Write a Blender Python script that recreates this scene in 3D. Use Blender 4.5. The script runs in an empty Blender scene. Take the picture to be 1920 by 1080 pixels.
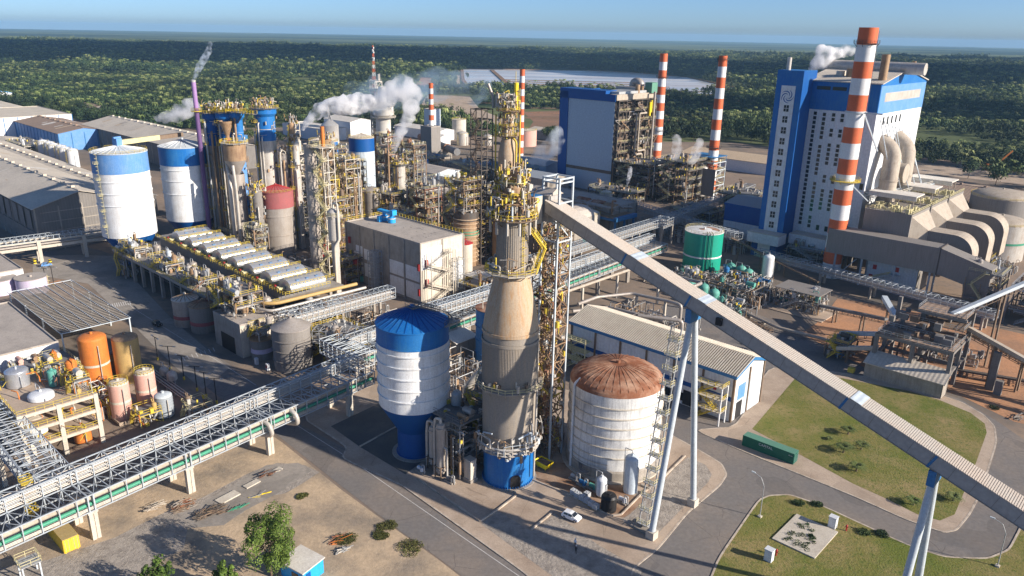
import bpy, math, random
from math import radians as R, sin, cos, pi
from mathutils import Vector, Matrix, noise as mnoise
SC = bpy.context.scene
COL = SC.collection
# ------------------------------------------------------------------ camera
PITCH, ROLL = 18.5, 1.1
cam = bpy.data.cameras.new("camera"); cam_o = bpy.data.objects.new("camera", cam); COL.objects.link(cam_o)
cam.sensor_width = 36; cam.lens = 36 * 1432 / 1920
cam.clip_start = 1; cam.clip_end = 60000
f0 = Vector((0, cos(R(PITCH)), -sin(R(PITCH)))); r0 = Vector((1, 0, 0)); u0 = r0.cross(f0)
rt = cos(R(ROLL)) * r0 + sin(R(ROLL)) * u0; up = -sin(R(ROLL)) * r0 + cos(R(ROLL)) * u0
cam_o.matrix_world = Matrix(((rt.x, up.x, -f0.x, 0), (rt.y, up.y, -f0.y, 0), (rt.z, up.z, -f0.z, 90), (0, 0, 0, 1)))
SC.camera = cam_o
# ------------------------------------------------------------------ light
SUN_EL, SUN_AZ = 22.5, -24.0          # azimuth counted from +X, towards +Y
wd = bpy.data.worlds.new("World"); SC.world = wd; wd.use_nodes = True
nt = wd.node_tree; nt.nodes.clear()
wo = nt.nodes.new("ShaderNodeOutputWorld"); bg = nt.nodes.new("ShaderNodeBackground"); sk = nt.nodes.new("ShaderNodeTexSky")
sk.sky_type = 'NISHITA'; sk.sun_disc = False; sk.sun_elevation = R(SUN_EL); sk.sun_rotation = R(90 - SUN_AZ)
sk.altitude = 2500; sk.air_density = 0.8; sk.dust_density = 5.0; sk.ozone_density = 6.0
bg.inputs[1].default_value = 0.088
nt.links.new(sk.outputs[0], bg.inputs[0]); nt.links.new(bg.outputs[0], wo.inputs[0])
sl = bpy.data.lights.new("sun", 'SUN'); sl.energy = 4.6; sl.angle = R(0.5); sl.color = (1.0, 0.905, 0.79)
so = bpy.data.objects.new("sun", sl); COL.objects.link(so)
sdir = Vector((cos(R(SUN_EL)) * cos(R(SUN_AZ)), cos(R(SUN_EL)) * sin(R(SUN_AZ)), sin(R(SUN_EL))))
so.rotation_euler = sdir.to_track_quat('Z', 'Y').to_euler(); so.location = sdir * 300
vs = SC.view_settings; vs.view_transform = 'Standard'; vs.look = 'None'; vs.exposure = 0.85; vs.gamma = 1; vs.use_curve_mapping = False
SC.cycles.max_bounces = 6; SC.cycles.diffuse_bounces = 4; SC.cycles.glossy_bounces = 2; SC.cycles.transparent_max_bounces = 8
SC.cycles.volume_bounces = 8; SC.cycles.volume_step_rate = 2.0; SC.cycles.volume_max_steps = 64
# ------------------------------------------------------------------ plant grid: u to the right and nearer, v to the right and farther
GA = R(-43)
def W(u, v, z=0): return Vector((u * cos(GA) - v * sin(GA), u * sin(GA) + v * cos(GA), z))
# ------------------------------------------------------------------ materials
MT = {}
def mat(name, col, rough=.65, metal=0., dirt=.35, dcol=(.12, .09, .07), sc=.35, streak=.5, bump=0., wave=None, wcol=None, spec=.3, crack=0):
    m = bpy.data.materials.new(name); m.use_nodes = True; n = m.node_tree; N = n.nodes; L = n.links
    b = N['Principled BSDF']; b.inputs['Roughness'].default_value = rough; b.inputs['Metallic'].default_value = metal
    b.inputs['Specular IOR Level'].default_value = spec
    tc = N.new('ShaderNodeTexCoord')
    def noi(scale, vec, det=4, r=.6):
        mp = N.new('ShaderNodeMapping'); mp.inputs['Scale'].default_value = vec; L.new(tc.outputs['Object'], mp.inputs[0])
        t = N.new('ShaderNodeTexNoise'); t.inputs['Scale'].default_value = scale; t.inputs['Detail'].default_value = det; t.inputs['Roughness'].default_value = r
        L.new(mp.outputs[0], t.inputs[0]); return t.outputs[0]
    def ma(op, a, c):
        x = N.new('ShaderNodeMath'); x.operation = op
        for i, q in enumerate((a, c)):
            if isinstance(q, (int, float)): x.inputs[i].default_value = q
            else: L.new(q, x.inputs[i])
        return x.outputs[0]
    def ramp(a, lo, hi):
        x = N.new('ShaderNodeMapRange'); x.inputs[1].default_value = lo; x.inputs[2].default_value = hi; L.new(a, x.inputs[0]); return x.outputs[0]
    a = ramp(noi(sc, (1, 1, 1)), .42, .68); s = ramp(noi(2.2, (1, 1, .07)), .45, .7)
    fac = ma('ADD', ma('MULTIPLY', a, 1 - streak), ma('MULTIPLY', s, streak))
    fac = ma('MULTIPLY', fac, dirt)
    mx = N.new('ShaderNodeMix'); mx.data_type = 'RGBA'; mx.inputs['A'].default_value = (*col, 1); mx.inputs['B'].default_value = (*dcol, 1)
    L.new(fac, mx.inputs['Factor']); out = mx.outputs['Result']
    fine = ramp(noi(3.5 if sc > .1 else 1.2, (1, 1, 1), 3), .25, .75)
    hs = N.new('ShaderNodeHueSaturation'); L.new(out, hs.inputs['Color']); L.new(ma('ADD', ma('MULTIPLY', fine, .3), .85), hs.inputs['Value'])
    out = hs.outputs[0]
    if crack:                        # cracks and slab joints in paving
        vo = N.new('ShaderNodeTexVoronoi'); vo.feature = 'DISTANCE_TO_EDGE'; vo.inputs['Scale'].default_value = crack; mw = N.new('ShaderNodeMix'); mw.data_type = 'RGBA'; nw = N.new('ShaderNodeTexNoise'); nw.inputs['Scale'].default_value = .5
        L.new(tc.outputs['Object'], nw.inputs[0]); mw.inputs['Factor'].default_value = .25; L.new(tc.outputs['Object'], mw.inputs['A']); L.new(nw.outputs['Color'], mw.inputs['B']); L.new(mw.outputs['Result'], vo.inputs[0])
        cf = ma('MULTIPLY', ma('LESS_THAN', vo.outputs[0], .006), ma('MULTIPLY', ramp(noi(.12, (1, 1, 1)), .45, .55), .45)); m3 = N.new('ShaderNodeMix'); m3.data_type = 'RGBA'; m3.inputs['B'].default_value = (*[c * .35 for c in col], 1); L.new(out, m3.inputs['A']); L.new(cf, m3.inputs['Factor']); out = m3.outputs['Result']
        pf = ma('MULTIPLY', ma('GREATER_THAN', noi(.045, (1, 1, 1), 2), .58), .3); m4 = N.new('ShaderNodeMix'); m4.data_type = 'RGBA'; m4.inputs['B'].default_value = (*[c * .55 for c in col], 1); L.new(out, m4.inputs['A']); L.new(pf, m4.inputs['Factor']); out = m4.outputs['Result']
    if wave:                         # corrugation / ribs / courses along one local axis: (axis, period, depth)
        sp = N.new('ShaderNodeSeparateXYZ'); L.new(tc.outputs['Object'], sp.inputs[0])
        w = ma('SINE', ma('MULTIPLY', sp.outputs['XYZ'.index(wave[0].upper())], 2 * pi / wave[1]), 0)
        w = ramp(w, -1, 1); m2 = N.new('ShaderNodeMix'); m2.data_type = 'RGBA'; m2.inputs['B'].default_value = (*(wcol or tuple(c * .6 for c in col)), 1)
        L.new(out, m2.inputs['A']); L.new(ma('MULTIPLY', ma('POWER', w, 3), wave[2]), m2.inputs['Factor']); out = m2.outputs['Result']
        bp = N.new('ShaderNodeBump'); bp.inputs['Strength'].default_value = .4; bp.inputs['Distance'].default_value = .1; L.new(w, bp.inputs['Height']); L.new(bp.outputs[0], b.inputs['Normal'])
    elif bump:
        bp = N.new('ShaderNodeBump'); bp.inputs['Strength'].default_value = bump; bp.inputs['Distance'].default_value = .3
        L.new(noi(1.5, (1, 1, 1), 6, .7), bp.inputs['Height']); L.new(bp.outputs[0], b.inputs['Normal'])
    L.new(out, b.inputs['Base Color']); MT[name] = m; return m
mat('white', (.73, .74, .74), .5, dirt=.55, dcol=(.42, .38, .32))
mat('white_old', (.72, .71, .68), .7, dirt=.95, dcol=(.27, .27, .28), sc=.25, streak=.55)
mat('cream', (.58, .53, .44), .7, dirt=.5, dcol=(.3, .22, .15))
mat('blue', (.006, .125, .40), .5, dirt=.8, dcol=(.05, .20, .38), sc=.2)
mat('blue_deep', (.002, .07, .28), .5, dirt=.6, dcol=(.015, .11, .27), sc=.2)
mat('blue_faded', (.10, .25, .52), .6, dirt=.5, dcol=(.25, .36, .52))
mat('blue_trim', (.03, .16, .36), .5, dirt=.4, dcol=(.12, .25, .4))
mat('blue_bright', (.02, .33, .72), .5, dirt=.2)
mat('panel', (.47, .53, .58), .6, dirt=.3, dcol=(.36, .42, .47), sc=.05, wave=('x', 1.0, .12))
mat('panel_white', (.68, .69, .70), .6, dirt=.35, dcol=(.46, .47, .47), sc=.06, wave=('x', 1.0, .12))
mat('panel_white_y', (.70, .71, .72), .6, dirt=.35, dcol=(.5, .5, .5), sc=.06, wave=('y', 1.0, .12))
mat('concrete', (.36, .32, .27), .9, dirt=.7, dcol=(.16, .135, .11), bump=.2)
mat('concrete_pale', (.52, .47, .39), .9, dirt=.5, dcol=(.3, .25, .19), bump=.1)
mat('concrete_dark', (.22, .20, .18), .9, dirt=.6, dcol=(.1, .09, .08), bump=.2)
mat('clad', (.20, .185, .17), .8, dirt=.6, dcol=(.12, .11, .1), wave=('x', 1.1, .35))
mat('clad_y', (.20, .185, .17), .8, dirt=.6, dcol=(.12, .11, .1), wave=('y', 1.1, .35))
mat('roof_fibre', (.60, .53, .43), .9, dirt=.8, dcol=(.36, .32, .27), sc=.07, wave=('x', 1.1, .25))
mat('roof_tan', (.52, .40, .27), .8, dirt=.5, dcol=(.36, .27, .18), sc=.1)
mat('roof_brown', (.33, .235, .17), .9, dirt=.6, dcol=(.2, .15, .12), sc=.1, wave=('x', 1.6, .5))
mat('roof_white', (.66, .62, .55), .8, dirt=.5, dcol=(.4, .33, .25), sc=.3)
mat('roof_flat', (.42, .37, .32), .95, dirt=.7, dcol=(.2, .18, .16), sc=.25)
mat('rack_steel', (.40, .44, .47), .5, .1, dirt=.5, dcol=(.26, .25, .24))
mat('galv', (.46, .47, .47), .45, .35, dirt=.4, dcol=(.25, .22, .19))
mat('steel_white', (.50, .55, .58), .5, dirt=.45, dcol=(.32, .33, .32))
mat('steel_dark', (.085, .078, .07), .7, dirt=.6, dcol=(.16, .09, .05))
mat('steel_grey', (.2, .2, .2), .6, .2, dirt=.5, dcol=(.12, .08, .06))
mat('steel_brown', (.20, .145, .10), .75, dirt=.6, dcol=(.12, .06, .035))
mat('duct_grey', (.235, .215, .195), .7, dirt=.5, dcol=(.14, .12, .1), sc=.15, streak=.8)
mat('duct_tan', (.43, .37, .295), .7, dirt=.75, dcol=(.25, .19, .14), sc=.4)
mat('insul', (.40, .36, .32), .45, .25, dirt=.5, dcol=(.22, .16, .11))
mat('insul_rust', (.36, .24, .14), .6, .1, dirt=.9, dcol=(.15, .08, .045), sc=.3)
mat('insul_light', (.52, .49, .44), .45, .2, dirt=.6, dcol=(.3, .22, .15))
mat('digester', (.27, .24, .205), .75, dirt=.7, dcol=(.37, .29, .2), sc=.12, streak=.75)
mat('digester_tan', (.43, .335, .235), .7, dirt=.8, dcol=(.42, .22, .08), sc=.15, streak=.8)
mat('gallery', (.44, .40, .35), .8, dirt=.35, dcol=(.5, .36, .26), sc=.12, streak=.1)
mat('gallery_side', (.37, .35, .33), .75, dirt=.3, dcol=(.27, .24, .21), sc=.1)
mat('rust', (.22, .085, .042), .85, dirt=1.0, dcol=(.44, .28, .19), sc=.28, streak=.1)
mat('rust_dark', (.12, .06, .035), .85, dirt=.8, dcol=(.25, .1, .05))
mat('yellow', (.62, .46, .05), .6, dirt=.45, dcol=(.3, .22, .08))
mat('yellow_bright', (.85, .62, .02), .5, dirt=.1, dcol=(.6, .4, .1))
mat('yellow_pale', (.60, .54, .30), .65, dirt=.5, dcol=(.35, .28, .15))
mat('red', (.42, .03, .03), .6, dirt=.4, dcol=(.2, .05, .04))
mat('red_faded', (.34, .10, .10), .75, dirt=.6, dcol=(.22, .1, .09))
mat('stripe_orange', (.60, .125, .04), .65, dirt=.5, dcol=(.42, .12, .06))
mat('stripe_white', (.70, .70, .69), .65, dirt=.4, dcol=(.48, .44, .4))
mat('orange', (.62, .20, .04), .55, dirt=.6, dcol=(.36, .10, .03))
mat('ochre', (.48, .32, .12), .6, dirt=.5, dcol=(.3, .2, .09))
mat('pink', (.60, .33, .26), .65, dirt=.5, dcol=(.5, .42, .38))
mat('violet', (.30, .17, .37), .6, dirt=.3, dcol=(.5, .4, .5))
mat('lilac', (.55, .47, .60), .6, dirt=.5, dcol=(.6, .58, .6))
mat('purple', (.13, .07, .18), .6, dirt=.5, dcol=(.1, .05, .14))  # darker violet for the lower flue, its shade put into the colour
mat('green', (.01, .30, .20), .45, dirt=.4, dcol=(.02, .2, .14))
mat('green_pipe', (.05, .28, .17), .5, dirt=.4, dcol=(.08, .18, .12))
mat('green_dome', (.10, .35, .28), .6, dirt=.5, dcol=(.15, .25, .2))
mat('green_box', (.012, .115, .075), .55, dirt=.4, dcol=(.03, .15, .1), wave=('x', .28, .25))
mat('green_box_top', (.10, .26, .18), .6, dirt=.5, dcol=(.16, .24, .18), wave=('x', .28, .25))
mat('black', (.012, .012, .013), .5, dirt=.1)
mat('dark', (.02, .02, .022), .7, dirt=.1)
mat('glass', (.015, .02, .025), .15, dirt=.1, spec=.6)
mat('glass_blue', (.12, .24, .42), .2, dirt=.3, spec=.6)
mat('tarp', (.30, .33, .36), .6, dirt=.3, dcol=(.4, .4, .4))
mat('car', (.80, .81, .82), .25, dirt=.05, spec=.6)
mat('rubber', (.02, .02, .02), .8, dirt=.1)
mat('silver', (.55, .57, .60), .28, .6, dirt=.3, dcol=(.35, .3, .25))
mat('asphalt', (.175, .16, .148), .92, dirt=.75, dcol=(.25, .205, .165), sc=.06, streak=.0, bump=.15, crack=.16)
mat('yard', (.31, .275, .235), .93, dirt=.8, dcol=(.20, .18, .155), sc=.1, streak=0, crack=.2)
mat('road_paint', (.62, .6, .56), .8, dirt=.6, dcol=(.3, .27, .24), sc=.6)
mat('slab', (.44, .345, .26), .93, dirt=.75, dcol=(.29, .215, .155), sc=.12, streak=.0, bump=.1, crack=.2)
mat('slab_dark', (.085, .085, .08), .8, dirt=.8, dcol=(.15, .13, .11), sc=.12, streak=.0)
mat('slab_stain', (.36, .25, .17), .93, dirt=.95, dcol=(.17, .075, .035), sc=.14, streak=.0)
mat('kerb', (.52, .44, .35), .9, dirt=.7, dcol=(.22, .17, .13), sc=.5, streak=0)
mat('gravel', (.36, .315, .265), .97, dirt=.85, dcol=(.22, .19, .16), sc=.5, streak=0, bump=.8)
mat('dirt', (.50, .375, .245), .97, dirt=1.0, dcol=(.25, .205, .155), sc=.09, streak=0, bump=.4)
mat('dirt_red', (.46, .235, .12), .97, dirt=.85, dcol=(.23, .15, .10), sc=.06, streak=0, bump=.4)
mat('plastic_white', (.62, .64, .66), .4, dirt=.2, dcol=(.4, .38, .35))
mat('trunk', (.14, .10, .07), .9, dirt=.4)
mat('roof_solar', (.07, .063, .06), .7, dirt=.4, dcol=(.05, .048, .045))
mat('skin', (.35, .2, .13), .6, dirt=0)
mat('container_yellow', (.70, .47, .03), .55, dirt=.35, dcol=(.5, .33, .12), wave=('x', .4, .15))
mat('container_top', (.42, .31, .13), .7, dirt=.5, dcol=(.3, .22, .12))
def leafmat(name, a, b_, c_):
    m = bpy.data.materials.new(name); m.use_nodes = True; n = m.node_tree; N = n.nodes; L = n.links
    b = N['Principled BSDF']; b.inputs['Roughness'].default_value = .7; b.inputs['Specular IOR Level'].default_value = .2
    g = N.new('ShaderNodeNewGeometry'); rp = N.new('ShaderNodeValToRGB'); e = rp.color_ramp.elements
    e[0].color = (*a, 1); e[1].color = (*c_, 1); q = e.new(.5); q.color = (*b_, 1)
    oi = N.new('ShaderNodeObjectInfo'); ad = N.new('ShaderNodeMath'); ad.operation = 'MULTIPLY_ADD'; ad.inputs[1].default_value = .55
    L.new(g.outputs['Random Per Island'], ad.inputs[0]); mu = N.new('ShaderNodeMath'); mu.operation = 'MULTIPLY'; mu.inputs[1].default_value = .45
    L.new(oi.outputs['Random'], mu.inputs[0]); L.new(mu.outputs[0], ad.inputs[2])
    L.new(ad.outputs[0], rp.inputs[0]); no = N.new('ShaderNodeTexNoise'); no.inputs['Scale'].default_value = .009; no.inputs['Detail'].default_value = 5; L.new(g.outputs['Position'], no.inputs[0])
    mr = N.new('ShaderNodeMapRange'); mr.inputs[1].default_value = .35; mr.inputs[2].default_value = .65; mr.inputs[3].default_value = .45; mr.inputs[4].default_value = 1.45; L.new(no.outputs[0], mr.inputs[0]); hs = N.new('ShaderNodeHueSaturation'); L.new(rp.outputs[0], hs.inputs['Color']); L.new(mr.outputs[0], hs.inputs['Value']); L.new(hs.outputs[0], b.inputs['Base Color']); MT[name] = m
leafmat('leaf', (.012, .026, .014), (.036, .060, .020), (.10, .125, .038))
leafmat('leaf_bright', (.03, .06, .012), (.085, .14, .022), (.20, .27, .05))
leafmat('palm_leaf', (.08, .12, .03), (.18, .22, .07), (.36, .36, .14))
leafmat('weed', (.09, .09, .03), (.14, .15, .04), (.22, .2, .08))
# ------------------------------------------------------------------ mesh builder
SPLIT = {'column', 'sleeper', 'pier', 'leg', 'post', 'footing', 'support', 'roof_gear', 'hatch', 'antenna', 'window_panel', 'roof_patch', 'girt', 'louvre', 'rust_patch', 'flange', 'yellow_vessel', 'ground_column', 'lock_rod', 'rust_vent', 'weld_band', 'skid', 'side_window'}
class B:
    def __init__(s): s.v = []; s.f = []; s.m = []; s.s = []
    def add(s, vs, fs, m=0, sm=False):
        o = len(s.v); s.v += [tuple(x) for x in vs]; s.f += [tuple(i + o for i in f) for f in fs]; s.m += [m] * len(fs); s.s += [sm] * len(fs); return s
    def box(s, x0, y0, z0, x1, y1, z1, m=0):
        return s.add([(x0, y0, z0), (x1, y0, z0), (x1, y1, z0), (x0, y1, z0), (x0, y0, z1), (x1, y0, z1), (x1, y1, z1), (x0, y1, z1)],
                     [(0, 3, 2, 1), (4, 5, 6, 7), (0, 1, 5, 4), (1, 2, 6, 5), (2, 3, 7, 6), (3, 0, 4, 7)], m)
    def cb(s, x, y, z, w, d, h, m=0): return s.box(x - w / 2, y - d / 2, z, x + w / 2, y + d / 2, z + h, m)
    def fr(s, p, q):
        p = Vector(p); q = Vector(q); d = (q - p).normalized(); a = Vector((0, 0, 1)) if abs(d.z) < .95 else Vector((0, 1, 0))
        x = d.cross(a).normalized(); y = x.cross(d).normalized(); return p, q, x, y
    def bm(s, p, q, w, h=None, m=0):
        h = h or w; p, q, x, y = s.fr(p, q); x = x * w / 2; y = y * h / 2
        return s.add([p - x - y, p + x - y, p + x + y, p - x + y, q - x - y, q + x - y, q + x + y, q - x + y],
                     [(0, 1, 2, 3), (7, 6, 5, 4), (0, 4, 5, 1), (1, 5, 6, 2), (2, 6, 7, 3), (3, 7, 4, 0)], m)
    def tube(s, p, q, r, n=8, m=0, r2=None, cap=True):
        r2 = r if r2 is None else r2; p, q, x, y = s.fr(p, q); vs = []
        for c, rr in ((p, r), (q, r2)):
            for i in range(n): t = 2 * pi * i / n; vs.append(c + x * rr * cos(t) + y * rr * sin(t))
        s.add(vs, [(i, i + n, (i + 1) % n + n, (i + 1) % n) for i in range(n)], m, True)
        if cap: s.add(vs, [tuple(range(n)), tuple(range(2 * n - 1, n - 1, -1))], m)
        return s
    def pipe(s, pts, r, n=8, m=0, bend=None):
        P = [Vector(p) for p in pts]; bend = r * 2.2 if bend is None else bend; Q = [P[0]]
        for i in range(1, len(P) - 1):
            a, b, c = P[i - 1], P[i], P[i + 1]; l1 = (a - b).length; l2 = (c - b).length; k = min(bend, l1 * .45, l2 * .45)
            s0 = b + (a - b).normalized() * k; s1 = b + (c - b).normalized() * k
            for t in (0, .25, .5, .75, 1): Q.append((1 - t) ** 2 * s0 + 2 * t * (1 - t) * b + t * t * s1)
        Q.append(P[-1]); vs = []; X = None
        for i, q in enumerate(Q):
            d = (Q[min(i + 1, len(Q) - 1)] - Q[max(i - 1, 0)]).normalized()
            if X is None:
                a = Vector((0, 0, 1)) if abs(d.z) < .9 else Vector((0, 1, 0)); X = d.cross(a).normalized()
            X = (X - d * X.dot(d)).normalized(); Y = d.cross(X)
            for k in range(n): t = 2 * pi * k / n; vs.append(q + X * r * cos(t) + Y * r * sin(t))
        fs = [(i * n + k, i * n + (k + 1) % n, (i + 1) * n + (k + 1) % n, (i + 1) * n + k) for i in range(len(Q) - 1) for k in range(n)]
        s.add(vs, fs, m, True); s.add(vs, [tuple(range(n - 1, -1, -1)), tuple(range(len(vs) - n, len(vs)))], m); return s
    def lathe(s, prof, n=32, c=(0, 0), m=0, a0=0, a1=360, sm=True):
        full = abs(a1 - a0) >= 360; k = n if full else n + 1
        for j in range(len(prof) - 1):
            (r1, z1), (r2, z2) = prof[j], prof[j + 1]; mm = m[j] if isinstance(m, (list, tuple)) else m; vs = []
            if abs(r1 - r2) < 1e-6 and abs(z1 - z2) < 1e-6: continue
            for r, z in ((r1, z1), (r2, z2)):
                for i in range(k): t = R(a0 + (a1 - a0) * i / n); vs.append((c[0] + r * cos(t), c[1] + r * sin(t), z))
            fs = [(i, (i + 1) % k, (i + 1) % k + k, i + k) for i in range(n if full else n)]
            if r2 < 1e-4: fs = [f[:3] for f in fs]
            elif r1 < 1e-4: fs = [(f[0], f[2], f[3]) for f in fs]
            s.add(vs, fs, mm, sm)
        return s
    def cyl(s, x, y, z0, z1, r, n=16, m=0, r2=None):
        r2 = r if r2 is None else r2; return s.lathe([(0, z0), (r, z0), (r2, z1), (0, z1)], n, (x, y), m)
    def prism(s, poly, z0, z1, m=0, mside=None):
        n = len(poly); area = sum(poly[i][0] * poly[(i + 1) % n][1] - poly[(i + 1) % n][0] * poly[i][1] for i in range(n))
        if area < 0: poly = poly[::-1]
        vs = [(p[0], p[1], z0) for p in poly] + [(p[0], p[1], z1) for p in poly]
        s.add(vs, [tuple(range(n, 2 * n))], m); s.add(vs, [(i, (i + 1) % n, (i + 1) % n + n, i + n) for i in range(n)], m if mside is None else mside); return s
    def sheet(s, poly, z, m=0):
        n = len(poly); area = sum(poly[i][0] * poly[(i + 1) % n][1] - poly[(i + 1) % n][0] * poly[i][1] for i in range(n))
        if area < 0: poly = poly[::-1]
        return s.add([(p[0], p[1], z) for p in poly], [tuple(range(n))], m)
    def rail(s, pts, h=1.1, m=0, t=.07, step=1.8, closed=False):
        P = [Vector(p) for p in pts]
        if closed: P.append(P[0])
        for a, b in zip(P, P[1:]):
            l = (b - a).length; k = max(1, round(l / step))
            for z in (h, h * .5): s.bm(a + Vector((0, 0, z)), b + Vector((0, 0, z)), t, t, m)
            for i in range(k + 1): q = a.lerp(b, i / k); s.bm(q, q + Vector((0, 0, h)), t, t, m)
        return s
    def ringrail(s, c, r, z, h=1.1, m=0, t=.07, n=20, a0=0, a1=360):
        k = n if a1 - a0 >= 360 else n + 1
        return s.rail([(c[0] + r * cos(R(a0 + (a1 - a0) * i / n)), c[1] + r * sin(R(a0 + (a1 - a0) * i / n)), z) for i in range(k)], h, m, t, 99, a1 - a0 >= 360)
    def stair(s, p, q, w=.9, m=0, mr=0, n=None, rail=True):
        p = Vector(p); q = Vector(q); d = Vector((q.x - p.x, q.y - p.y, 0)).normalized(); sd = Vector((-d.y, d.x, 0)) * w / 2
        n = n or max(3, int(abs(q.z - p.z) / .35))
        for k in (-1, 1):
            s.bm(p + sd * k, q + sd * k, .08, .25, m)
            if rail: s.bm(p + sd * k + Vector((0, 0, 1)), q + sd * k + Vector((0, 0, 1)), .08, .08, mr); s.bm(p + sd * k + Vector((0, 0, .5)), q + sd * k + Vector((0, 0, .5)), .06, .06, mr)
            if rail:
                for t in (.1, .5, .9): a = p.lerp(q, t) + sd * k; s.bm(a, a + Vector((0, 0, 1)), .07, .07, mr)
        for i in range(n): c = p.lerp(q, (i + .5) / n); s.bm(c - sd, c + sd, .26, .05, m)
        return s
    def ladder(s, p, h, m=0, ang=0, cage=True):
        x, y, z = p; c, d = cos(R(ang)), sin(R(ang))
        for k in (-.25, .25): s.bm((x - d * k, y + c * k, z), (x - d * k, y + c * k, z + h), .07, .07, m)
        for i in range(int(h / .6)): s.bm((x - d * -.25, y + c * -.25, z + .3 + i * .6), (x - d * .25, y + c * .25, z + .3 + i * .6), .05, .05, m)
        if cage:
            for i in range(int(h / 1.5)):
                zz = z + 2 + i * 1.5
                if zz < z + h + 1: s.lathe([(.4, zz), (.4, zz + .08)], 8, (x + c * .35, y + d * .35), m)
        return s
    def truss(s, p, q, w, h, bay=2.5, t=.12, m=0, diag=True, side=None):
        """box gallery: four chords from p to q (centre of the floor), posts and diagonals"""
        p = Vector(p); q = Vector(q); d = (q - p); L_ = d.length; d.normalize(); sd = Vector((-d.y, d.x, 0)).normalized() * w / 2; n = max(1, round(L_ / bay)); U = Vector((0, 0, h))
        for k in (-1, 1):
            for z in (Vector(), U): s.bm(p + sd * k + z, q + sd * k + z, t, t, m)
        for i in range(n + 1):
            c = p.lerp(q, i / n)
            for k in (-1, 1): s.bm(c + sd * k, c + sd * k + U, t, t, m)
            s.bm(c - sd, c + sd, t, t, m); s.bm(c - sd + U, c + sd + U, t, t, m)
            if i < n and diag:
                e = p.lerp(q, (i + 1) / n); a, b = (c, e) if i % 2 else (e, c)
                s.bm(a - sd + U, b + sd + U, t * .7, t * .7, m)
                if diag == 2:
                    for k in (-1, 1): s.bm(a + sd * k, b + sd * k + U, t * .7, t * .7, m)
        return s
    def build(s, name, mats, parent=None, loc=None, rot=None, label=None, cat=None, group=None, kind=None):
        if parent is not None and name in SPLIT:        # separate posts, piers and so on: one mesh each
            cl = s.clusters()
            if 1 < len(cl) <= 90:
                for c in cl: o = c.build1(name, mats, parent)
                return o
        return s.build1(name, mats, parent, loc, rot, label, cat, group, kind)
    def clusters(s):
        par = list(range(len(s.v)))
        def find(i):
            while par[i] != i: par[i] = par[par[i]]; i = par[i]
            return i
        for f in s.f:
            for k in f[1:]: par[find(k)] = find(f[0])
        comp = {}
        for i in range(len(s.v)): comp.setdefault(find(i), []).append(i)
        bb = []
        for c in comp.values(): xs = [s.v[i][0] for i in c]; ys = [s.v[i][1] for i in c]; bb.append([min(xs), max(xs), min(ys), max(ys), list(c)])
        ch = True
        while ch:
            ch = False
            for i in range(len(bb)):
                for j in range(i + 1, len(bb)):
                    a, b = bb[i], bb[j]
                    if a[0] - .06 <= b[1] and b[0] - .06 <= a[1] and a[2] - .06 <= b[3] and b[2] - .06 <= a[3]:
                        bb[i] = [min(a[0], b[0]), max(a[1], b[1]), min(a[2], b[2]), max(a[3], b[3]), a[4] + b[4]]; del bb[j]; ch = True; break
                if ch: break
        own = {}
        for k, q in enumerate(bb):
            for i in q[4]: own[i] = k
        out = [B() for _ in bb]; mp = {}
        for k, q in enumerate(bb):
            q[4].sort(); out[k].v = [s.v[i] for i in q[4]]
            for n, i in enumerate(q[4]): mp[i] = n
        for f, m, sm in zip(s.f, s.m, s.s): o = out[own[f[0]]]; o.f.append(tuple(mp[i] for i in f)); o.m.append(m); o.s.append(sm)
        return out
    def build1(s, name, mats, parent=None, loc=None, rot=None, label=None, cat=None, group=None, kind=None):
        me = bpy.data.meshes.new(name); me.from_pydata(s.v, [], s.f)
        for k in ([mats] if isinstance(mats, str) else mats): me.materials.append(MT[k])
        me.polygons.foreach_set('material_index', s.m); me.polygons.foreach_set('use_smooth', s.s); me.update()
        o = bpy.data.objects.new(name, me); COL.objects.link(o)
        if parent is not None: o.parent = parent
        if loc is not None: o.location = loc
        if rot is not None: o.rotation_euler = (0, 0, rot)
        if label: o['label'] = label
        if cat: o['category'] = cat
        if group: o['group'] = group
        if kind: o['kind'] = kind
        elif parent is not None and name in ('fitting', 'equipment', 'pipework', 'machine', 'roof_gear'): o['kind'] = 'stuff'
        return o
def T(name, label, cat, u, v, z=0, rot=0, group=None):
    o = bpy.data.objects.new(name, None); COL.objects.link(o); o.location = W(u, v, z); o.rotation_euler = (0, 0, GA + R(rot))
    o.empty_display_size = .5; o['label'] = label; o['category'] = cat
    if group: o['group'] = group
    return o
def top(b, name, mats, label, cat, u, v, z=0, rot=0, group=None):
    return b.build(name, mats, loc=W(u, v, z), rot=GA + R(rot), label=label, cat=cat, group=group)
def dup(o, u, v, z=0, rot=0, label=None, par=None):
    c = o.copy(); COL.objects.link(c)
    if par is None:
        c.location = W(u, v, z); c.rotation_euler = (0, 0, GA + R(rot))
        if label: c['label'] = label
    else: c.parent = par
    for ch in o.children: dup(ch, 0, 0, par=c)
    return c
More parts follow.
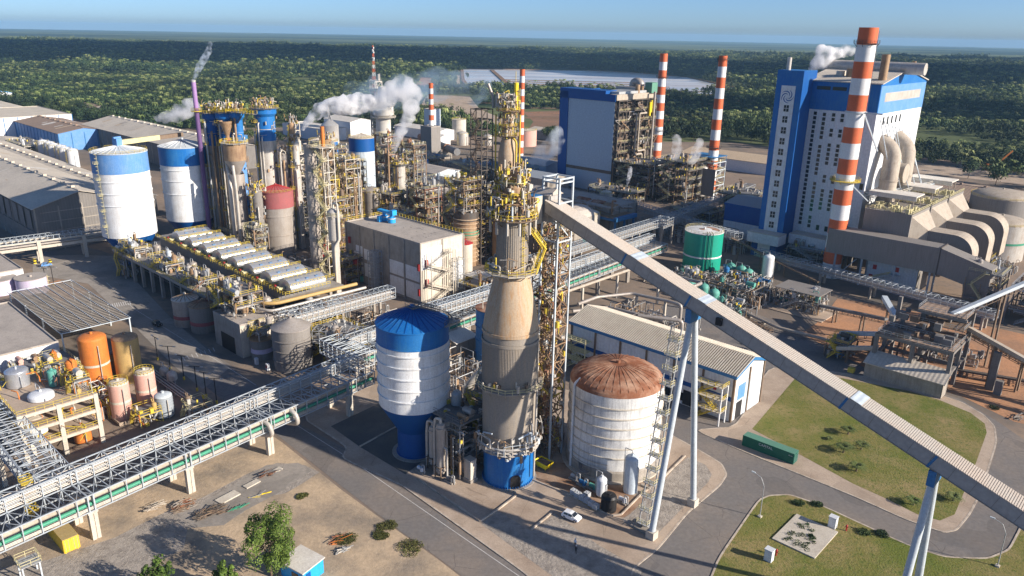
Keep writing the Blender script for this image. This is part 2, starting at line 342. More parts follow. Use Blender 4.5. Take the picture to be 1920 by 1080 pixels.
# ------------------------------------------------------------------ ground
G = {}
G['road_front'] = [(-274.3, 375.0), (-217.7, 326.5), (-197.4, 306.2), (-179.3, 270.7), (-167.3, 281.6), (-155.8, 265.7), (-121.7, 229.1), (-94.3, 196.9), (-70.3, 171.9), (-54.9, 158.5), (-34.6, 137.1), (-22.1, 124.3), (-12.2, 114.8), (-7.1, 109.6), (5.6, 108.6), (4.0, 110.6), (-5.0, 119.1), (-21.9, 136.9), (-36.7, 152.0), (-50.5, 163.1), (-67.5, 183.7), (-107.3, 227.5), (-142.6, 273.0), (-153.4, 293.5), (-172.6, 307.9), (-192.4, 319.3)]
G['road_right'] = [(21.3, 109.0), (26.3, 120.1), (36.2, 165.2), (51.5, 196.4), (52.3, 251.6), (67.2, 268.1), (88.0, 240.4), (98.1, 215.9), (103.5, 198.8), (119.4, 183.5), (122.0, 171.3), (124.3, 149.2), (104.0, 111.4)]
G['grassA'] = [(81.1, 196.7), (58.7, 164.7), (65.1, 155.0), (73.5, 141.6), (78.0, 136.4), (81.9, 131.0), (85.4, 129.0), (89.5, 131.2), (94.8, 137.9), (105.2, 151.2), (115.7, 165.1), (117.9, 169.7), (117.6, 175.3), (113.2, 182.6), (107.3, 187.7), (94.0, 194.2), (87.7, 197.0)]
G['paveA'] = [(73.9, 201.1), (55.2, 165.9), (44.3, 163.9), (54.2, 153.5), (71.6, 137.0), (78.8, 129.0), (84.1, 125.1), (87.2, 126.0), (92.8, 131.4), (99.4, 139.0), (115.6, 160.6), (119.8, 168.5), (120.6, 174.6), (118.7, 182.2), (108.7, 190.7), (97.0, 197.8), (83.3, 201.5)]
G['grassB'] = [(34.5, 108.7), (38.5, 116.6), (51.3, 135.1), (54.1, 136.8), (58.5, 137.3), (63.7, 133.7), (75.2, 121.4), (80.4, 118.0), (88.1, 117.8), (93.7, 120.5), (100.0, 127.2), (103.1, 131.7), (109.3, 133.7), (124.2, 126.3), (94.0, 87.7), (19.6, 86.0)]
G['penin'] = [(-37.0, 147.9), (-22.0, 137.5), (-20.6, 136.0), (4.0, 110.3), (4.6, 107.9), (21.2, 108.4), (22.8, 113.2), (28.0, 118.6), (35.9, 130.1), (44.7, 139.8), (47.5, 144.4), (47.4, 148.7), (44.9, 152.7), (36.6, 163.9), (30.2, 173.2), (14.7, 184.7), (-8.4, 193.7), (-36.7, 185.7), (-51.6, 167.1), (-36.9, 152.9)]
G['gravelC'] = [(-5.0, 125.0), (-2.1, 129.5), (4.6, 123.1), (9.3, 129.0), (10.8, 127.0), (16.8, 119.5), (23.9, 112.6), (23.1, 109.1), (9.7, 108.7)]
G['gravelD'] = [(40.3, 151.1), (43.5, 148.1), (44.0, 144.2), (42.5, 141.1), (28.8, 123.4), (26.6, 122.0), (22.2, 127.3), (24.1, 129.1), (33.0, 140.8), (36.0, 146.1)]
G['gravelE'] = [(-55.0, 141.8), (-50.5, 145.6), (-44.5, 145.0), (-40.4, 142.3), (-42.7, 138.2), (-45.4, 134.2), (-50.7, 132.1), (-51.8, 127.2), (-56.0, 123.2), (-60.5, 122.2), (-58.6, 116.0), (-61.6, 112.9), (-62.2, 108.0), (-71.2, 104.5), (-84.4, 104.1), (-92.7, 108.5), (-81.2, 112.4), (-72.6, 119.0), (-67.5, 126.2), (-61.2, 132.7)]
G['dirtyard'] = [(-98.7, 111.9), (-80.9, 130.2), (-56.9, 159.0), (-51.8, 154.2), (-34.4, 135.9), (-22.0, 123.8), (-12.2, 114.4), (-7.5, 109.6), (-3.9, 95.6), (-97.5, 88.0)]
G['dirt_red'] = [(87.0, 221.7), (104.4, 241.3), (118.8, 263.9), (130.2, 258.8), (152.6, 243.9), (173.3, 226.0), (133.3, 166.3), (126.1, 171.4), (120.4, 185.4), (103.9, 199.5), (97.3, 213.8)]
G['dirt_red2'] = [(-171.0, 261.7), (-167.9, 268.2), (-151.0, 256.8), (-149.3, 248.3), (-154.9, 245.2)]
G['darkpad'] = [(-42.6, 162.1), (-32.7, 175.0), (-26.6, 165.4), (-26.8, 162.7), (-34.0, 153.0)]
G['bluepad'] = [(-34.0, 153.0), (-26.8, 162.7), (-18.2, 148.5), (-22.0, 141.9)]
G['stain'] = [(5.5, 148.3), (14.3, 147.5), (27.9, 140.6), (24.5, 136.5), (30.0, 132.9), (26.4, 127.5), (20.3, 128.5), (11.9, 137.1), (4.2, 140.8)]
G['sun_patch'] = [(-195.9, 298.3), (-177.9, 301.1), (-163.3, 300.5), (-141.0, 270.5), (-106.3, 226.2), (-78.2, 194.1), (-80.4, 180.6), (-92.8, 193.4), (-119.5, 224.5), (-155.1, 264.5), (-169.0, 270.0), (-180.9, 273.9)]
G['yslab'] = [(-60.5, 130.9), (-52.5, 144.7), (-45.9, 145.8), (-42.2, 142.9), (-47.0, 134.1), (-51.9, 127.6), (-54.0, 123.3), (-59.2, 122.3), (-64.4, 126.3)]
G['redpit'] = [(8.7, 932.9), (61.6, 963.1), (163.6, 889.0), (143.2, 758.1), (64.4, 691.8), (9.8, 729.3), (19.4, 831.0)]
G['pond'] = [(-138.1, 2016.5), (216.0, 2045.4), (307.8, 1971.2), (392.8, 1810.1), (407.4, 1460.4), (373.4, 1309.3), (271.6, 1239.5), (196.4, 1242.6), (64.2, 1300.8), (-77.5, 1312.4), (-103.8, 1545.1)]
G['dike'] = [(-60.4, 1961.8), (-46.7, 1939.7), (-6.6, 1345.1), (-20.0, 1328.3)]
G['clear1'] = [(-192.6, 1608.1), (-162.4, 1599.2), (-132.1, 1272.6), (-170.2, 1286.8)]
G['clear3'] = [(-131.7, 1161.4), (-68.3, 1156.8), (-43.4, 955.8), (-3.3, 816.9), (-45.0, 762.8), (-70.6, 886.7), (-121.0, 1004.8)]
G['clear2'] = [(-150.8, 2041.6), (-138.1, 2016.5), (-88.0, 1309.5), (-99.3, 1306.4)]
G['roadfar'] = [(248.1, 599.4), (312.9, 612.6), (385.7, 554.9), (350.2, 500.7), (282.7, 550.1), (230.1, 553.2)]
G['slab_left'] = [(-96.3, 160.0), (-88.1, 172.7), (-79.2, 163.8), (-86.6, 152.9)]

def gmat(name, cols, s1=.004, s2=.05, rough=.95, bump=0, stretch=(1, 1, 1), thr=(.42, .6), tint=None):
    m = bpy.data.materials.new(name); m.use_nodes = True; n = m.node_tree; N = n.nodes; L = n.links
    b = N['Principled BSDF']; b.inputs['Roughness'].default_value = rough; b.inputs['Specular IOR Level'].default_value = .15
    tc = N.new('ShaderNodeTexCoord'); mp = N.new('ShaderNodeMapping'); mp.inputs['Scale'].default_value = stretch; L.new(tc.outputs['Object'], mp.inputs[0])
    def noi(s, d=5):
        t = N.new('ShaderNodeTexNoise'); t.inputs['Scale'].default_value = s; t.inputs['Detail'].default_value = d; t.inputs['Roughness'].default_value = .6; L.new(mp.outputs[0], t.inputs[0]); return t.outputs[0]
    def mr(a, lo, hi):
        x = N.new('ShaderNodeMapRange'); x.inputs[1].default_value = lo; x.inputs[2].default_value = hi; L.new(a, x.inputs[0]); return x.outputs[0]
    def mix(f, a, c):
        x = N.new('ShaderNodeMix'); x.data_type = 'RGBA'; L.new(f, x.inputs['Factor'])
        for k, q in (('A', a), ('B', c)):
            if isinstance(q, tuple): x.inputs[k].default_value = (*q, 1)
            else: L.new(q, x.inputs[k])
        return x.outputs['Result']
    o = mix(mr(noi(s1), *thr), cols[0], cols[1]); o = mix(mr(noi(s2), .45, .7), o, cols[2])
    if len(cols) > 3: o = mix(mr(noi(s2 * 12, 3), .5, .75), o, cols[3])
    L.new(o, b.inputs['Base Color'])
    if bump:
        bp = N.new('ShaderNodeBump'); bp.inputs['Strength'].default_value = bump; bp.inputs['Distance'].default_value = .2; L.new(noi(s2 * 30, 6), bp.inputs['Height']); L.new(bp.outputs[0], b.inputs['Normal'])
    MT[name] = m
gmat('plant_ground', ((.25, .19, .145), (.15, .13, .11), (.32, .235, .165), (.18, .15, .12)), .012, .035, bump=.3)
gmat('grass', ((.13, .15, .03), (.20, .175, .055), (.29, .22, .10), (.09, .125, .025)), .06, .09, bump=.8)
gmat('far_land', ((.035, .06, .022), (.17, .19, .075), (.03, .05, .02), (.09, .10, .05)), .0006, .0022, stretch=(.55, 1.7, 1), thr=(.46, .54))
gmat('pond_mud_sky', ((.62, .62, .64), (.42, .36, .33), (.30, .45, .62), (.75, .73, .72)), .006, .012, rough=.3, stretch=(.35, 2.4, 1))  # mud tones, with the sky's reflection put in as bluish white
gmat('earth', ((.30, .17, .11), (.17, .12, .08), (.22, .14, .09), (.12, .09, .06)), .01, .04, stretch=(.6, 1.6, 1))
gmat('grass_weedy', ((.34, .25, .16), (.14, .14, .05), (.3, .22, .14)), .08, .2)
W_ = B()
def disc(r0, r1, z, n=72):
    b = B(); rs = [r0]
    while rs[-1] < r1: rs.append(min(r1, rs[-1] * 1.5))
    for a, c in zip(rs, rs[1:]): b.lathe([(c, z), (a, z)], n, (0, 200), sm=False)
    return b
gb = B(); gb.v = []; n = 96; rs = [0, 60, 150, 300, 450, 650, 900, 1400, 2200, 3500, 5500, 9000, 14500]
vs = [(0, 200, 0)]; fs = []
for r in rs[1:]: vs += [(r * cos(2 * pi * i / n), 200 + r * sin(2 * pi * i / n), 0) for i in range(n)]
fs += [(0, 1 + i, 1 + (i + 1) % n) for i in range(n)]
for j in range(len(rs) - 2):
    a = 1 + j * n; c = a + n; fs += [(a + i, c + i, c + (i + 1) % n, a + (i + 1) % n) for i in range(n)]
gb.add(vs, fs); gb.m = [0 if max(math.hypot(vs[k][0], vs[k][1] - 200) for k in f) < 5000 else 0 for f in fs]
gb.build('ground', 'far_land', kind='structure', loc=(0, 0, -.06))
def poly(b, key, z, m=0): b.sheet(G[key] if isinstance(key, str) else key, z, m)
def flat(name, key, z, mt, kind='structure'):
    b = B(); 
    for k in ([key] if isinstance(key, str) else key): poly(b, k, z)
    return b.build(name, mt, kind=kind)
def UV(*pts): return [tuple(W(u, v)[:2]) for u, v in pts]
pg = UV((60, -120), (60, 260), (-20, 420), (-60, 640), (-330, 640), (-420, 545), (-500, 495), (-640, 440), (-690, 345), (-740, 285), (-880, 262), (-1000, 230), (-860, 160), (-560, -60), (-200, -160))
flat('plant_yard', [pg], -.02, 'plant_ground')
flat('dirt_yard', 'dirtyard', .004, 'dirt'); flat('gravel_yard', 'gravelE', .012, 'gravel'); flat('yard_slab', 'yslab', .018, 'yard')
flat('red_dirt_yard', 'dirt_red', .004, 'dirt_red'); flat('red_dirt_patch', 'dirt_red2', .02, 'dirt_red')
flat('road', 'road_front', .012, 'asphalt'); flat('sunlit_paving', 'sun_patch', .02, 'yard'); flat('side_road', 'road_right', .008, 'asphalt')  # pale concrete sheet over the road paints in its sunlit part
def raised(name, key, h, mt, km='kerb', kw=.35):
    b = B(); P_ = [Vector((x, y, 0)) for x, y in G[key]]; n = len(P_); ar = sum(P_[i].x * P_[(i + 1) % n].y - P_[(i + 1) % n].x * P_[i].y for i in range(n))
    if ar < 0: P_ = P_[::-1]
    # smooth the outline a little
    Q = []
    for i in range(n):
        a, b_, c = P_[i - 1], P_[i], P_[(i + 1) % n]; Q += [b_.lerp(a, .18), b_.lerp(a, .05).lerp(c, .05), b_.lerp(c, .18)]
    P_ = Q; n = len(P_); I = []
    for i in range(n):
        d = (P_[(i + 1) % n] - P_[i - 1]).normalized(); I.append(P_[i] + Vector((-d.y, d.x, 0)) * kw)
    vs = [(p.x, p.y, -.05) for p in P_] + [(p.x, p.y, h) for p in P_] + [(p.x, p.y, h) for p in I] + [(p.x, p.y, h - .02) for p in I]
    for k in range(3): b.add(vs, [(i + k * n, (i + 1) % n + k * n, (i + 1) % n + (k + 1) * n, i + (k + 1) * n) for i in range(n)], 1)
    b.add([vs[i + 3 * n] for i in range(n)], [tuple(range(n))], 0)
    return b.build(name, [mt, km], kind='structure')
raised('pavement', 'penin', .13, 'slab'); raised('traffic_island', 'paveA', .13, 'slab'); raised('verge', 'grassB', .13, 'grass')
flat('lawn', 'grassA', .125, 'grass'); flat('gravel_patch', 'gravelC', .122, 'gravel'); flat('gravel_bed', 'gravelD', .130, 'gravel')
flat('dark_slab', 'darkpad', .122, 'slab_dark'); flat('dark_slab_near', 'bluepad', .126, 'slab_dark'); flat('stained_slab', 'stain', .116, 'slab_stain')  # two adjoining slabs share the same dark colour
# low kerb walls on the pavement
kb = B()
def wl(b, pts, w=.3, h=.3, z=.1):
    for a, c in zip(pts, pts[1:]): b.bm((*a, z + h / 2), (*c, z + h / 2), w, h)
wl(kb, [(-19.2, 140.2), (-17.0, 137.9), (-5.3, 125.8), (-1.8, 129.9), (1.7, 134.7), (1.4, 136.2), (0.3, 136.5)]); wl(kb, [(3.6, 141.6), (11.8, 136.0), (20.3, 128.4), (22.4, 128.8), (27.1, 135.5), (33.4, 142.7), (39.8, 151.6)]); wl(kb, [(-33.9, 152.8), (-26.8, 162.5)]); wl(kb, [(4.6, 123.5), (8.7, 128.9)])
kb.build('kerb', 'kerb', kind='structure')
rp_ = B()
def line(a, c, w=.14):
    a = Vector((*a, .03)); c = Vector((*c, .03)); d = (c - a).normalized(); s = Vector((-d.y, d.x, 0)) * w / 2; rp_.add([a - s, c - s, c + s, a + s], [(0, 1, 2, 3)])
line((-52.8, 164.3), (-37.5, 150.1), 0.14)
line((-37.5, 150.1), (2.8, 109.9), 0.14)
line((-126.8, 239.9), (-67.5, 183.7), 0.14)
line((-149.1, 266.1), (-126.8, 239.9), 0.14)
line((-138.5, 241.9), (-136.2, 238.3), 0.25)
line((-138.0, 242.3), (-135.7, 238.7), 0.25)
line((-137.5, 242.7), (-135.2, 239.1), 0.25)
line((-137.0, 243.1), (-134.7, 239.5), 0.25)
line((-136.5, 243.5), (-134.1, 239.9), 0.25)
line((-136.0, 243.9), (-133.6, 240.3), 0.25)
line((-135.4, 244.3), (-133.1, 240.7), 0.25)
line((-134.9, 244.7), (-132.6, 241.1), 0.25)
line((-134.4, 245.1), (-132.1, 241.5), 0.25)
line((-133.9, 245.5), (-131.5, 241.9), 0.25)
line((-133.3, 245.9), (-131.0, 242.3), 0.25)
line((-132.8, 246.3), (-130.5, 242.7), 0.25)
line((-132.3, 246.8), (-130.0, 243.1), 0.25)
line((-131.7, 247.2), (-129.4, 243.5), 0.25)
line((-94.8, 199.9), (-93.1, 197.3), 0.2)
line((-94.0, 200.9), (-92.3, 198.3), 0.2)
line((-93.2, 201.8), (-91.5, 199.3), 0.2)
line((-92.3, 202.8), (-90.7, 200.3), 0.2)
line((-91.5, 203.9), (-89.8, 201.2), 0.2)
line((-90.7, 204.9), (-89.0, 202.2), 0.2)
line((-89.8, 205.9), (-88.2, 203.2), 0.2)
line((-89.0, 206.9), (-87.3, 204.3), 0.2)
line((-88.1, 208.0), (-86.5, 205.3), 0.2)
line((-184.0, 281.9), (-178.2, 291.8), 0.14)
rp_.build('road_marking', 'road_paint', kind='structure')
# far water: settling ponds with their dikes
pm = flat('pond', 'pond', .02, 'pond_mud_sky'); 
dk = B(); rnd = random.Random(5)
P_ = G['pond']
for i in range(len(P_)): a, c = P_[i], P_[(i + 1) % len(P_)]; dk.bm((*a, .6), (*c, .6), 7, 1.4)
for k in range(13):                                     # long low dikes between the basins
    t = (k + .6) / 13.5; y = 830 + 800 * t; x0 = -45 - 15 * t; x1 = 150 + 230 * (1 - abs(t - .4)); 
    dk.bm((x0 + rnd.uniform(0, 50), y, .4), (x1 - rnd.uniform(0, 70), y - 22 * t, .4), 5, 1.2)
D_ = G['dike']; dk.bm((*D_[0], .7), (*D_[2], .7), 9, 1.6)
dk.build('pond_dike', 'earth', kind='structure')
flat('earthworks', 'redpit', .02, 'earth'); flat('clearing', ['clear1'], .02, 'dirt_red'); flat('earth_track', 'clear3', .02, 'slab'); flat('sand_track', ['clear2'], .03, 'dirt'); flat('far_road', 'roadfar', .02, 'slab')
# ------------------------------------------------------------------ generic pieces
def silo(name, label, cat, u, v, r, h, wall='white', roof='white', rh=2., dome=False, rings=(), band=None, cone=None, rail=True, ladder=None, n=40, seams=0, z0=0, seam_m=None, group=None, lmat='yellow', hood=0, ringm=None):
    """band=(z0,z1,mat); cone=(z of cone top, stem radius, z of stem top, mat); ladder = angle in degrees in the grid frame"""
    t = T(name, label, cat, u, v, z0, 0, group)
    zb = 0
    if cone:
        zc, sr, zs, cm = cone; b = B(); b.lathe([(sr, 0), (sr, zs), (r, zc)], n); b.lathe([(sr + .35, 0), (sr + .35, .5), (sr, .5)], n); b.build('cone_base', cm, t); zb = zc
    b = B(); z1 = band[0] if band else h
    b.lathe([(r, zb), (r, z1)], n)
    for z in rings: b.lathe([(r, z - .12), (r + .24, z - .12), (r + .24, z + .12), (r, z + .12)], n, m=1 if ringm else 0)
    b.build('barrel', [wall, ringm] if ringm else wall, t)
    if band:
        b = B(); b.lathe([(r + .03, band[0]), (r + .03, band[1])], n); b.lathe([(r, band[0] - .1), (r + .12, band[0] - .1), (r + .12, band[0] + .12), (r, band[0] + .12)], n)
        if band[1] < h: b.lathe([(r, band[1]), (r, h)], n, m=1)
        b.build('band', [band[2], wall], t)
    b = B()
    if dome: pr = [(r + .05, h)] + [(r * cos(R(a)), h + rh * sin(R(a))) for a in range(10, 90, 10)] + [(.001, h + rh)]
    else: pr = [(r + .2, h - .1), (r + .2, h + .1), (.5, h + rh), (.001, h + rh)]
    b.lathe(pr, n)
    if seams:
        for i in range(seams):
            a = 2 * pi * i / seams
            if dome:
                for k in range(0, 80, 20): b.bm((r * cos(R(k)) * cos(a), r * cos(R(k)) * sin(a), h + rh * sin(R(k)) + .05), (r * cos(R(k + 20)) * cos(a), r * cos(R(k + 20)) * sin(a), h + rh * sin(R(k + 20)) + .05), .12, .12, 1)
            else: b.bm((r * cos(a), r * sin(a), h + .16), (.5 * cos(a), .5 * sin(a), h + rh + .1), .2, .16, 1)
    b.cyl(0, 0, h + rh - .1, h + rh + .6, .45, 10); b.build('roof', [roof, seam_m or roof], t)
    if rail: b = B(); b.ringrail((0, 0), r + .05, h, 1.1, n=min(n, 28), t=.07); b.build('railing', lmat, t)
    if ladder is not None:
        b = B(); a = R(ladder); b.ladder((( r + .25) * cos(a), (r + .25) * sin(a), max(zb, .2)), h - zb, 0, ladder)
        for z in range(int(zb) + 5, int(h), 6): b.cb((r + .8) * cos(a), (r + .8) * sin(a), z, 1.4, 1.4, .1); b.rail([((r + .8) * cos(a) - .7, (r + .8) * sin(a) - .7, z), ((r + .8) * cos(a) + .7, (r + .8) * sin(a) - .7, z), ((r + .8) * cos(a) + .7, (r + .8) * sin(a) + .7, z)], 1)
        b.build('ladder', 'yellow_pale' if lmat == 'yellow' else lmat, t)
    return t
def frame_tower(b, x0, y0, x1, y1, z0, z1, lh, nx=2, ny=2, t=.3, m=0, brace=True, slab=None):
    xs = [x0 + (x1 - x0) * i / (nx - 1) for i in range(nx)]; ys = [y0 + (y1 - y0) * i / (ny - 1) for i in range(ny)]
    for x in xs:
        for y in ys: b.bm((x, y, z0), (x, y, z1), t, t, m)
    nz = max(1, round((z1 - z0) / lh))
    for k in range(1, nz + 1):
        z = z0 + (z1 - z0) * k / nz
        for x in xs: b.bm((x, y0, z - t / 2), (x, y1, z - t / 2), t * .7, t, m)
        for y in ys: b.bm((x0, y, z - t / 2), (x1, y, z - t / 2), t * .7, t, m)
        if brace:
            zz = z0 + (z1 - z0) * (k - 1) / nz
            for y in (y0, y1):
                i = k % (nx - 1) if nx > 1 else 0; b.bm((xs[i], y, zz), (xs[i + 1], y, z), t * .4, t * .4, m)
            for x in (x0, x1):
                i = k % (ny - 1) if ny > 1 else 0; b.bm((x, ys[i + (k % 2)], zz), (x, ys[i + 1 - (k % 2)], z), t * .4, t * .4, m)
    return nz
def module(name, label, cat, u, v, w, d, h, lh=4, seed=0, z0=0, fm='steel_grey', pm='insul', vm='insul', rm='yellow', dens=1., nx=3, ny=3, t=.3, rot=0, rooft=None, legs=0, group=None, mix=('insul', 'insul_rust', 'galv', 'steel_brown')):
    """open process structure: columns, floors, railings, vessels, pipe runs and stairs"""
    r = random.Random(seed); o = T(name, label, cat, u, v, z0, rot, group)
    b = B(); nz = frame_tower(b, 0, 0, w, d, 0, h, lh, nx, ny, t); b.build('frame', fm, o); H_ = h / nz
    rl = B()
    for k in range(1, nz + 1):
        if name == 'pipe_skid': break
        z = k * H_; f = B(); g0 = r.uniform(0, .25) * w if k < nz else 0; g1 = r.uniform(0, .2) * d if k < nz else 0
        f.box(g0, g1, z, w, d, z + .12); f.build('floor', 'steel_grey' if fm != 'concrete' else 'concrete', o)
        rl.rail([(g0, g1, z + .12), (w, g1, z + .12), (w, d, z + .12), (g0, d, z + .12)], 1.1, t=.08, closed=True, step=2.2)
    if rl.v: rl.build('railing', rm, o)
    for k in range(0, nz + 1):
        z = k * H_ + .12
        for _ in range(max(1, int(w * d / 38 * dens))):
            vr = r.uniform(.5, 1.2); x = r.uniform(vr, w - vr); y = r.uniform(vr, d - vr); vh = r.uniform(1.4, H_ * .85); vb = B(); mm = r.choice(mix)
            if r.random() < .55: vb.lathe([(0, z), (vr, z + .3), (vr, z + vh), (vr * .6, z + vh + vr * .4), (0, z + vh + vr * .5)], 14, (x, y)); vb.pipe([(x, y, z + vh), (x, y, z + vh + 1), (x + r.choice((-1, 1)) * r.uniform(1, 2), y, z + vh + 1), (x + 1, y, z - .5)], .13, 6)
            else:
                L_ = r.uniform(1.5, 3.5); vb.tube((x - L_ / 2, y, z + vr * .8 + .4), (x + L_ / 2, y, z + vr * .8 + .4), vr * .7, 12)
                for q in (-1, 1): vb.cb(x + q * L_ * .3, y, z, .3, vr * 1.2, .7)
            vb.build('vessel', mm, o)
    pb = B()
    for _ in range(int((w + d) * nz * .75 * dens)):
        z = r.uniform(.6, h + .6); rr = r.choice((.07, .09, .12, .16, .28)); q = r.random()
        if q < .35: y = r.uniform(0, d); pb.pipe([(r.uniform(-.5, w * .4), y, z), (r.uniform(w * .5, w + .5), y, z), (w * r.random(), y, max(.3, z - r.uniform(1, 5)))], rr, 6, r.randint(0, 2))
        elif q < .65: x = r.uniform(0, w); pb.pipe([(x, r.uniform(-.4, d * .4), z), (x, r.uniform(d * .5, d + .4), z), (x, r.uniform(d * .5, d), max(.3, z - r.uniform(1, 5)))], rr, 6, r.randint(0, 2))
        else: x = r.choice((-.3, r.uniform(0, w), w + .3)); y = r.choice((-.3, r.uniform(0, d))); z2 = r.uniform(.3, 1) * h + .8; pb.pipe([(x, y, r.uniform(0, z2 * .5)), (x, y, z2), (x + r.uniform(-2, 2), y, z2)], rr, 6, r.randint(0, 2))
    pb.build('pipework', [pm, 'galv', 'insul_rust'], o)
    gb_ = B()
    for k in range(0, nz + 1):
        for _ in range(int(w * d / 9 * min(dens, 1.5))): x, y = r.uniform(0, w), r.uniform(0, d); gb_.cb(x, y, k * H_ + .12, r.uniform(.2, .9), r.uniform(.2, .9), r.uniform(.3, 1.5), r.randint(0, 3))
    gb_.build('equipment', ['galv', 'insul_light', 'steel_brown', 'yellow'], o)
    sb = B()
    for k in range(nz):
        y0 = -.6; a, c = ((w * .15, w * .55) if k % 2 == 0 else (w * .55, w * .15)); sb.stair((a, y0, k * H_), (c, y0, (k + 1) * H_ + .1), .9, 0, 0)
        sb.box(min(a, c) - 1.1 if k % 2 else max(a, c), y0 - .5, (k + 1) * H_, min(a, c) if k % 2 else max(a, c) + 1.1, 0, (k + 1) * H_ + .08)
    sb.build('stair', rm, o)
    if rooft: rb = B(); rb.box(-.5, -.5, h + 3, w + .5, d + .5, h + 3.2); [rb.bm((x, y, h), (x, y, h + 3), .2) for x in (0, w) for y in (0, d)]; rb.build('roof', rooft, o)
    return o
def building(name, label, u, v, w, d, h, wall='panel_white', roof='roof_fibre', rtype='gx', rise=2., wally=None, over=.4, cat='building', fascia=None, bays=0, baym='concrete', win=(), door=(), base=None, group=None, rot=0, z0=0):
    """(u,v) = left-near corner, w along u, d along v; windows: (face, s, z, w, h) on 'f' (near) or 'r' (right)"""
    o = T(name, label, cat, u, v, z0, rot, group); b = B(); wy = wally or wall
    vs = [(0, 0, 0), (w, 0, 0), (w, d, 0), (0, d, 0), (0, 0, h), (w, 0, h), (w, d, h), (0, d, h)]
    b.add(vs, [(0, 1, 5, 4), (2, 3, 7, 6)], 0); b.add(vs, [(1, 2, 6, 5), (3, 0, 4, 7)], 1)
    if rtype == 'gx': b.add([(w, 0, h), (w, d, h), (w, d / 2, h + rise), (0, 0, h), (0, d, h), (0, d / 2, h + rise)], [(0, 1, 2), (4, 3, 5)], 1)
    if rtype == 'gy': b.add([(0, 0, h), (w, 0, h), (w / 2, 0, h + rise), (0, d, h), (w, d, h), (w / 2, d, h + rise)], [(0, 1, 2), (4, 3, 5)], 0)
    if rtype == 'sy': b.add([(0, 0, h), (0, d, h), (0, d, h + rise), (w, 0, h), (w, d, h), (w, d, h + rise)], [(1, 0, 2), (3, 4, 5)], 1); b.add([(0, d, h), (w, d, h), (w, d, h + rise), (0, d, h + rise)], [(3, 2, 1, 0)], 0)
    b.build('wall', [wall, wy], o)
    b = B(); e = over; k = .18
    def slabp(a, c, d_, e_): b.add([a, c, d_, e_] + [(p[0], p[1], p[2] + k) for p in (a, c, d_, e_)], [(0, 3, 2, 1), (4, 5, 6, 7), (0, 1, 5, 4), (1, 2, 6, 5), (2, 3, 7, 6), (3, 0, 4, 7)])
    if rtype == 'gx':
        q = rise * e / (d / 2); slabp((-e, -e, h - q + .02), (w + e, -e, h - q + .02), (w + e, d / 2, h + rise + .02), (-e, d / 2, h + rise + .02)); slabp((-e, d / 2, h + rise + .02), (w + e, d / 2, h + rise + .02), (w + e, d + e, h - q + .02), (-e, d + e, h - q + .02))
    elif rtype == 'gy':
        q = rise * e / (w / 2); slabp((-e, -e, h - q + .02), (w / 2, -e, h + rise + .02), (w / 2, d + e, h + rise + .02), (-e, d + e, h - q + .02)); slabp((w / 2, -e, h + rise + .02), (w + e, -e, h - q + .02), (w + e, d + e, h - q + .02), (w / 2, d + e, h + rise + .02))
    elif rtype == 'sy': slabp((-e, -e, h + .02), (w + e, -e, h + .02), (w + e, d + e, h + rise + .02), (-e, d + e, h + rise + .02))
    else:
        b.box(.3, .3, h - .3, w - .3, d - .3, h - .1)
        for q in ((0, 0, w, .3), (0, d - .3, w, d), (0, .3, .3, d - .3), (w - .3, .3, w, d - .3)): b.box(q[0] - .02, q[1] - .02, h - .2, q[2] + .02, q[3] + .02, h + .3)
    b.build('roof', roof, o)
    if rtype == 'gx' and w > 90 and roof in ('roof_fibre', 'roof_brown'):
        rs = random.Random(int(u)); b = B()
        for i in range(int(w / 9)):
            x = rs.uniform(2, w - 8); ww = rs.choice((1.1, 2.2, 3.3, 6)); f0, f1 = sorted((rs.uniform(0, .8), rs.uniform(.2, 1))); zz = lambda f: h + rise * f + .24
            if rs.random() < .6: b.add([(x, d / 2 * f0, zz(f0)), (x + ww, d / 2 * f0, zz(f0)), (x + ww, d / 2 * f1, zz(f1)), (x, d / 2 * f1, zz(f1))], [(0, 1, 2, 3)], rs.randint(0, 2))
            else: b.add([(x, d - d / 2 * f0, zz(f0)), (x, d - d / 2 * f1, zz(f1)), (x + ww, d - d / 2 * f1, zz(f1)), (x + ww, d - d / 2 * f0, zz(f0))], [(0, 1, 2, 3)], rs.randint(0, 2))
        b.build('roof_sheet', ['roof_white', 'roof_tan', 'roof_flat'], o); b = B(); b.bm((0, d / 2, h + rise + .2), (w, d / 2, h + rise + .2), .9, .25); [b.cb(i * 12 + 6, d / 2, h + rise + .2, 1.4, 1.4, 1) for i in range(int(w / 12))]; b.build('ridge_vent', roof, o)
    if fascia:
        b = B(); b.box(-e - .02, -e - .08, h - .75, w + e + .02, -e + .02, h + .1)
        if rtype == 'gx':
            for s0, s1 in (((w + e, -e, h - .4), (w + e, d / 2, h + rise - .3)), ((w + e, d / 2, h + rise - .3), (w + e, d + e, h - .4))): b.bm(s0, s1, .1, .8)
        b.build('fascia', fascia, o)
    if bays:
        b = B(); nb = max(1, round(w / bays)); [b.box(i * w / nb - .25, -.3, 0, i * w / nb + .25, 0.02, h - .1) for i in range(nb + 1)]
        nb = max(1, round(d / bays)); [b.box(w - .02, i * d / nb - .25, 0, w + .3, i * d / nb + .25, h - .1) for i in range(nb + 1)]; b.build('column', baym, o)
    for (f, s, z, ww, hh) in win:
        b = B()
        if f == 'f': b.box(s, -.06, z, s + ww, -.015, z + hh)
        else: b.box(w + .015, s, z, w + .06, s + ww, z + hh)
        b.build('window', 'glass', o)
    for (f, s, z, ww, hh, mm) in door:
        b = B()
        if f == 'f': b.box(s, -.09, z, s + ww, -.01, z + hh)
        else: b.box(w + .01, s, z, w + .09, s + ww, z + hh)
        b.build('door', mm, o)
    return o
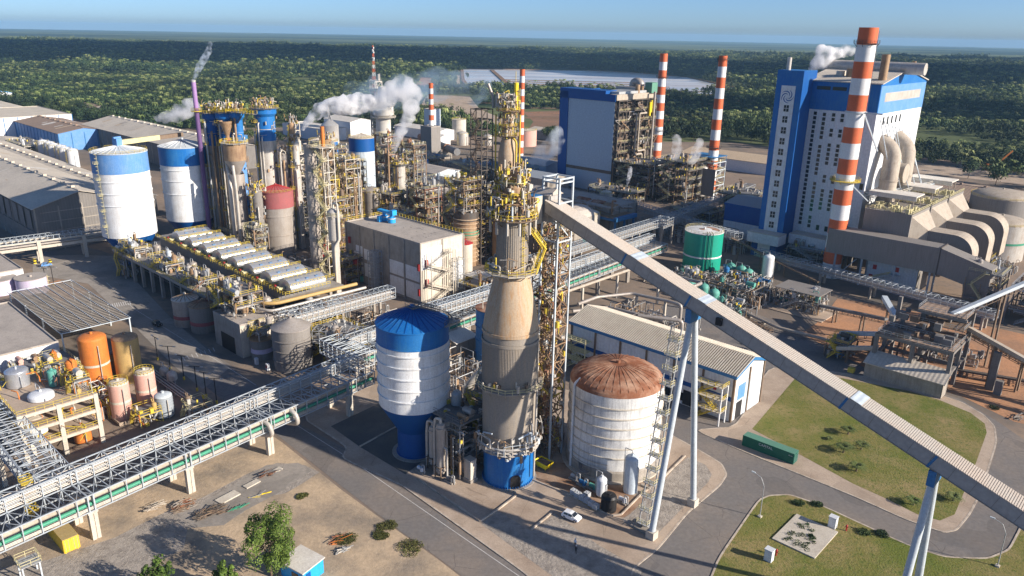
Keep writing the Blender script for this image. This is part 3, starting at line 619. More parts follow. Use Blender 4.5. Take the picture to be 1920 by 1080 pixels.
def stack(name, label, u, v, h, r0, r1, n, first='stripe_orange', z0=0, plats=(), group=None, top_dark=True):
    o = T(name, label, 'chimney', u, v, z0, 0, group); b = B(); ms = ['stripe_orange', 'stripe_white']
    for i in range(n):
        za, zb = h * (1 - i / n), h * (1 - (i + 1) / n); ra, rb = r1 + (r0 - r1) * i / n, r1 + (r0 - r1) * (i + 1) / n; b.lathe([(rb, zb), (ra, za)], 32, m=i % 2)
    b.lathe([(r1, h), (r1 - .25, h), (r1 - .25, h - 3), (0, h - 3)], 24, m=2); b.build('shaft', ms + ['dark'], o)
    for z, wd_, mm in plats:
        b = B(); rr = r1 + (r0 - r1) * (1 - z / h); b.lathe([(rr, z), (rr + wd_, z), (rr + wd_, z + .12), (rr, z + .12)], 24); b.ringrail((0, 0), rr + wd_ - .05, z + .1, 1.1, n=20)
        for i in range(8): a = pi * i / 4; b.bm((rr * cos(a), rr * sin(a), z - 1.2), ((rr + wd_) * cos(a), (rr + wd_) * sin(a), z), .12)
        b.build('platform', mm, o)
    b = B(); a = R(20)
    for k in (-.25, .25): b.bm(((r0 + .2) * cos(a), (r0 + .2) * sin(a) + k, 1), ((r1 + .2) * cos(a), (r1 + .2) * sin(a) + k, h - 1), .07)
    b.build('ladder', 'steel_grey', o); return o
def vessel(name, label, u, v, r, h, m='insul', z0=0, legs=0, dome=.5, n=20, rail=False, group=None, cat='tank', rings=0, roofm=None, pipe=True):
    o = T(name, label, cat, u, v, z0, 0, group); b = B(); b.lathe([(0, legs), (r * .9, legs), (r, legs + .15), (r, legs + h)], n)
    for i in range(rings): z = legs + h * (i + 1) / (rings + 1); b.lathe([(r, z - .08), (r + .1, z - .08), (r + .1, z + .08), (r, z + .08)], n)
    b.build('shell', m, o); b = B(); b.lathe([(r + .02, legs + h)] + [(r * cos(R(a)), legs + h + dome * r * sin(R(a))) for a in range(15, 90, 15)] + [(.001, legs + h + dome * r)], n); b.cyl(0, 0, legs + h + dome * r - .05, legs + h + dome * r + .4, .3, 8); b.build('head', roofm or m, o)
    if legs:
        b = B(); [b.bm((r * .8 * cos(a), r * .8 * sin(a), 0), (r * .8 * cos(a), r * .8 * sin(a), legs + .3), .25) for a in (.8, 2.4, 3.9, 5.5)]; b.build('support', 'steel_grey', o)
    if pipe: b = B(); b.pipe([(r + .3, 0, .3), (r + .3, 0, legs + h * .8), (r - .1, 0, legs + h * .8)], .12, 6); b.pipe([(0, 0, legs + h + dome * r + .3), (0, 0, legs + h + dome * r + 1), (-r - .4, 0, legs + h + dome * r + 1), (-r - .4, 0, .3)], .1, 6); b.build('pipe', 'galv', o)
    if rail: b = B(); b.ringrail((0, 0), r, legs + h, n=16); b.ladder((0, -r - .25, 0), legs + h, 0, -90); b.build('railing', 'yellow', o)
    return o
# ------------------------------------------------------------------ foreground: blue and white silo
t = silo('storage_silo', 'white silo with blue seamed roof and blue cone foot left of the tapered tower', 'silo', -118.9, 96.6, 7.7, 31.4, 'white', 'blue', 3.2, rings=(15.8, 18.4, 21, 23.6, 26.2), band=(27.6, 31.4, 'blue'), cone=(13, 3.9, 6.2, 'blue_deep'), rail=False, seams=28, seam_m='blue_deep', n=64)
b = B(); b.ringrail((0, 0), 7.8, 31.4, a0=20, a1=140, n=12); b.rail([(0, .8, 34.8), (0, 7.8, 31.6)], 1.1); b.rail([(1.4, .8, 34.8), (1.4, 7.8, 31.6)], 1.1); b.stair((.7, 7.6, 31.6), (.7, 1, 34.6), 1.3); b.box(-1, -1, 34.6, 1.6, 1, 34.7); b.rail([(-1, -1, 34.7), (1.6, -1, 34.7), (1.6, 1, 34.7)]); b.build('walkway', 'steel_grey', t)
b = B(); b.lathe([(7.9, 31.6), (8.6, 31.6), (8.6, 31.75)], 20, a0=15, a1=130); b.cyl(0, 0, .0, .35, 5.2, 40); b.build('plinth', 'concrete', t)
# big vertical fan duct between silo and tower
b = B(); b.pipe([(0, 0, 0), (0, 0, 14), (1.5, 2, 17), (3, 4, 19), (4.5, 3, 16), (4.5, 1, 13)], .9, 14, bend=2); top(b, 'vent_duct', 'insul_light', 'curved pale duct rising behind the blue and white silo', 'duct', -113.5, 107.5)
# ------------------------------------------------------------------ digester tower
t = T('digester_tower', 'tall brown tapered digester tower on a bright blue cylindrical foot', 'process tower', -97.1, 104)
b = B(); b.lathe([(5.25, .2), (5.25, 8.6)], 64); b.lathe([(5.25, 8.6), (5.9, 8.6), (5.9, 9.1), (5.6, 9.3)], 48, m=1)
for i in range(60): a = 2 * pi * i / 60; b.cb(5.4 * cos(a), 5.4 * sin(a), .15, .2, .2, .45, 0)
b.cyl(0, 0, 0, .2, 6.1, 40, 2); b.build('foot', ['blue', 'insul_light', 'concrete'], t)
b = B(); an = R(-30); ax = Vector((cos(an), sin(an), 0)); ay = Vector((-sin(an), cos(an), 0)); pts = [(-1.1, .3), (1.1, .3), (1.1, 2.3)] + [(1.1 * cos(R(q)), 2.3 + 1.1 * sin(R(q))) for q in range(20, 180, 20)] + [(-1.1, 2.3)]
vs = []; 
for dd in (5.0, 5.42): vs += [ax * (dd - .12 * x * x * .5) + ay * x + Vector((0, 0, z)) for x, z in pts]
n_ = len(pts); b.add(vs, [tuple(range(n_, 2 * n_))], 0); b.add(vs, [(i, (i + 1) % n_, (i + 1) % n_ + n_, i + n_) for i in range(n_)], 1); b.build('doorway', ['black', 'blue_deep'], t)
b = B(); pr = [(5.55, 9.1), (5.6, 22.5), (5.7, 22.6), (5.7, 32), (5.55, 32.2), (5.55, 34)]; b.lathe(pr, 72); 
for z in (22.7, 32.0): b.lathe([(5.75, z - .3), (5.85, z - .3), (5.85, z + .3), (5.7, z + .3)], 64)
for i in range(120): a = 2 * pi * i / 120; b.bm((5.72 * cos(a), 5.72 * sin(a), 22.9), (5.72 * cos(a), 5.72 * sin(a), 31.7), .06, .06)
b.build('lower_shell', 'digester', t)
b = B(); pr = [(5.6, 34)]; 
for i in range(1, 13): x = i / 12; pr.append((5.6 - 2.4 * (x ** 1.35), 34 + 12 * x))
b.lathe(pr, 64); b.lathe([(5.7, 33.7), (5.8, 33.7), (5.8, 34.3), (5.6, 34.3)], 64); b.build('shoulder', 'digester_tan', t)
b = B(); b.lathe([(3.2, 46), (3.15, 46.2), (2.95, 56.6)], 48); [b.bm((3.16 * cos(a), 3.16 * sin(a), 46.4), (2.97 * cos(a), 2.97 * sin(a), 56.3), .06, .06) for a in [2 * pi * i / 48 for i in range(48)]]; b.build('neck', 'digester', t)
def plat(o, r0, r1, z, mat_='concrete_pale', rm='yellow_pale', n=10, off=0, rr=True, name='platform'):
    b = B(); b.lathe([(r0, z), (r1, z), (r1, z + .18), (r0, z + .18)], n, a0=off, a1=off + 360, sm=False)
    for i in range(n): a = R(off) + 2 * pi * i / n; b.bm((r0 * cos(a), r0 * sin(a), z - 1.4), (r1 * .97 * cos(a), r1 * .97 * sin(a), z), .14)
    b.build(name, mat_, o)
    if rr: b = B(); b.rail([(r1 * cos(R(off) + 2 * pi * i / n), r1 * sin(R(off) + 2 * pi * i / n), z + .15) for i in range(n)], 1.1, closed=True, step=1.4, t=.08); b.build('railing', rm, o)
plat(t, 5.6, 7.1, 22.2, 'concrete', 'yellow_pale', 10, 18); plat(t, 3.2, 5.4, 46.0, 'concrete_pale', 'yellow', 10, 18); plat(t, 2.9, 4.9, 56.6, 'steel_brown', 'yellow', 12)
b = B()
for k, z in enumerate((8.1, 8.9, 9.8)): b.lathe([(6.1 + .25 * k, z), (6.4 + .25 * k, z + .15), (6.1 + .25 * k, z + .4), (5.9 + .25 * k, z + .2), (6.1 + .25 * k, z)], 40, a0=150, a1=400)
for i in range(14): a = R(-170 + i * 13); b.pipe([(6.7 * cos(a), 6.7 * sin(a), 8.4), (6.5 * cos(a), 6.5 * sin(a), 10 + (i % 3) * .8), (5.5 * cos(a), 5.5 * sin(a), 10 + (i % 3) * .8)], .12, 6)
b.pipe([(6.2, -.6, 8), (6.2, -.6, 13), (5.5, -.6, 13)], .25); b.pipe([(6.1, .4, 8), (6.1, .4, 14.5), (5.5, .4, 14.5)], .25); b.pipe([(6.0, 1.4, 2), (6.2, 1.4, 22)], .22)
b.build('ring_pipe', 'insul_light', t)
def clutter(t, r0, r1, z0, z1, n, seed, ms=('insul_light', 'yellow', 'insul_rust', 'steel_brown', 'cream')):
    r = random.Random(seed); b = B()
    for _ in range(n):
        a = r.uniform(0, 6.28); q = r.uniform(r0, r1); z = r.uniform(z0, z1); x, y = q * cos(a), q * sin(a); k = r.random(); m = r.randint(0, len(ms) - 1); a2 = a + r.uniform(-.8, .8)
        if k < .3: b.cb(x, y, z, r.uniform(.2, .8), r.uniform(.2, .8), r.uniform(.3, 1.3), m)
        elif k < .6: b.pipe([(x, y, z), (x, y, z + r.uniform(.8, 2.5)), (q * cos(a2), q * sin(a2), z + r.uniform(.8, 2.5))], r.uniform(.06, .2), 6, m)
        elif k < .8: b.cyl(x, y, z, z + r.uniform(.4, 1.6), r.uniform(.12, .45), 8, m)
        else: b.bm((x, y, z), (q * cos(a2), q * sin(a2), z + r.uniform(-.2, 1.4)), .1, None, m)
    b.build('fitting', list(ms), t)
clutter(t, 2.4, 5.0, 56.7, 60, 150, 501); clutter(t, 1.5, 3.4, 60, 65.5, 110, 502); clutter(t, 3.2, 5.0, 46.2, 47.5, 40, 503); clutter(t, 5.6, 6.9, 22.4, 23.6, 24, 504); clutter(t, 5.6, 7.2, 7, 12, 90, 505, ('insul_light', 'steel_grey', 'insul_rust', 'steel_white'))
# head of the tower: separator, feeders and platforms
r_ = random.Random(11); b = B(); b.lathe([(2.5, 56.7), (2.5, 59.5), (1.9, 60.5), (1.9, 62.5), (1.2, 63.5), (1.1, 65.3), (0, 65.8)], 24); b.build('separator', 'insul_rust', t)
for z, rr in ((60.2, 3.2), (63.4, 2.6)): plat(t, 1.4, rr, z, 'yellow_pale', 'yellow', 8)
for i in range(16):
    b = B(); a = r_.uniform(0, 6.28); q = r_.uniform(1.8, 4.1); z = 56.8 + r_.choice((0, 0, 0, 3.5)); x, y = q * cos(a), q * sin(a); h_ = r_.uniform(.8, 2.6)
    b.cyl(x, y, z, z + h_, r_.uniform(.2, .5), 10); b.pipe([(x, y, z + h_), (x, y, z + h_ + .8), (x * .3, y * .3, z + h_ + 1.2)], .12, 6); b.build('valve', r_.choice(['insul_light', 'steel_white', 'insul_rust', 'steel_brown']), t)
b = B(); [b.bm((4.4 * cos(a), 4.4 * sin(a), 54), (4.4 * cos(a), 4.4 * sin(a), 57), .35) for a in [2 * pi * i / 12 for i in range(12)]]
for i in range(12): a = r_.uniform(0, 6.28); q = r_.uniform(2, 4.6); z = r_.uniform(57, 60); b.pipe([(q * cos(a), q * sin(a), 56.8), (q * cos(a), q * sin(a), z + 2), (1.5 * cos(a + 1), 1.5 * sin(a + 1), z + 2)], .14, 6)
b.pipe([(3.6, -1, 22), (3.6, -1, 30)], .1); b.build('pipework', 'insul_light', t)
b = B(); b.cyl(-4.2, -1.6, 57, 59.6, .55, 12); b.build('white_cabinet', 'steel_white', t)
b = B(); b.stair((4.9, 1, 46.2), (4.4, 4.2, 50.5), 1); b.stair((4.6, 4.2, 50.5), (4.6, .5, 54.5), 1); b.ladder((3.2, -.4, 46.3), 10, 0, 0); b.stair((2.2, 2.8, 56.8), (2.2, -1, 60.3), .9); b.build('stair', 'yellow', t)
# ------------------------------------------------------------------ steel stair and lift tower
t = T('lift_tower', 'slender lattice stair and lift tower of white and rusty steel right of the tapered tower', 'steel tower', -97, 117)
b = B(); s = 2.1
for x, y in ((-s, -s), (s, -s), (s, s), (-s, s)): b.bm((x, y, 0), (x, y, 63), .34, .34)
for z in list(range(50, 64, 4)) + [63]:
    z = min(z, 62.8)
    for (x, y), (p, q) in (((-s, -s), (s, -s)), ((s, -s), (s, s)), ((s, s), (-s, s)), ((-s, s), (-s, -s))): b.bm((x, y, z), (p, q, z), .28)
b.bm((s, -s, 54), (s, s, 50), .2); b.build('post', 'steel_white', t)
b = B(); rr = random.Random(3)
for k in range(13):
    z = k * 3.9
    for (x, y), (p, q) in (((-s, -s), (s, -s)), ((s, -s), (s, s)), ((s, s), (-s, s)), ((-s, s), (-s, -s))):
        b.bm((x, y, z), (p, q, z + 3.9), .16); b.bm((p, q, z), (x, y, z + 3.9), .12); b.bm((x, y, z + 3.9), (p, q, z + 3.9), .2)
b.build('brace', 'insul_rust', t)
clutter(t, .6, 3.0, 1, 52, 260, 520, ('insul_rust', 'rust', 'steel_brown', 'yellow', 'insul_light'))
b = B(); [b.cyl(-5.5 + (k % 3) * .5, 2.2 + (k // 3) * .5, 0, 50 - k * 3, .22, 8) for k in range(6)]; b.build('riser', 'insul_rust', t)
for dx, nm, mm in ((-4.6, 'stair_flight', 'steel_brown'), ):
    b = B(); frame_tower(b, dx, -1.8, dx + 2.5, 2.4, 0, 56, 3.1, 2, 2, .2)
    for k in range(18):
        z = k * 3.1; a, c = ((-1.4, 2) if k % 2 == 0 else (2, -1.4)); b.stair((dx + 1.2, a, z), (dx + 1.2, c, z + 3.1), 1.1, 0, 1); b.box(dx, c - .6, z + 3.05, dx + 2.5, c + .6, z + 3.15); b.rail([(dx, c, z + 3.1), (dx + 2.5, c, z + 3.1)], 1, 1, .08, 1)
    b.build(nm, [mm, 'yellow'], t)
b = B()
for k in range(26): z = rr.uniform(2, 54); x = rr.uniform(-4.5, 2); b.pipe([(x, rr.uniform(-1.8, 1.8), z), (x, 0, z + rr.uniform(2, 7)), (x - 1.5, 0, z + 7)], rr.uniform(.1, .22), 6, rr.randint(0, 1))
for k in range(9): z = 4 + k * 5.5; b.cb(-3 + rr.uniform(-1, 3), rr.uniform(-1, 1), z, rr.uniform(.8, 1.6), 1, rr.uniform(.8, 1.6), rr.randint(1, 2))
b.build('pipework', ['insul_rust', 'rust', 'steel_white'], t)
b = B(); b.box(-2.9, -6.4, 54, -.6, -4, 59.6, 0); b.box(-2.92, -6.42, 56.1, -.58, -3.98, 56.7, 1); b.box(-2.92, -6.42, 53.9, -.58, -3.98, 55.7, 2); b.box(-.59, -6.3, 54, -.5, -4.1, 59.5, 2); b.build('lift_cabin', ['blue_trim', 'insul_rust', 'concrete_pale'], t)
b = B(); b.box(-5.5, -6.2, 56.3, -2.9, -4.2, 56.5); b.rail([(-5.5, -6.2, 56.5), (-3, -6.2, 56.5)], 1.4, t=.16, step=.7); b.rail([(-5.5, -4.2, 56.5), (-3, -4.2, 56.5)], 1.4, t=.14); b.bm((-3, -6.2, 56.3), (-3, -6.2, 59.3), .7, .2); b.build('bridge', 'yellow', t)
# ------------------------------------------------------------------ inclined conveyor gallery along u
ZB = lambda u: 43 - .333 * (u + 63.2)
t = T('conveyor_gallery', 'long enclosed beige conveyor gallery sloping down to the right across the view', 'conveyor', -63.2, 115.1)
b = B(); x0, x1, hw, hh = -34, 82, 1.75, 2.6
def gz(x): return ZB(-63.2 + x) + 1.6
vs = [(x, y, gz(x) + z) for x in (x0, x1) for y, z in ((-hw, 0), (hw, 0), (hw, hh), (-hw, hh))]
b.add(vs, [(0, 4, 7, 3), (1, 2, 6, 5), (0, 3, 2, 1), (4, 5, 6, 7)], 0); b.add(vs, [(0, 1, 5, 4)], 0); b.build('side_wall', 'gallery_side', t)
b = B(); n = 380
for i in range(n):
    xa, xb = x0 + (x1 - x0) * i / n, x0 + (x1 - x0) * (i + .58) / n; xc = x0 + (x1 - x0) * (i + 1) / n; e = .12
    for (p, q, dz) in ((xa, xb, .13), (xb, xc, .05)): b.add([(p, -hw - e, gz(p) + hh - .05), (q, -hw - e, gz(q) + hh - .05), (q, -hw - e, gz(q) + hh + dz), (p, -hw - e, gz(p) + hh + dz), (p, hw + e, gz(p) + hh - .05), (q, hw + e, gz(q) + hh - .05), (q, hw + e, gz(q) + hh + dz), (p, hw + e, gz(p) + hh + dz)], [(0, 1, 2, 3), (3, 2, 6, 7), (4, 7, 6, 5), (1, 5, 6, 2), (0, 3, 7, 4)])
b.build('roof', 'gallery', t)
b = B()
for i in range(39):
    x = x0 + 2 + i * 2.95; b.add([(x - .8, -hw - .03, gz(x - .8)), (x - .74, -hw - .03, gz(x - .74)), (x + .06, -hw - .03, gz(x + .06) + hh - .1), (x, -hw - .03, gz(x) + hh - .1)], [(0, 1, 2, 3)])
b.add([(x, -hw - .05, gz(x) + z) for x in (x0, x1) for z in (.0, .2)], [(0, 2, 3, 1)]); b.build('sheet_joint', 'duct_grey', t)
for x in (-14, 0, 28.5, 42, 70):
    b = B(); mlist = 'blue_trim'
    b.add([(x + dx - sh, y, gz(x + dx - sh) + z) for dx in (0, .35) for y, z, sh in ((-hw - .05, -.05, 1.1), (-hw - .05, hh + .02, 0), (-hw, hh + .02, 0), (-hw, -.05, 1.1))], [(0, 1, 5, 4), (1, 2, 6, 5), (0, 4, 7, 3), (4, 5, 6, 7), (0, 3, 2, 1)]); b.build('joint_band', 'blue_trim', t)
b = B(); x = 6; b.box(x - .5, -hw - .5, gz(x) + .7, x + .6, -hw + .1, gz(x) + 2); b.build('side_hatch', 'dark', t)
for x in (-13, 1.5, 29): b = B(); b.add([(x + dx, y, gz(x + dx) + hh + .2) for dx in (0, 1.8) for y in (-hw - .14, hw + .14)], [(0, 2, 3, 1)]); b.build('roof_light', 'panel', t)
b = B(); b.box(-43, -1.2, gz(-32) - 1.2, -33.5, 2.6, gz(-32) + 4.2); b.build('head_house', 'gallery_side', t)
b = B(); b.add([(-43.4, -1.5, gz(-32) + 4.2), (-33.1, -1.5, gz(-32) + 4.2), (-33.1, 2.9, gz(-32) + 4.2), (-43.4, 2.9, gz(-32) + 4.2), (-43.4, .7, gz(-32) + 5.4), (-33.1, .7, gz(-32) + 5.4)], [(0, 1, 5, 4), (2, 3, 4, 5), (0, 4, 3), (1, 2, 5)]); b.build('head_roof', 'gallery', t)
def mast(label, u, legs=7.4, du=0, nm='conveyor_support'):
    zt = ZB(u) + 1.6; t = T(nm, label, 'support', u, 115.1)
    for k in (-1, 1):
        b = B(); b.tube((0, k * legs, 1.6), (0, k * .75, zt - 2.4), .62, 14, 0, .55); b.build('leg', 'steel_white', t)
        b = B(); b.cb(0, k * legs, 0, 1.7, 1.7, 1.7); b.build('footing', 'concrete_pale', t)
    b = B(); b.box(-.55, -1.9, zt - 2.6, .55, 1.9, zt - .1); b.build('cap', 'blue_trim', t); return t
mast('pale blue steel A frame support under the conveyor beside the rust topped tank', -63.2); mast('tall pale A frame conveyor support standing on the grass at the lower right', -21.2, 6.2)
# ladder tower beside the first support
t = T('access_stair', 'narrow galvanised stair tower with small yellow landings beside the conveyor support', 'stair', -66.3, 109.3)
b = B(); zt = 40
for k in range(14):
    z = 1 + k * 2.8; f = k / 14; y = f * 5.6; b.cb(.2, y, z, 2.4, 1.5, .12, 0); b.rail([(-1, y - .7, z + .1), (1.3, y - .7, z + .1), (1.3, y + .7, z + .1)], 1, 1, .08, 1.2); b.ladder((-.4 if k % 2 else .6, y + .3, z), 2.9, 0, 0, cage=False)
for x in (-.9, 1.2): b.bm((x, 0, 0), (x, 5.6, zt), .2)
b.cb(0, 0, 0, 3.6, 3, .5, 2); b.build('landing', ['galv', 'yellow_pale', 'concrete'], t)
# ------------------------------------------------------------------ rust topped tank
t = silo('storage_tank', 'large round white weathered tank with rust brown domed roof', 'tank', -85.8, 125.9, 10.1, 19.6, 'white_old', 'rust', 3.6, rings=(5.6, 7.9, 10.2, 12.5, 14.8, 17.1), rail=False, n=72, dome=True, seams=36, seam_m='rust', ringm='cream')
b = B(); b.lathe([(10.12, .1), (10.4, .1), (10.4, 2.2), (10.12, 2.6)], 64); b.cyl(0, 0, 0, .4, 11.2, 64, 1); b.build('base_ring', ['concrete', 'concrete_pale'], t)
b = B(); b.pipe([(-4.2, -9.55, .4), (-4.2, -9.55, 19.9), (-3.6, -8.2, 21)], .3, 10); b.build('down_pipe', 'white', t)
b = B(); [b.lathe([(10.1, z), (10.35, z), (10.35, z + .12)], 24, a0=-120, a1=-60) for z in (3, 4)]; b.build('weld_band', 'cream', t)
top(B().box(-1.1, -.2, 0, 1.1, .2, .5), 'concrete_step', 'concrete', 'short concrete step by the curved kerb of the rust topped tank', 'step', -73.5, 121)
vessel('pressure_vessel', 'tall plain grey white vertical vessel in front of the rust topped tank', -75.1, 117.6, 1.4, 7.9, 'panel', dome=.5)
vessel('white_vessel', 'short fat white vertical vessel between the black tank and rust topped tank', -78.2, 111.8, 1.05, 3.6, 'plastic_white', legs=.5, dome=.6)
t = T('water_tank', 'black ribbed plastic water tank on the paved corner', 'tank', -74.4, 109.2, .12); b = B(); b.lathe([(0, 0), (1.55, 0)] + [(1.55 + .04 * (i % 2), .2 + i * .2) for i in range(15)] + [(1.3, 3.4), (0, 3.6)], 28); b.build('shell', 'black', t); b = B(); b.cyl(0, 0, 3.55, 3.8, .4, 12); b.build('lid', 'dark', t)
first = None; ibl = ['farthest left white bulk container of the row by the kerb', 'second white bulk container from the left in the row by the kerb', 'third white bulk container in the row by the kerb', 'white bulk container stacked at the middle of the row by the kerb', 'blue grey bulk container near the right of the kerb row', 'bulk container with tan side at the right end of the row', 'lone white bulk container behind the middle of the row']
for i, (u, v) in enumerate(((-82.6, 108.3), (-81.3, 108.1), (-80, 107.9), (-78.7, 107.8), (-77.4, 107.6), (-76.2, 107.4), (-80, 109.5))):
    if not first:
        t = T('bulk_container', ibl[0], 'container', u, v, .12, 0, 'white bulk containers lined up by the kerb'); b = B(); b.box(-.5, -.5, .2, .5, .5, 1.2); b.cyl(0, 0, 1.2, 1.28, .15, 8); b.build('bottle', 'plastic_white', t)
        b = B(); frame_tower(b, -.53, -.53, .53, .53, 0, 1.25, .3, 4, 4, .05, 0, False); b.build('cage', 'galv', t); b = B(); [b.box(-.55, y, 0, .55, y + .12, .15) for y in (-.55, -.06, .43)]; b.build('pallet', 'ochre', t); first = t
    else:
        c = dup(first, u, v, .12, (i * 7) % 5 - 2, ibl[i])
# process skid and heat exchangers left of the blue foot
hx = ['left', 'tallest', 'middle', 'right']
lab = ['slim vertical heat exchanger at the left front corner of the exchanger group', 'tallest vertical heat exchanger nearest the camera in the exchanger group', 'vertical heat exchanger in the shaded rear of the exchanger group', 'vertical heat exchanger at the right rear close to the blue foot']
for i, (u, v, h, r) in enumerate(((-110.5, 94.6, 10.3, .85), (-106.6, 93.4, 12.8, 1.0), (-109.3, 98.4, 12, .9), (-106.2, 98, 10.5, .8))):
    t = T('heat_exchanger', lab[i], 'heat exchanger', u, v, 0, 0, 'vertical heat exchangers left of the blue foot'); b = B()
    b.lathe([(0, 1.2), (r * .8, 1.3), (r * .8, 2), (r * 1.15, 2), (r * 1.15, 2.3), (r, 2.3), (r, h - 1), (r * 1.2, h - 1), (r * 1.2, h - .7), (r, h - .7), (r * .9, h), (0, h + .3)], 20); b.build('shell', ['insul_light', 'insul', 'steel_brown', 'insul'][i], t)
    b = B(); b.pipe([(0, 0, h + .2), (0, 0, h + 1.1), (-1.2, -.4, h + 1.1), (-1.5, -.4, h - 2), (-1.5, -.4, .5)], .32, 10, bend=.9); b.pipe([(r, 0, h * .6), (r + .9, 0, h * .6), (r + .9, 0, 1)], .22, 8); b.pipe([(0, r, 3), (0, r + .7, 3), (0, r + .7, h - 2), (0, 0, h - 2)], .2, 8); b.build('pipe', 'insul_light', t)
    b = B(); [b.bm((x, y, 0), (x, y, 3), .2) for x in (-.9, .9) for y in (-.9, .9)]; b.box(-1.1, -1.1, 2.9, 1.1, 1.1, 3.05); b.build('support', 'steel_brown', t)
module('process_module', 'dark pipe and pump structure filling the shade between silo and blue foot', 'machinery', -112, 95.5, 9, 9, 13, 4.2, 21, fm='steel_grey', rm='steel_grey', dens=1.6, nx=2, ny=2, t=.25)
module('process_module', 'taller pipe rack structure behind the exchangers, against the brown tower', 'machinery', -110, 104, 7, 10, 15, 4, 22, fm='steel_brown', rm='yellow', dens=1.3, nx=2, ny=2, t=.25)
t = T('control_cabinet', 'tall beige steel cabinet standing at the left edge of the blue foot', 'cabinet', -101.5, 97.0); b = B(); b.box(-1, -.8, .8, 1, .8, 5.2); b.box(-1.1, -.9, 5.2, 1.1, .9, 5.35); b.build('body', 'cream', t); b = B(); b.box(-.8, -.86, 1.2, -.05, -.8, 4.8); b.box(.05, -.86, 1.2, .8, -.8, 4.8); b.build('door', 'concrete_pale', t); b = B(); b.box(-1.2, -1, 0, 1.2, 1, .8); b.build('plinth', 'concrete', t)
r_ = random.Random(4)
for i, (u, v, s, l) in enumerate(((-104, 93.5, .8, 'pump on a concrete base left of the beige cabinet'), (-111.4, 91.7, .7, 'small round white drum on the pavement in front of the exchangers'), (-86, 112.8, .8, 'pump beside the left foot of the rust topped tank'), (-83.4, 112.2, .7, 'small pump with blue motor behind the bulk containers'), (-81, 112.6, .8, 'green topped dosing drum behind the bulk containers'), (-73.8, 113, .7, 'small white drum at the foot of the tall plain vessel'))):
    t = T('pump_unit', l, 'pump', u, v, .12); b = B(); b.tube((-s, 0, .9), (s * .3, 0, .9), .42, 12, r2=.42); b.cyl(s * .8, 0, .4, 1.3, .45, 12); b.build('casing', ['steel_grey', 'plastic_white', 'insul_light', 'blue_trim', 'green_dome', 'plastic_white'][i], t); b = B(); b.cb(0, 0, 0, 2.4, 1.1, .35); b.build('base', 'concrete', t); b = B(); b.pipe([(s * .8, 0, 1.2), (s * .8, 0, 2), (s * .8 + .8, 0, 2), (s * .8 + .8, 0, 0)], .12, 6); b.build('pipe', 'galv', t)
t = T('yellow_skip', 'bright yellow steel skip at the foot of the lattice lift tower', 'skip', -93.6, 111.6, 0); b = B(); b.add([(-1.3, -.9, .6), (1.3, -.9, .6), (1.3, .9, .6), (-1.3, .9, .6), (-1.8, -1.2, 1.9), (1.8, -1.2, 1.9), (1.8, 1.2, 1.9), (-1.8, 1.2, 1.9)], [(0, 3, 2, 1), (0, 1, 5, 4), (1, 2, 6, 5), (2, 3, 7, 6), (3, 0, 4, 7)]); b.add([(-1.6, -1, 1.7), (1.6, -1, 1.7), (1.6, 1, 1.7), (-1.6, 1, 1.7)], [(0, 1, 2, 3)], 1); b.build('body', ['yellow_bright', 'dark'], t); b = B(); [b.bm((x, y, 0), (x, y, .8), .15) for x in (-1.1, 1.1) for y in (-.7, .7)]; b.build('leg', 'yellow', t)
for (u, v, l) in ((-90.3, 119.5, 'low dark pipe trestle running from the lift tower to the rust topped tank'),):
    t = T('pipe_trestle', l, 'pipes', u, v); b = B(); [b.pipe([(0, y, 2.4), (5, y - 6, 2.4), (7, y - 6, 2.4)], .15, 6) for y in (0, .4, .8)]; b.build('pipe', 'steel_grey', t); b = B(); [b.bm((x, y, 0), (x, y, 2.4), .2) for x, y in ((.2, .3), (2.6, -2.6), (5, -5.6))]; b.build('post', 'steel_grey', t)
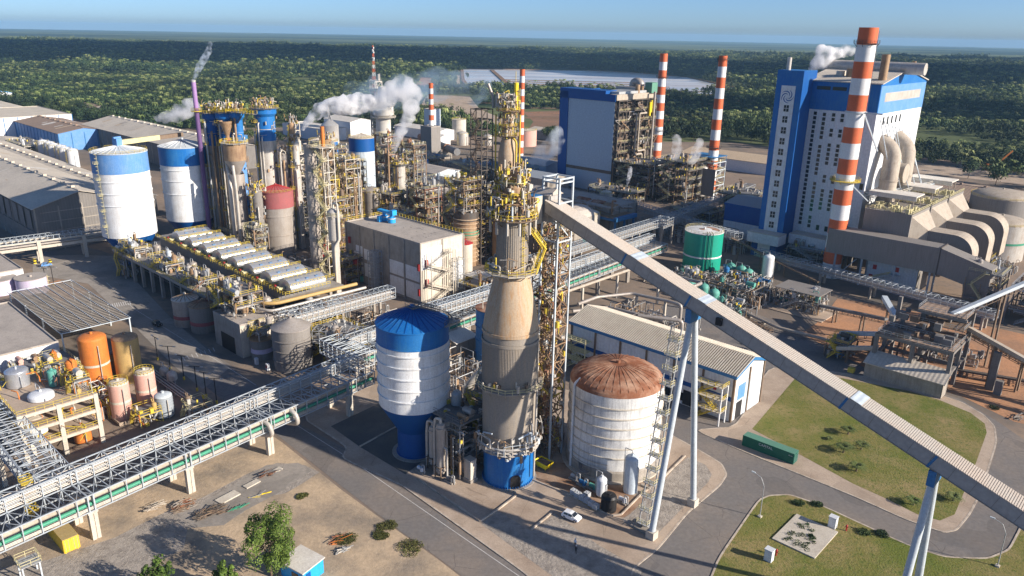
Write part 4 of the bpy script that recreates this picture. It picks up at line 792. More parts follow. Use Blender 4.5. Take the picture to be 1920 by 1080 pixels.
# ------------------------------------------------------------------ car, people
def car(u, v, az, label, bm_='car'):
    t = T('parked_car', label, 'car', u, v, .13, az); b = B()
    P = [(-1.85, .45), (-1.9, .8), (-1.75, 1.0), (-1.45, 1.42), (-.2, 1.5), (.35, 1.44), (1.0, .98), (1.7, .84), (1.88, .62), (1.88, .38), (1.5, .28), (-1.6, .28)]
    n = len(P); W2 = lambda z: .82 if z < 1.0 else .82 - (z - 1) * .36; vs = [(x, -W2(z), z) for x, z in P] + [(x, W2(z), z) for x, z in P]
    b.add(vs, [tuple(range(n)), tuple(range(2 * n - 1, n - 1, -1))]); b.add(vs, [((i + 1) % n, i, i + n, (i + 1) % n + n) for i in range(n)]); b.build('body', bm_, t)
    for nm, q in (('windscreen', [(.97, -.74, 1.01), (.97, .74, 1.01), (.39, .62, 1.43), (.39, -.62, 1.43)]), ('rear_window', [(-1.74, .7, 1.05), (-1.74, -.7, 1.05), (-1.5, -.62, 1.38), (-1.5, .62, 1.38)])):
        b = B(); b.add([(x + (.02 if x > 0 else -.02), y, z + .02) for x, y, z in q], [(0, 1, 2, 3)]); b.build(nm, 'glass', t)
    for s in (-1, 1):
        for xs in ((-1.35, -.45), (-.38, .6)):
            b = B(); z0, z1 = 1.02, 1.38; q = [(xs[0], z0), (xs[1] + (.2 if xs[1] > 0 else 0), z0), (xs[1] - (.1 if xs[1] > 0 else 0), z1), (xs[0] + .1, z1)]; b.add([(x, s * (W2(z) + .015), z) for x, z in q], [(0, 1, 2, 3) if s < 0 else (3, 2, 1, 0)]); b.build('window', 'glass', t)
        for x in (-1.2, 1.2):
            w = B(); w.tube((x, s * .66, .3), (x, s * .86, .3), .31, 18); wo_ = w.build('wheel', 'rubber', t); w = B(); w.tube((x, s * .84, .3), (x, s * .875, .3), .18, 12); w.build('rim', 'silver', wo_)
        b = B(); b.box(1.7, s * .5 - .15, .64, 1.89, s * .5 + .15, .78); b.build('headlight', 'silver', t)
        b = B(); b.box(-1.91, s * .65 - .1, .75, -1.8, s * .65 + .1, 1.0); b.build('tail_light', 'red', t); b = B(); b.box(.45, s * .83, .98, .62, s * 1.0, 1.1); b.build('mirror', 'car', t)
    return t
car(-77.7, 101.6, 8, 'small white hatchback parked on the paved apron'); car(-327, 84, 80, 'small pale blue car under the old concrete pipe bridge', 'blue_faded'); car(-68.6, 356.8, 20, 'black car parked between the long flue duct and the beige tank', 'black'); car(-235, 88, 5, 'dark car at the road edge near the twin brown tanks', 'black')
def person(label, u, v, rot, top_m, leg_m, hat, arm=0):
    t = T('person', label, 'person', u, v, .14, rot); 
    V = [(0, 0, .93), (0, 0, 1.15), (0, 0, 1.38), (0, 0, 1.5), (0, 0, 1.62), (0, 0, 1.74), (-.1, 0, .88), (-.12, .02, .48), (-.12, -.02, .08), (-.12, .14, .04), (.1, 0, .88), (.13, .1, .48), (.14, -.08, .08), (.14, .08, .04),
         (-.19, 0, 1.38), (-.25, -.02, 1.1), (-.22, .12, .86), (-.21, .18, .78), (.19, 0, 1.38), (.26, .02, 1.1), (.2, .2, .95 + arm), (.16, .27, .95 + arm)]
    E_ = [(0, 1), (1, 2), (2, 3), (3, 4), (4, 5), (0, 6), (6, 7), (7, 8), (8, 9), (0, 10), (10, 11), (11, 12), (12, 13), (2, 14), (14, 15), (15, 16), (16, 17), (2, 18), (18, 19), (19, 20), (20, 21)]
    Rr = [.15, .14, .15, .06, .085, .07, .09, .065, .05, .045, .09, .065, .05, .045, .065, .05, .038, .035, .065, .05, .038, .035]
    me = bpy.data.meshes.new('body'); me.from_pydata(V, E_, []); o = bpy.data.objects.new('body', me); COL.objects.link(o); o.parent = t
    md = o.modifiers.new('skin', 'SKIN'); 
    if not me.skin_vertices: 
        bpy.context.view_layer.objects.active = o
    sk_ = me.skin_vertices[0].data if me.skin_vertices else None
    if sk_:
        for i, r in enumerate(Rr): sk_[i].radius = (r, r)
        sk_[0].use_root = True
    o.modifiers.new('sub', 'SUBSURF').render_levels = 1
    m = bpy.data.materials.new('clothes'); m.use_nodes = True; N = m.node_tree.nodes; L = m.node_tree.links; tc = N.new('ShaderNodeTexCoord'); sp = N.new('ShaderNodeSeparateXYZ'); rp = N.new('ShaderNodeValToRGB'); rp.color_ramp.interpolation = 'CONSTANT'
    L.new(tc.outputs['Object'], sp.inputs[0]); dv = N.new('ShaderNodeMath'); dv.operation = 'DIVIDE'; dv.inputs[1].default_value = 2; L.new(sp.outputs[2], dv.inputs[0]); L.new(dv.outputs[0], rp.inputs[0])
    e = rp.color_ramp.elements; e[0].color = (.02, .02, .02, 1); e[0].position = 0; e[1].position = .05; e[1].color = (*leg_m, 1); q = e.new(.465); q.color = (*top_m, 1); q = e.new(.745); q.color = (.25, .14, .09, 1); L.new(rp.outputs[0], N['Principled BSDF'].inputs['Base Color']); me.materials.append(m)
    b = B(); b.lathe([(.13, 1.74), (.115, 1.74), (.11, 1.82), (.07, 1.87), (.001, 1.89)], 12); b.build('hard_hat', hat, t); return t
person('person in a white shirt, dark trousers and white hard hat on the gravel', -71.8, 95.4, 200, (.65, .68, .72), (.02, .025, .04), 'plastic_white', .25)
person('person all in dark clothes with a white hard hat on the gravel, nearer the camera', -70.4, 93.9, 20, (.02, .022, .03), (.015, .015, .02), 'plastic_white')
# ------------------------------------------------------------------ green container with its lettering
def shipbox(name, label, u, v, L_, rot, body, topm, text=None, w=2.44, h=2.6, z=.13):
    t = T(name, label, 'container', u, v, z, rot); b = B()
    n = int(L_ / .28)
    for s in (0, 1):
        y = 0 if s == 0 else w; sg = 1 if s == 0 else -1
        for i in range(n): xa = .12 + (L_ - .24) * i / n; xb = .12 + (L_ - .24) * (i + .5) / n; xc = .12 + (L_ - .24) * (i + 1) / n; b.add([(xa, y + sg * .03, .15), (xb, y + sg * .03, .15), (xb, y + sg * .03, h - .12), (xa, y + sg * .03, h - .12), (xc, y + sg * .07, .15), (xc, y + sg * .07, h - .12)], [(0, 1, 2, 3), (1, 4, 5, 2)] if s == 0 else [(3, 2, 1, 0), (2, 5, 4, 1)])
    for x in (0, L_): b.box(min(x, x - .01 if x else 0) - 0, .05, .1, (x if x else .04), w - .05, h - .1)
    b.box(0, 0, 0, L_, w, .14); 
    for x in (0, L_ - .12):
        for y in (0, w - .12): b.box(x, y, 0, x + .12, y + .12, h)
    for y in (0, w - .1): b.box(0, y, h - .12, L_, y + .1, h + .01)
    b.build('body', body, t)
    b = B(); b.box(.02, .02, h - .08, L_ - .02, w - .02, h + .025); b.build('roof', topm, t)
    d = B(); d.box(L_ + .005, .1, .2, L_ + .05, w / 2 - .02, h - .15); d.build('door', body, t); d = B(); d.box(L_ + .005, w / 2 + .02, .2, L_ + .05, w - .1, h - .15); d.build('door', body, t)
    d = B(); [d.bm((L_ + .08, y, .2), (L_ + .08, y, h - .2), .05) for y in (.35, .9, w - .9, w - .35)]; d.build('lock_rod', 'galv', t)
    if text:
        for tx, x, zz, sz in text:
            cu = bpy.data.curves.new('lettering', 'FONT'); cu.body = tx; cu.size = sz; cu.extrude = .01; cu.align_x = 'CENTER'; o = bpy.data.objects.new('lettering', cu); COL.objects.link(o); dg = bpy.context.evaluated_depsgraph_get(); me = bpy.data.meshes.new_from_object(o.evaluated_get(dg)); bpy.data.objects.remove(o)
            me.materials.clear(); me.materials.append(MT['steel_white']); oo = bpy.data.objects.new('lettering', me); COL.objects.link(oo); oo.parent = t; oo.location = (x, -.02, zz); oo.rotation_euler = (R(90), 0, 0)
    return t
shipbox('shipping_container', 'long dark green shipping container lettered CAPITAL beside the lawn', -67.5, 151.6, 12.19, 1, 'green_box', 'green_box_top', [('CAPITAL', 5.6, 1.62, .85), ('____', 5.6, 1.35, .25), ('CLHU', 11.4, 1.8, .35)])
# ------------------------------------------------------------------ kerbside things on the lawns
def lamp_post(label, u, v, h=9, rot=150, m='galv', grp='street lamps by the lawns'):
    t = T('street_lamp', label, 'street lamp', u, v, .12, rot, grp); b = B(); b.tube((0, 0, .3), (0, 0, h * .78), .11, 8, r2=.07); b.pipe([(0, 0, h * .6), (.1, 0, h * .8), (.8, 0, h * .95), (2.2, 0, h)], .06, 6); b.build('pole', m, t)
    b = B(); b.box(2.1, -.16, h - .06, 2.9, .16, h + .1); b.build('lamp_head', 'steel_white', t); b = B(); b.box(-.35, -.35, -.05, .35, .35, .3); b.build('footing', 'concrete_pale', t)
lamp_post('curved grey street lamp at the corner of the smaller lawn near the green container', -51.6, 128.4, rot=178); lamp_post('curved grey street lamp at the right edge near the road bend', -13.9, 144.9, rot=178)
for (u, v, l) in ((-44.4, 117.2, 'white kiosk box standing alone at the left part of the near lawn'), (-40, 135.3, 'white kiosk box at the back corner of the concrete pad')):
    t = T('utility_kiosk', l, 'kiosk', u, v, .13, 0, 'white kiosks on the near lawn'); b = B(); b.box(-.7, -.6, 0, .7, .6, 2.3); b.box(-.78, -.68, 2.3, .78, .68, 2.42); b.build('cabinet', 'plastic_white', t); b = B(); b.box(-.6, -.63, .25, .6, -.6, 2.1); b.build('door', 'white', t)
for (u, v, l) in ((-44.0, 119.4, 'small red hydrant post beside the left white kiosk'), (-37.6, 136, 'small red hydrant post right of the concrete pad')):
    t = T('hydrant', l, 'hydrant', u, v, .13); b = B(); b.lathe([(.14, 0), (.14, 1.0), (.2, 1.05), (.2, 1.2), (.05, 1.4), (0, 1.4)], 10); b.build('barrel', 'red', t); b = B(); b.tube((-.3, 0, .8), (.3, 0, .8), .08, 8); b.build('nozzle', 'red', t)
b = B(); b.box(-4.1, -5.3, -.05, 4.1, 5.6, .22); o = top(b, 'concrete_pad', 'concrete_pale', 'old cracked concrete pad with weeds growing on the near lawn', 'concrete pad', -42.6, 128.7, .13)
r_ = random.Random(8)
def tuft(b, x, y, z, s, n, r, m=0, flat=1.):
    for _ in range(n):
        a = r.uniform(0, 6.28); q = s * math.sqrt(r.random()); p = Vector((x + q * cos(a), y + q * sin(a), z + r.uniform(0, s * .8 * flat) * (1 - q / s * .6)))
        d = Vector((r.uniform(-1, 1), r.uniform(-1, 1), r.uniform(-.3, 1))).normalized(); e = d.orthogonal().normalized(); k = r.uniform(.1, .24); b.add([p - e * k * .5, p + e * k * .5, p + d * k * 1.4], [(0, 1, 2)], m)
b = B()
for _ in range(26): tuft(b, r_.uniform(-2.2, 3), r_.uniform(-4.6, 4), .22, r_.uniform(.25, .7), 40, r_)
top(b, 'weeds', 'leaf', 'ragged weeds growing through the cracked concrete pad', 'weeds', -42.6, 128.7, .13)['kind'] = 'stuff'
def bush(label, u, v, s, hgt=1, mt='leaf', n=500, seed=0, name='bush', grp=None):
    r = random.Random(seed); b = B()
    for k in range(5): a = r.uniform(0, 6.28); q = s * .45; tuft(b, q * cos(a), q * sin(a), 0, s * .65, n // 5, r, 0, hgt)
    return top(b, name, mt, label, 'bush', u, v, .12, 0, grp)
for i, (u, v, s, l) in enumerate(((-48.2, 138.3, 1.2, 'dark round bush at the left of the pair by the road kerb'), (-45.2, 140.5, 1.1, 'dark round bush at the right of the pair by the road kerb'), (-34.9, 137.8, 1.1, 'dark bush left of the pair near the blue leg shadow'), (-32.2, 139.6, 1.2, 'dark bush at the right of the pair on the near lawn'))): bush(l, u, v, s, 1.3, 'leaf', 900, i)
for i, (u, v, s, l, mt) in enumerate(((-103.8, 67.2, 2.1, 'low green shrub on the sandy ground right of the leafy tree', 'weed'), (-101.2, 74.8, 1.9, 'narrow dry weed patch at the road edge', 'weed'), (-100, 72.5, 1.6, 'second dry weed patch along the road edge', 'weed'), (-93, 73.6, 2.5, 'broad weedy shrub at the road edge nearest the camera', 'weed'), (-121, 69, 1.3, 'small shrub on the sand by the scrap heaps', 'weed'))): bush(l, u, v, s, .35, mt, 1300, 20 + i)
def palm(label, u, v, h=2.2, seed=0, s=2.1):
    r = random.Random(seed); t = T('palm', label, 'palm', u, v, .12, r.uniform(0, 360), 'young palms on the larger lawn'); b = B(); b.tube((0, 0, 0), (.1, 0, h), .22, 8, r2=.14); b.build('trunk', 'trunk', t); b = B()
    for i in range(30):
        a = 2 * pi * i / 30 + r.uniform(-.2, .2); el = r.uniform(.7, 1.5); d = Vector((cos(a), sin(a), 0)); sd = Vector((-sin(a), cos(a), 0)); P0 = Vector((.1, 0, h)); L_ = s * r.uniform(.8, 1.1)
        for k in range(9):
            f = (k + .5) / 9; c = P0 + d * L_ * f * cos(el * .7) + Vector((0, 0, L_ * (sin(el) * f - .75 * f * f)))
            for q in (-1, 1): w = .8 * s / 2.1 * (1 - abs(f - .4)); tip = c + sd * q * w + d * .28 + Vector((0, 0, -.12)); b.add([c - d * .07, c + d * .07, tip], [(0, 1, 2)])
        b.add([P0 + sd * .04, P0 - sd * .04, P0 + d * L_ * cos(el * .7) + Vector((0, 0, L_ * (sin(el) - .75)))], [(0, 1, 2)])
    b.build('frond', 'palm_leaf', t)
for i, (u, v, h, s, l) in enumerate(((-51.8, 174.6, 2, 2.2, 'highest palm of the lawn group, farthest from the camera'), (-49.3, 165.2, 2, 2.7, 'large silvery palm left of centre in the lawn group'), (-46.9, 169.6, 1.9, 2.2, 'palm at the right of the large silvery one'), (-44.2, 159.2, 1.8, 2.4, 'lowest palm of the lawn group, nearest the kerb'), (-25.6, 162, 1.5, 2.0, 'lone palm near the rounded right end of the lawn'), (-31, 154.5, 1.7, 2.0, 'palm partly hidden behind the conveyor support legs'), (-54, 169, .6, .9, 'tiny palm sprout left of the lawn group'))): palm(l, u, v, h * .5, i, s * 1.15)
# ------------------------------------------------------------------ workshop beside the lawn
WSH = building('workshop', 'long white workshop with tan ribbed gable roof and blue trim behind the rust topped tank', -125.5, 160, 50.5, 15.5, 12.6, 'panel_white', 'roof_tan', 'gx', 2.6, 'white', .7, fascia='blue_trim', bays=9, baym='steel_brown', win=[('f', 2 + 8.3 * i, 1, 6.4, 2.2) for i in range(5)], door=[('r', 2.2, 0, 3, 4.5, 'dark'), ('r', 6, .1, 8, 9, 'panel'), ('f', 3, .2, 4, 3.2, 'dark'), ('f', 20, .2, 5, 4, 'dark'), ('f', 37, .2, 5, 4, 'dark')])
b = B(); e = .75
for i in range(82):
    x = -e + (50.5 + 2 * e) * i / 81
    for s in (0, 1):
        ya, yb = (-e, 7.75) if s == 0 else (15.5 + e, 7.75); za = 12.6 - 2.6 * e / 7.75 + .34; b.bm((x, ya, za), (x, yb, 15.5), .24, .2)
b.build('roof_rib', 'cream', WSH)
for i, (x, y) in enumerate(((14, 10), (30, 10.5), (38, 12))): b = B(); z = 15.2 - (y - 7.75) * 2.6 / 7.75 + .2; b.add([(x, y, z + .15), (x + .9, y, z + .15), (x + .9, y + 2.6, z - .7), (x, y + 2.6, z - .7)], [(0, 1, 2, 3)]); b.build('skylight', 'galv', WSH)
b = B(); b.box(0, -.08, 5.4, 50.5, -.02, 6.6); b.build('blue_band', 'blue_deep', WSH)
b = B(); b.box(50.51, 2.4, 5, 50.56, 6.2, 9); b.build('sign', 'blue_faded', WSH)
b = B(); b.box(45.2, -.25, 7.2, 46, -.03, 9.5); b.build('hose_box', 'red', WSH)
t = T('fire_stair', 'yellow three flight outside stair at the near end of the workshop', 'stair', -79.5, 156.4); b = B()
for k in range(3): z = k * 3.3; a, c = ((-3.2, 1.6) if k % 2 == 0 else (1.6, -3.2)); b.stair((a, 1, z), (c, 1, z + 3.3), 1.1, 0, 0)
b.build('stair_flight', 'yellow', t); b = B(); [b.box(-4.2, -.6, 3.3 * k, 3.6, 2.6, 3.3 * k + .12) for k in (1, 2, 3)]; b.build('landing', 'concrete_pale', t); b = B(); [b.rail([(-4.2, -.6, 3.3 * k + .1), (3.6, -.6, 3.3 * k + .1), (3.6, 2.6, 3.3 * k + .1)], 1.1, t=.1) for k in (1, 2, 3)]; b.build('railing', 'yellow', t); b = B(); [b.bm((x, y, 0), (x, y, 10), .3) for x in (-4, 3.5) for y in (-.5, 2.4)]; b.build('column', 'white', t)
t = T('fire_stair', 'dirty yellow outside stair at the far left end of the workshop', 'stair', -124.5, 156.6); b = B()
for k in range(3): z = k * 3; a, c = ((0, 4.6) if k % 2 == 0 else (4.6, 0)); b.stair((a, 1, z), (c, 1, z + 3), 1.1, 0, 0); b.box(-1.5, -.5, z + 3, 7, 2.3, z + 3.1); b.rail([(-1.5, -.5, z + 3.1), (7, -.5, z + 3.1)], 1.1, t=.1)
[b.bm((x, -.4, 0), (x, -.4, 9.5), .25) for x in (-1.4, 6.8)]; b.build('stair_flight', 'yellow_pale', t)
# ------------------------------------------------------------------ long pipe rack
def rack_piece(b, P0, P1, n, m_):
    """P0,P1 = near edge points in (u,v); adds the frames"""
def long_rack(label, p0, p1, cols, lamps=True, tray=5.8, gal=2.8, z0=6, z1=9.3, z2=12.1, bay=3.0, sm='rack_steel', ctop='concrete_pale', name='pipe_rack', bends=(), rails=True):
    a = math.degrees(math.atan2(p1[1] - p0[1], p1[0] - p0[0])); t = T(name, label, 'pipe rack', p0[0], p0[1], 0, a); L_ = math.hypot(p1[0] - p0[0], p1[1] - p0[1]); n = round(L_ / bay); b = B()
    # local x along the rack, y = away from the near edge
    for y, z in ((0, z0), (0, z1), (tray, z0), (tray, z1), (tray, z2), (tray + gal, z1), (tray + gal, z2), (tray + gal, z0)): b.bm((0, y, z), (L_, y, z), .2)
    for i in range(n + 1):
        x = L_ * i / n; b.bm((x, 0, z0), (x, 0, z1), .17); b.bm((x, tray, z0), (x, tray, z2), .17); b.bm((x, tray + gal, z1), (x, tray + gal, z2), .15); b.bm((x, 0, z1), (x, tray, z1), .17); b.bm((x, tray, z2), (x, tray + gal, z2), .15); b.bm((x, 0, z0), (x, tray + gal, z0), .17); b.bm((x, tray, z1), (x, tray + gal, z1), .15)
        if i < n:
            x2 = L_ * (i + 1) / n; e = (0, tray) if i % 2 else (tray, 0); b.bm((x, e[0], z1), (x2, e[1], z1), .1); b.bm((x, tray - e[0], z1), (x2, tray - e[1], z1), .1); g = (tray, tray + gal) if i % 2 else (tray + gal, tray); b.bm((x, g[0], z2), (x2, g[1], z2), .1)
            e = (z1, z2) if i % 2 else (z2, z1); b.bm((x, tray + gal, e[0]), (x2, tray + gal, e[1]), .08)
    b.build('truss', sm, t)
    b = B(); b.pipe([(0, 1.0, z0 + 2.35), (L_, 1.0, z0 + 2.35)], .52, 14); b.build('big_pipe', 'duct_tan', t)
    b = B(); b.pipe([(0, .75, z0 + 1.15), (L_, .75, z0 + 1.15)], .38, 12); b.build('green_pipe', 'green_pipe', t)
    b = B(); r = random.Random(int(L_ * 7))
    for k in range(6): y = 1.5 + k * .72; b.tube((0, y, z0 + .35), (L_, y, z0 + .35), r.choice((.12, .18, .25)), 6, r.randint(0, 2))
    for k in range(5):
        for q in range(3): b.tube((0, tray + .35 + k * .5, z1 + .3 + q * .85), (L_, tray + .35 + k * .5, z1 + .3 + q * .85), r.choice((.09, .12, .17)), 6, r.randint(0, 2))
    for k in range(3): b.tube((0, .25, z0 + .25 + k * .22), (L_, .25, z0 + .25 + k * .22), .09, 6)
    b.build('pipe', ['insul_light', 'galv', 'steel_white'], t)
    for x in cols:
        for y in (.5, tray + gal - 1):
            b = B(); b.box(x - .75, y - .45, 0, x - .12, y + .45, z0 - .5); b.box(x + .12, y - .45, 0, x + .75, y + .45, z0 - .5); b.box(x - .9, y - .6, z0 - .5, x + .9, y + .6, z0 - .12); b.box(x - .12, y - .3, 0, x + .12, y + .3, z0 - .5)
            b.build('column', ctop, t)
        b = B(); [b.bm((x + q, 0, z0), (x + q, 0, z1 + .1), .25) for q in (-.5, .5)]; [b.bm((x + q, 0, z1), (x + q, tray, z1), .25) for q in (-.5, .5)]; [b.bm((x + q, tray, z1), (x + q, tray, z2), .2) for q in (-.5, .5)]; b.build('portal', sm, t)
    for x in bends: b = B(); b.pipe([(x, 1, z0 + 2.35), (x + .2, -1, z0 + 1.9), (x + .4, -1.6, z0 - .5), (x, 2, z0 - 1.3)], .5, 12, bend=1.6); b.build('pipe_loop', 'insul_light', t)
    return t
long_rack('long white steel pipe rack crossing the lower left on paired concrete columns', (-133.6, 12), (-143.4, 104), [23.3, 42.3, 61.4, 84.5], bends=(60.6, 67.5))
long_rack('continuation of the white pipe rack passing behind the tapered tower on columns', (-152, 108), (-158.5, 262), [6, 26, 46, 66, 86, 106, 126], z0=7, z1=10, z2=12.8, tray=6, ctop='concrete')
t = T('pipe_gallery', 'wide white steel pipe gallery joining the rack at the left picture edge', 'pipe rack', -145, 31.5, 0, 180); b = B(); b.truss((0, 0, 8.5), (42, 0, 8.5), 7, 3.4, 2.8, .16, 0, 2); b.truss((0, 3.4, 8.5), (42, 3.4, 8.5), .2, 3.4, 2.8, .12); b.build('truss', 'rack_steel', t)
b = B(); [b.tube((0, -3 + k * .6, 8.9 + (k % 3) * .9), (42, -3 + k * .6, 8.9 + (k % 3) * .9), .16, 6, k % 2) for k in range(11)]; b.build('pipe', ['galv', 'insul_light'], t); b = B(); [b.box(x, y - .4, 0, x + .8, y + .4, 8.4) for x in (8, 22, 36) for y in (-3, 3)]; b.build('column', 'concrete_pale', t)
t = T('rack_stair', 'small yellow caged ladder with landings between the two white racks', 'ladder', -143.8, 27.5); b = B(); b.ladder((0, 0, 0), 12, 0, 180); [b.cb(0, 0, z, 1.8, 1.8, .1) for z in (6, 9, 12)]; [b.rail([(-.9, -.9, z), (.9, -.9, z), (.9, .9, z), (-.9, .9, z)], closed=True) for z in (6, 9, 12)]; b.build('ladder', 'yellow', t)
t = T('valve_platform', 'small white legged platform with yellow rails at the bottom left by the yellow container', 'platform', -133.4, 23.5); b = B(); [b.bm((x, y, 0), (x, y, 3), .22) for x in (-1.3, 1.3) for y in (-1.3, 1.3)]; [b.bm((-1.3, y, 1), (1.3, y, 2.6), .14) for y in (-1.3, 1.3)]; b.build('leg', 'steel_white', t); b = B(); b.box(-1.6, -1.6, 3, 1.6, 1.6, 3.12); b.build('deck', 'galv', t); b = B(); b.rail([(-1.6, -1.6, 3.1), (1.6, -1.6, 3.1), (1.6, 1.6, 3.1), (-1.6, 1.6, 3.1)], closed=True); b.build('railing', 'yellow_pale', t)
t = shipbox('tool_container', 'bright yellow container with brown dusty roof under the pipe rack', -144.4, 29.2, 9, 1, 'container_yellow', 'container_top', w=2.7, h=2.7, z=.25)
b = B(); [b.box(.2, y, -.25, 8.8, y + .25, 0) for y in (.2, 2.2)]; b.build('skid', 'yellow', t)
def truss_bridge(label, p, q, z, w, h, cols=(), m='rack_steel', name='pipe_bridge', colm='concrete', bay=1.9, npipe=9, cz=None):
    a = math.degrees(math.atan2(q[1] - p[1], q[0] - p[0])); L_ = math.hypot(q[0] - p[0], q[1] - p[1]); t = T(name, label, 'pipe rack', p[0], p[1], 0, a); b = B(); b.truss((0, 0, z), (L_, 0, z), w, h, bay, .15, 0, True); [b.bm((0, s * w / 2, z + h * k), (L_, s * w / 2, z + h * k), .09) for s in (-1, 1) for k in (.33, .66)]; b.build('truss', m, t)
    b = B(); [b.tube((0, -w / 2 + .3 + (w - .6) * (k % 5) / 4, z + .3 + (k // 5) * h * .4), (L_, -w / 2 + .3 + (w - .6) * (k % 5) / 4, z + .3 + (k // 5) * h * .4), (.12, .2, .15)[k % 3], 6, k % 3) for k in range(npipe)]; b.build('pipe', ['insul_light', 'galv', 'insul'], t)
    for x in cols: b = B(); [b.box(x - .35, y - .35, 0, x + .35, y + .35, z - .1) for y in (-w / 2 + .3, w / 2 - .3)]; b.box(x - .35, -w / 2 - .1, z - .6, x + .35, w / 2 + .1, z - .12); b.build('column', colm, t)
    return t
truss_bridge('bright white lattice pipe bridge leading to the grey square building', (-186, 107), (-186, 143), 9, 3.8, 3.4, (16, 30)); truss_bridge('second white lattice pipe bridge lying left of the bright one', (-193, 106), (-191, 127), 8.5, 3.5, 3, (10,))
truss_bridge('steel pipe rack from the grey conical tank back towards the square building', (-176, 108), (-164, 118), 7, 5, 3.5, (4,), 'galv'); truss_bridge('blue shaded lattice rack beside the blue and white silo', (-166, 106), (-150, 106), 7.5, 6, 4, (8,), 'steel_white')
truss_bridge('white lattice pipe rack between square building and tapered tower', (-158, 128), (-158, 178), 12, 4, 3.2, (10, 30), 'steel_white'); truss_bridge('white lattice pipe bridge running from behind the conveyor towards the boiler house', (-170, 185), (-173, 282), 12.5, 4, 3.2, (14, 34, 54, 74, 92))
t = T('pipe_run', 'thick tan pipes on low concrete columns behind the workshop', 'pipes', -150, 186); b = B()
b.pipe([(0, -10, 9), (0, 42, 9)], .5, 12); b.pipe([(6, 0, 6.5), (6, 10, 6.5), (12, 22, 6.5), (24, 24, 6.5), (30, 24, 6.5), (30, 24, 1)], .55, 12, 1); b.pipe([(4, 0, 3.5), (10, 12, 3.5), (30, 14, 3.5)], .6, 12, 1); b.pipe([(28, 2, 8), (40, 8, 8), (40, 8, 0)], .6, 12, 1); b.pipe([(10, 34, 10), (28, 34, 10), (28, 40, 10), (10, 40, 10)], .6, 12, 1); b.build('pipe', ['duct_tan', 'insul'], t); b = B(); [b.cb(x, y, 0, .7, .7, z) for x, y, z in ((0, -8, 8.4), (0, 10, 8.4), (0, 30, 8.4), (14, 22, 6), (24, 24, 6), (14, 35, 9.4), (26, 39, 9.4), (10, 12, 3), (20, 13, 3))]; b.build('column', 'concrete_pale', t)
# ------------------------------------------------------------------ concrete chemical structure, lower left
t = T('concrete_structure', 'open beige concrete frame with tanks inside at the left edge of the picture', 'industrial structure', -192, 34); b = B()
for x in (0, 10, 20):
    for y in (0, 7.5, 15): b.box(x - .45, y - .45, 0, x + .45, y + .45, 12.2)
for z in (4.5, 8.4, 12): 
    for y in (0, 7.5, 15): b.box(-.4, y - .35, z - .7, 20.4, y + .35, z)
    for x in (0, 10, 20): b.box(x - .36, -.4, z - .68, x + .36, 15.4, z - .02)
b.build('frame', 'concrete_pale', t)
for z in (4.5, 8.4, 12): b = B(); b.box(-.3, -.3, z, 20.3, 15.3 if z < 12 else 15.3, z + .14); b.build('floor', 'slab', t); b = B(); b.rail([(-.3, -.3, z + .14), (20.3, -.3, z + .14), (20.3, 15.3, z + .14), (-.3, 15.3, z + .14)], closed=True); b.build('railing', 'yellow', t)
b = B(); r_ = random.Random(31)
for k in range(60): x, y, z = r_.uniform(0, 20), r_.uniform(0, 15), r_.uniform(1, 14); b.pipe([(x, y, z), (x, y, z + r_.uniform(.5, 2)), (x + r_.uniform(-3, 3), y, z + 1.6), (x + r_.uniform(-3, 3), y + r_.uniform(-3, 3), z + 1.6)], r_.choice((.08, .13, .2)), 6, r_.randint(0, 3))
b.build('pipework', ['insul_light', 'orange', 'yellow', 'rust'], t)
for (x, y, r, h, z, m_, l) in ((15, 4, 2.2, 3.2, 5, 'white', 'white round tank with stained roof inside the concrete frame'), (4, 4.5, 2.4, 3.6, 12.2, 'silver', 'silver tank with peaked lid on top of the concrete frame'), (9.6, 10, 1.0, 3.6, 12.2, 'green_dome', 'green and rust vertical drum on the concrete frame'), (17, 12, 1.8, 3.6, .3, 'orange', 'orange banded drum under the concrete frame'), (14.5, 6, 2.6, .9, 12.2, 'plastic_white', 'shallow white round lid with a red cap on the frame roof')):
    c, s = cos(GA), sin(GA); vessel('process_tank', l, -192 + x, 34 + y, r, h, m_, z0=z, roofm='roof_fibre' if m_ == 'white' else m_, dome=.3)
for i, (x, y, l) in enumerate(((4, 11, 'orange pipe column with valves at the back of the frame roof'), (17, 13, 'orange and white pump group at the right back of the frame roof'), (12, 13.5, 'group of yellow drums at the middle back of the frame roof'))):
    module('process_skid', l, 'machinery', -192 + x - 1.5, 34 + y - 1.5, 4, 3.2, 3.6, 3.4, 50 + i, 12.2, 'galv', 'orange', 'insul', 'yellow', 1.4, 2, 2, .15, mix=('orange', 'ochre', 'insul_light', 'pink'))
module('process_skid', 'cluttered pump deck with white pipes left of the orange tank', 'machinery', -213, 43, 13, 12, 8, 4, 61, 0, 'concrete_pale', 'pink', 'insul', 'yellow_pale', 1.6, 3, 3, .4, mix=('orange', 'silver', 'insul_light', 'insul_rust', 'pink'))
module('process_skid', 'lower pump deck at the far left picture edge', 'machinery', -214, 30, 18, 10, 6, 3, 62, 0, 'concrete_pale', 'orange', 'insul', 'yellow_pale', 1.6, 3, 3, .4, mix=('plastic_white', 'silver', 'insul_light', 'orange'))
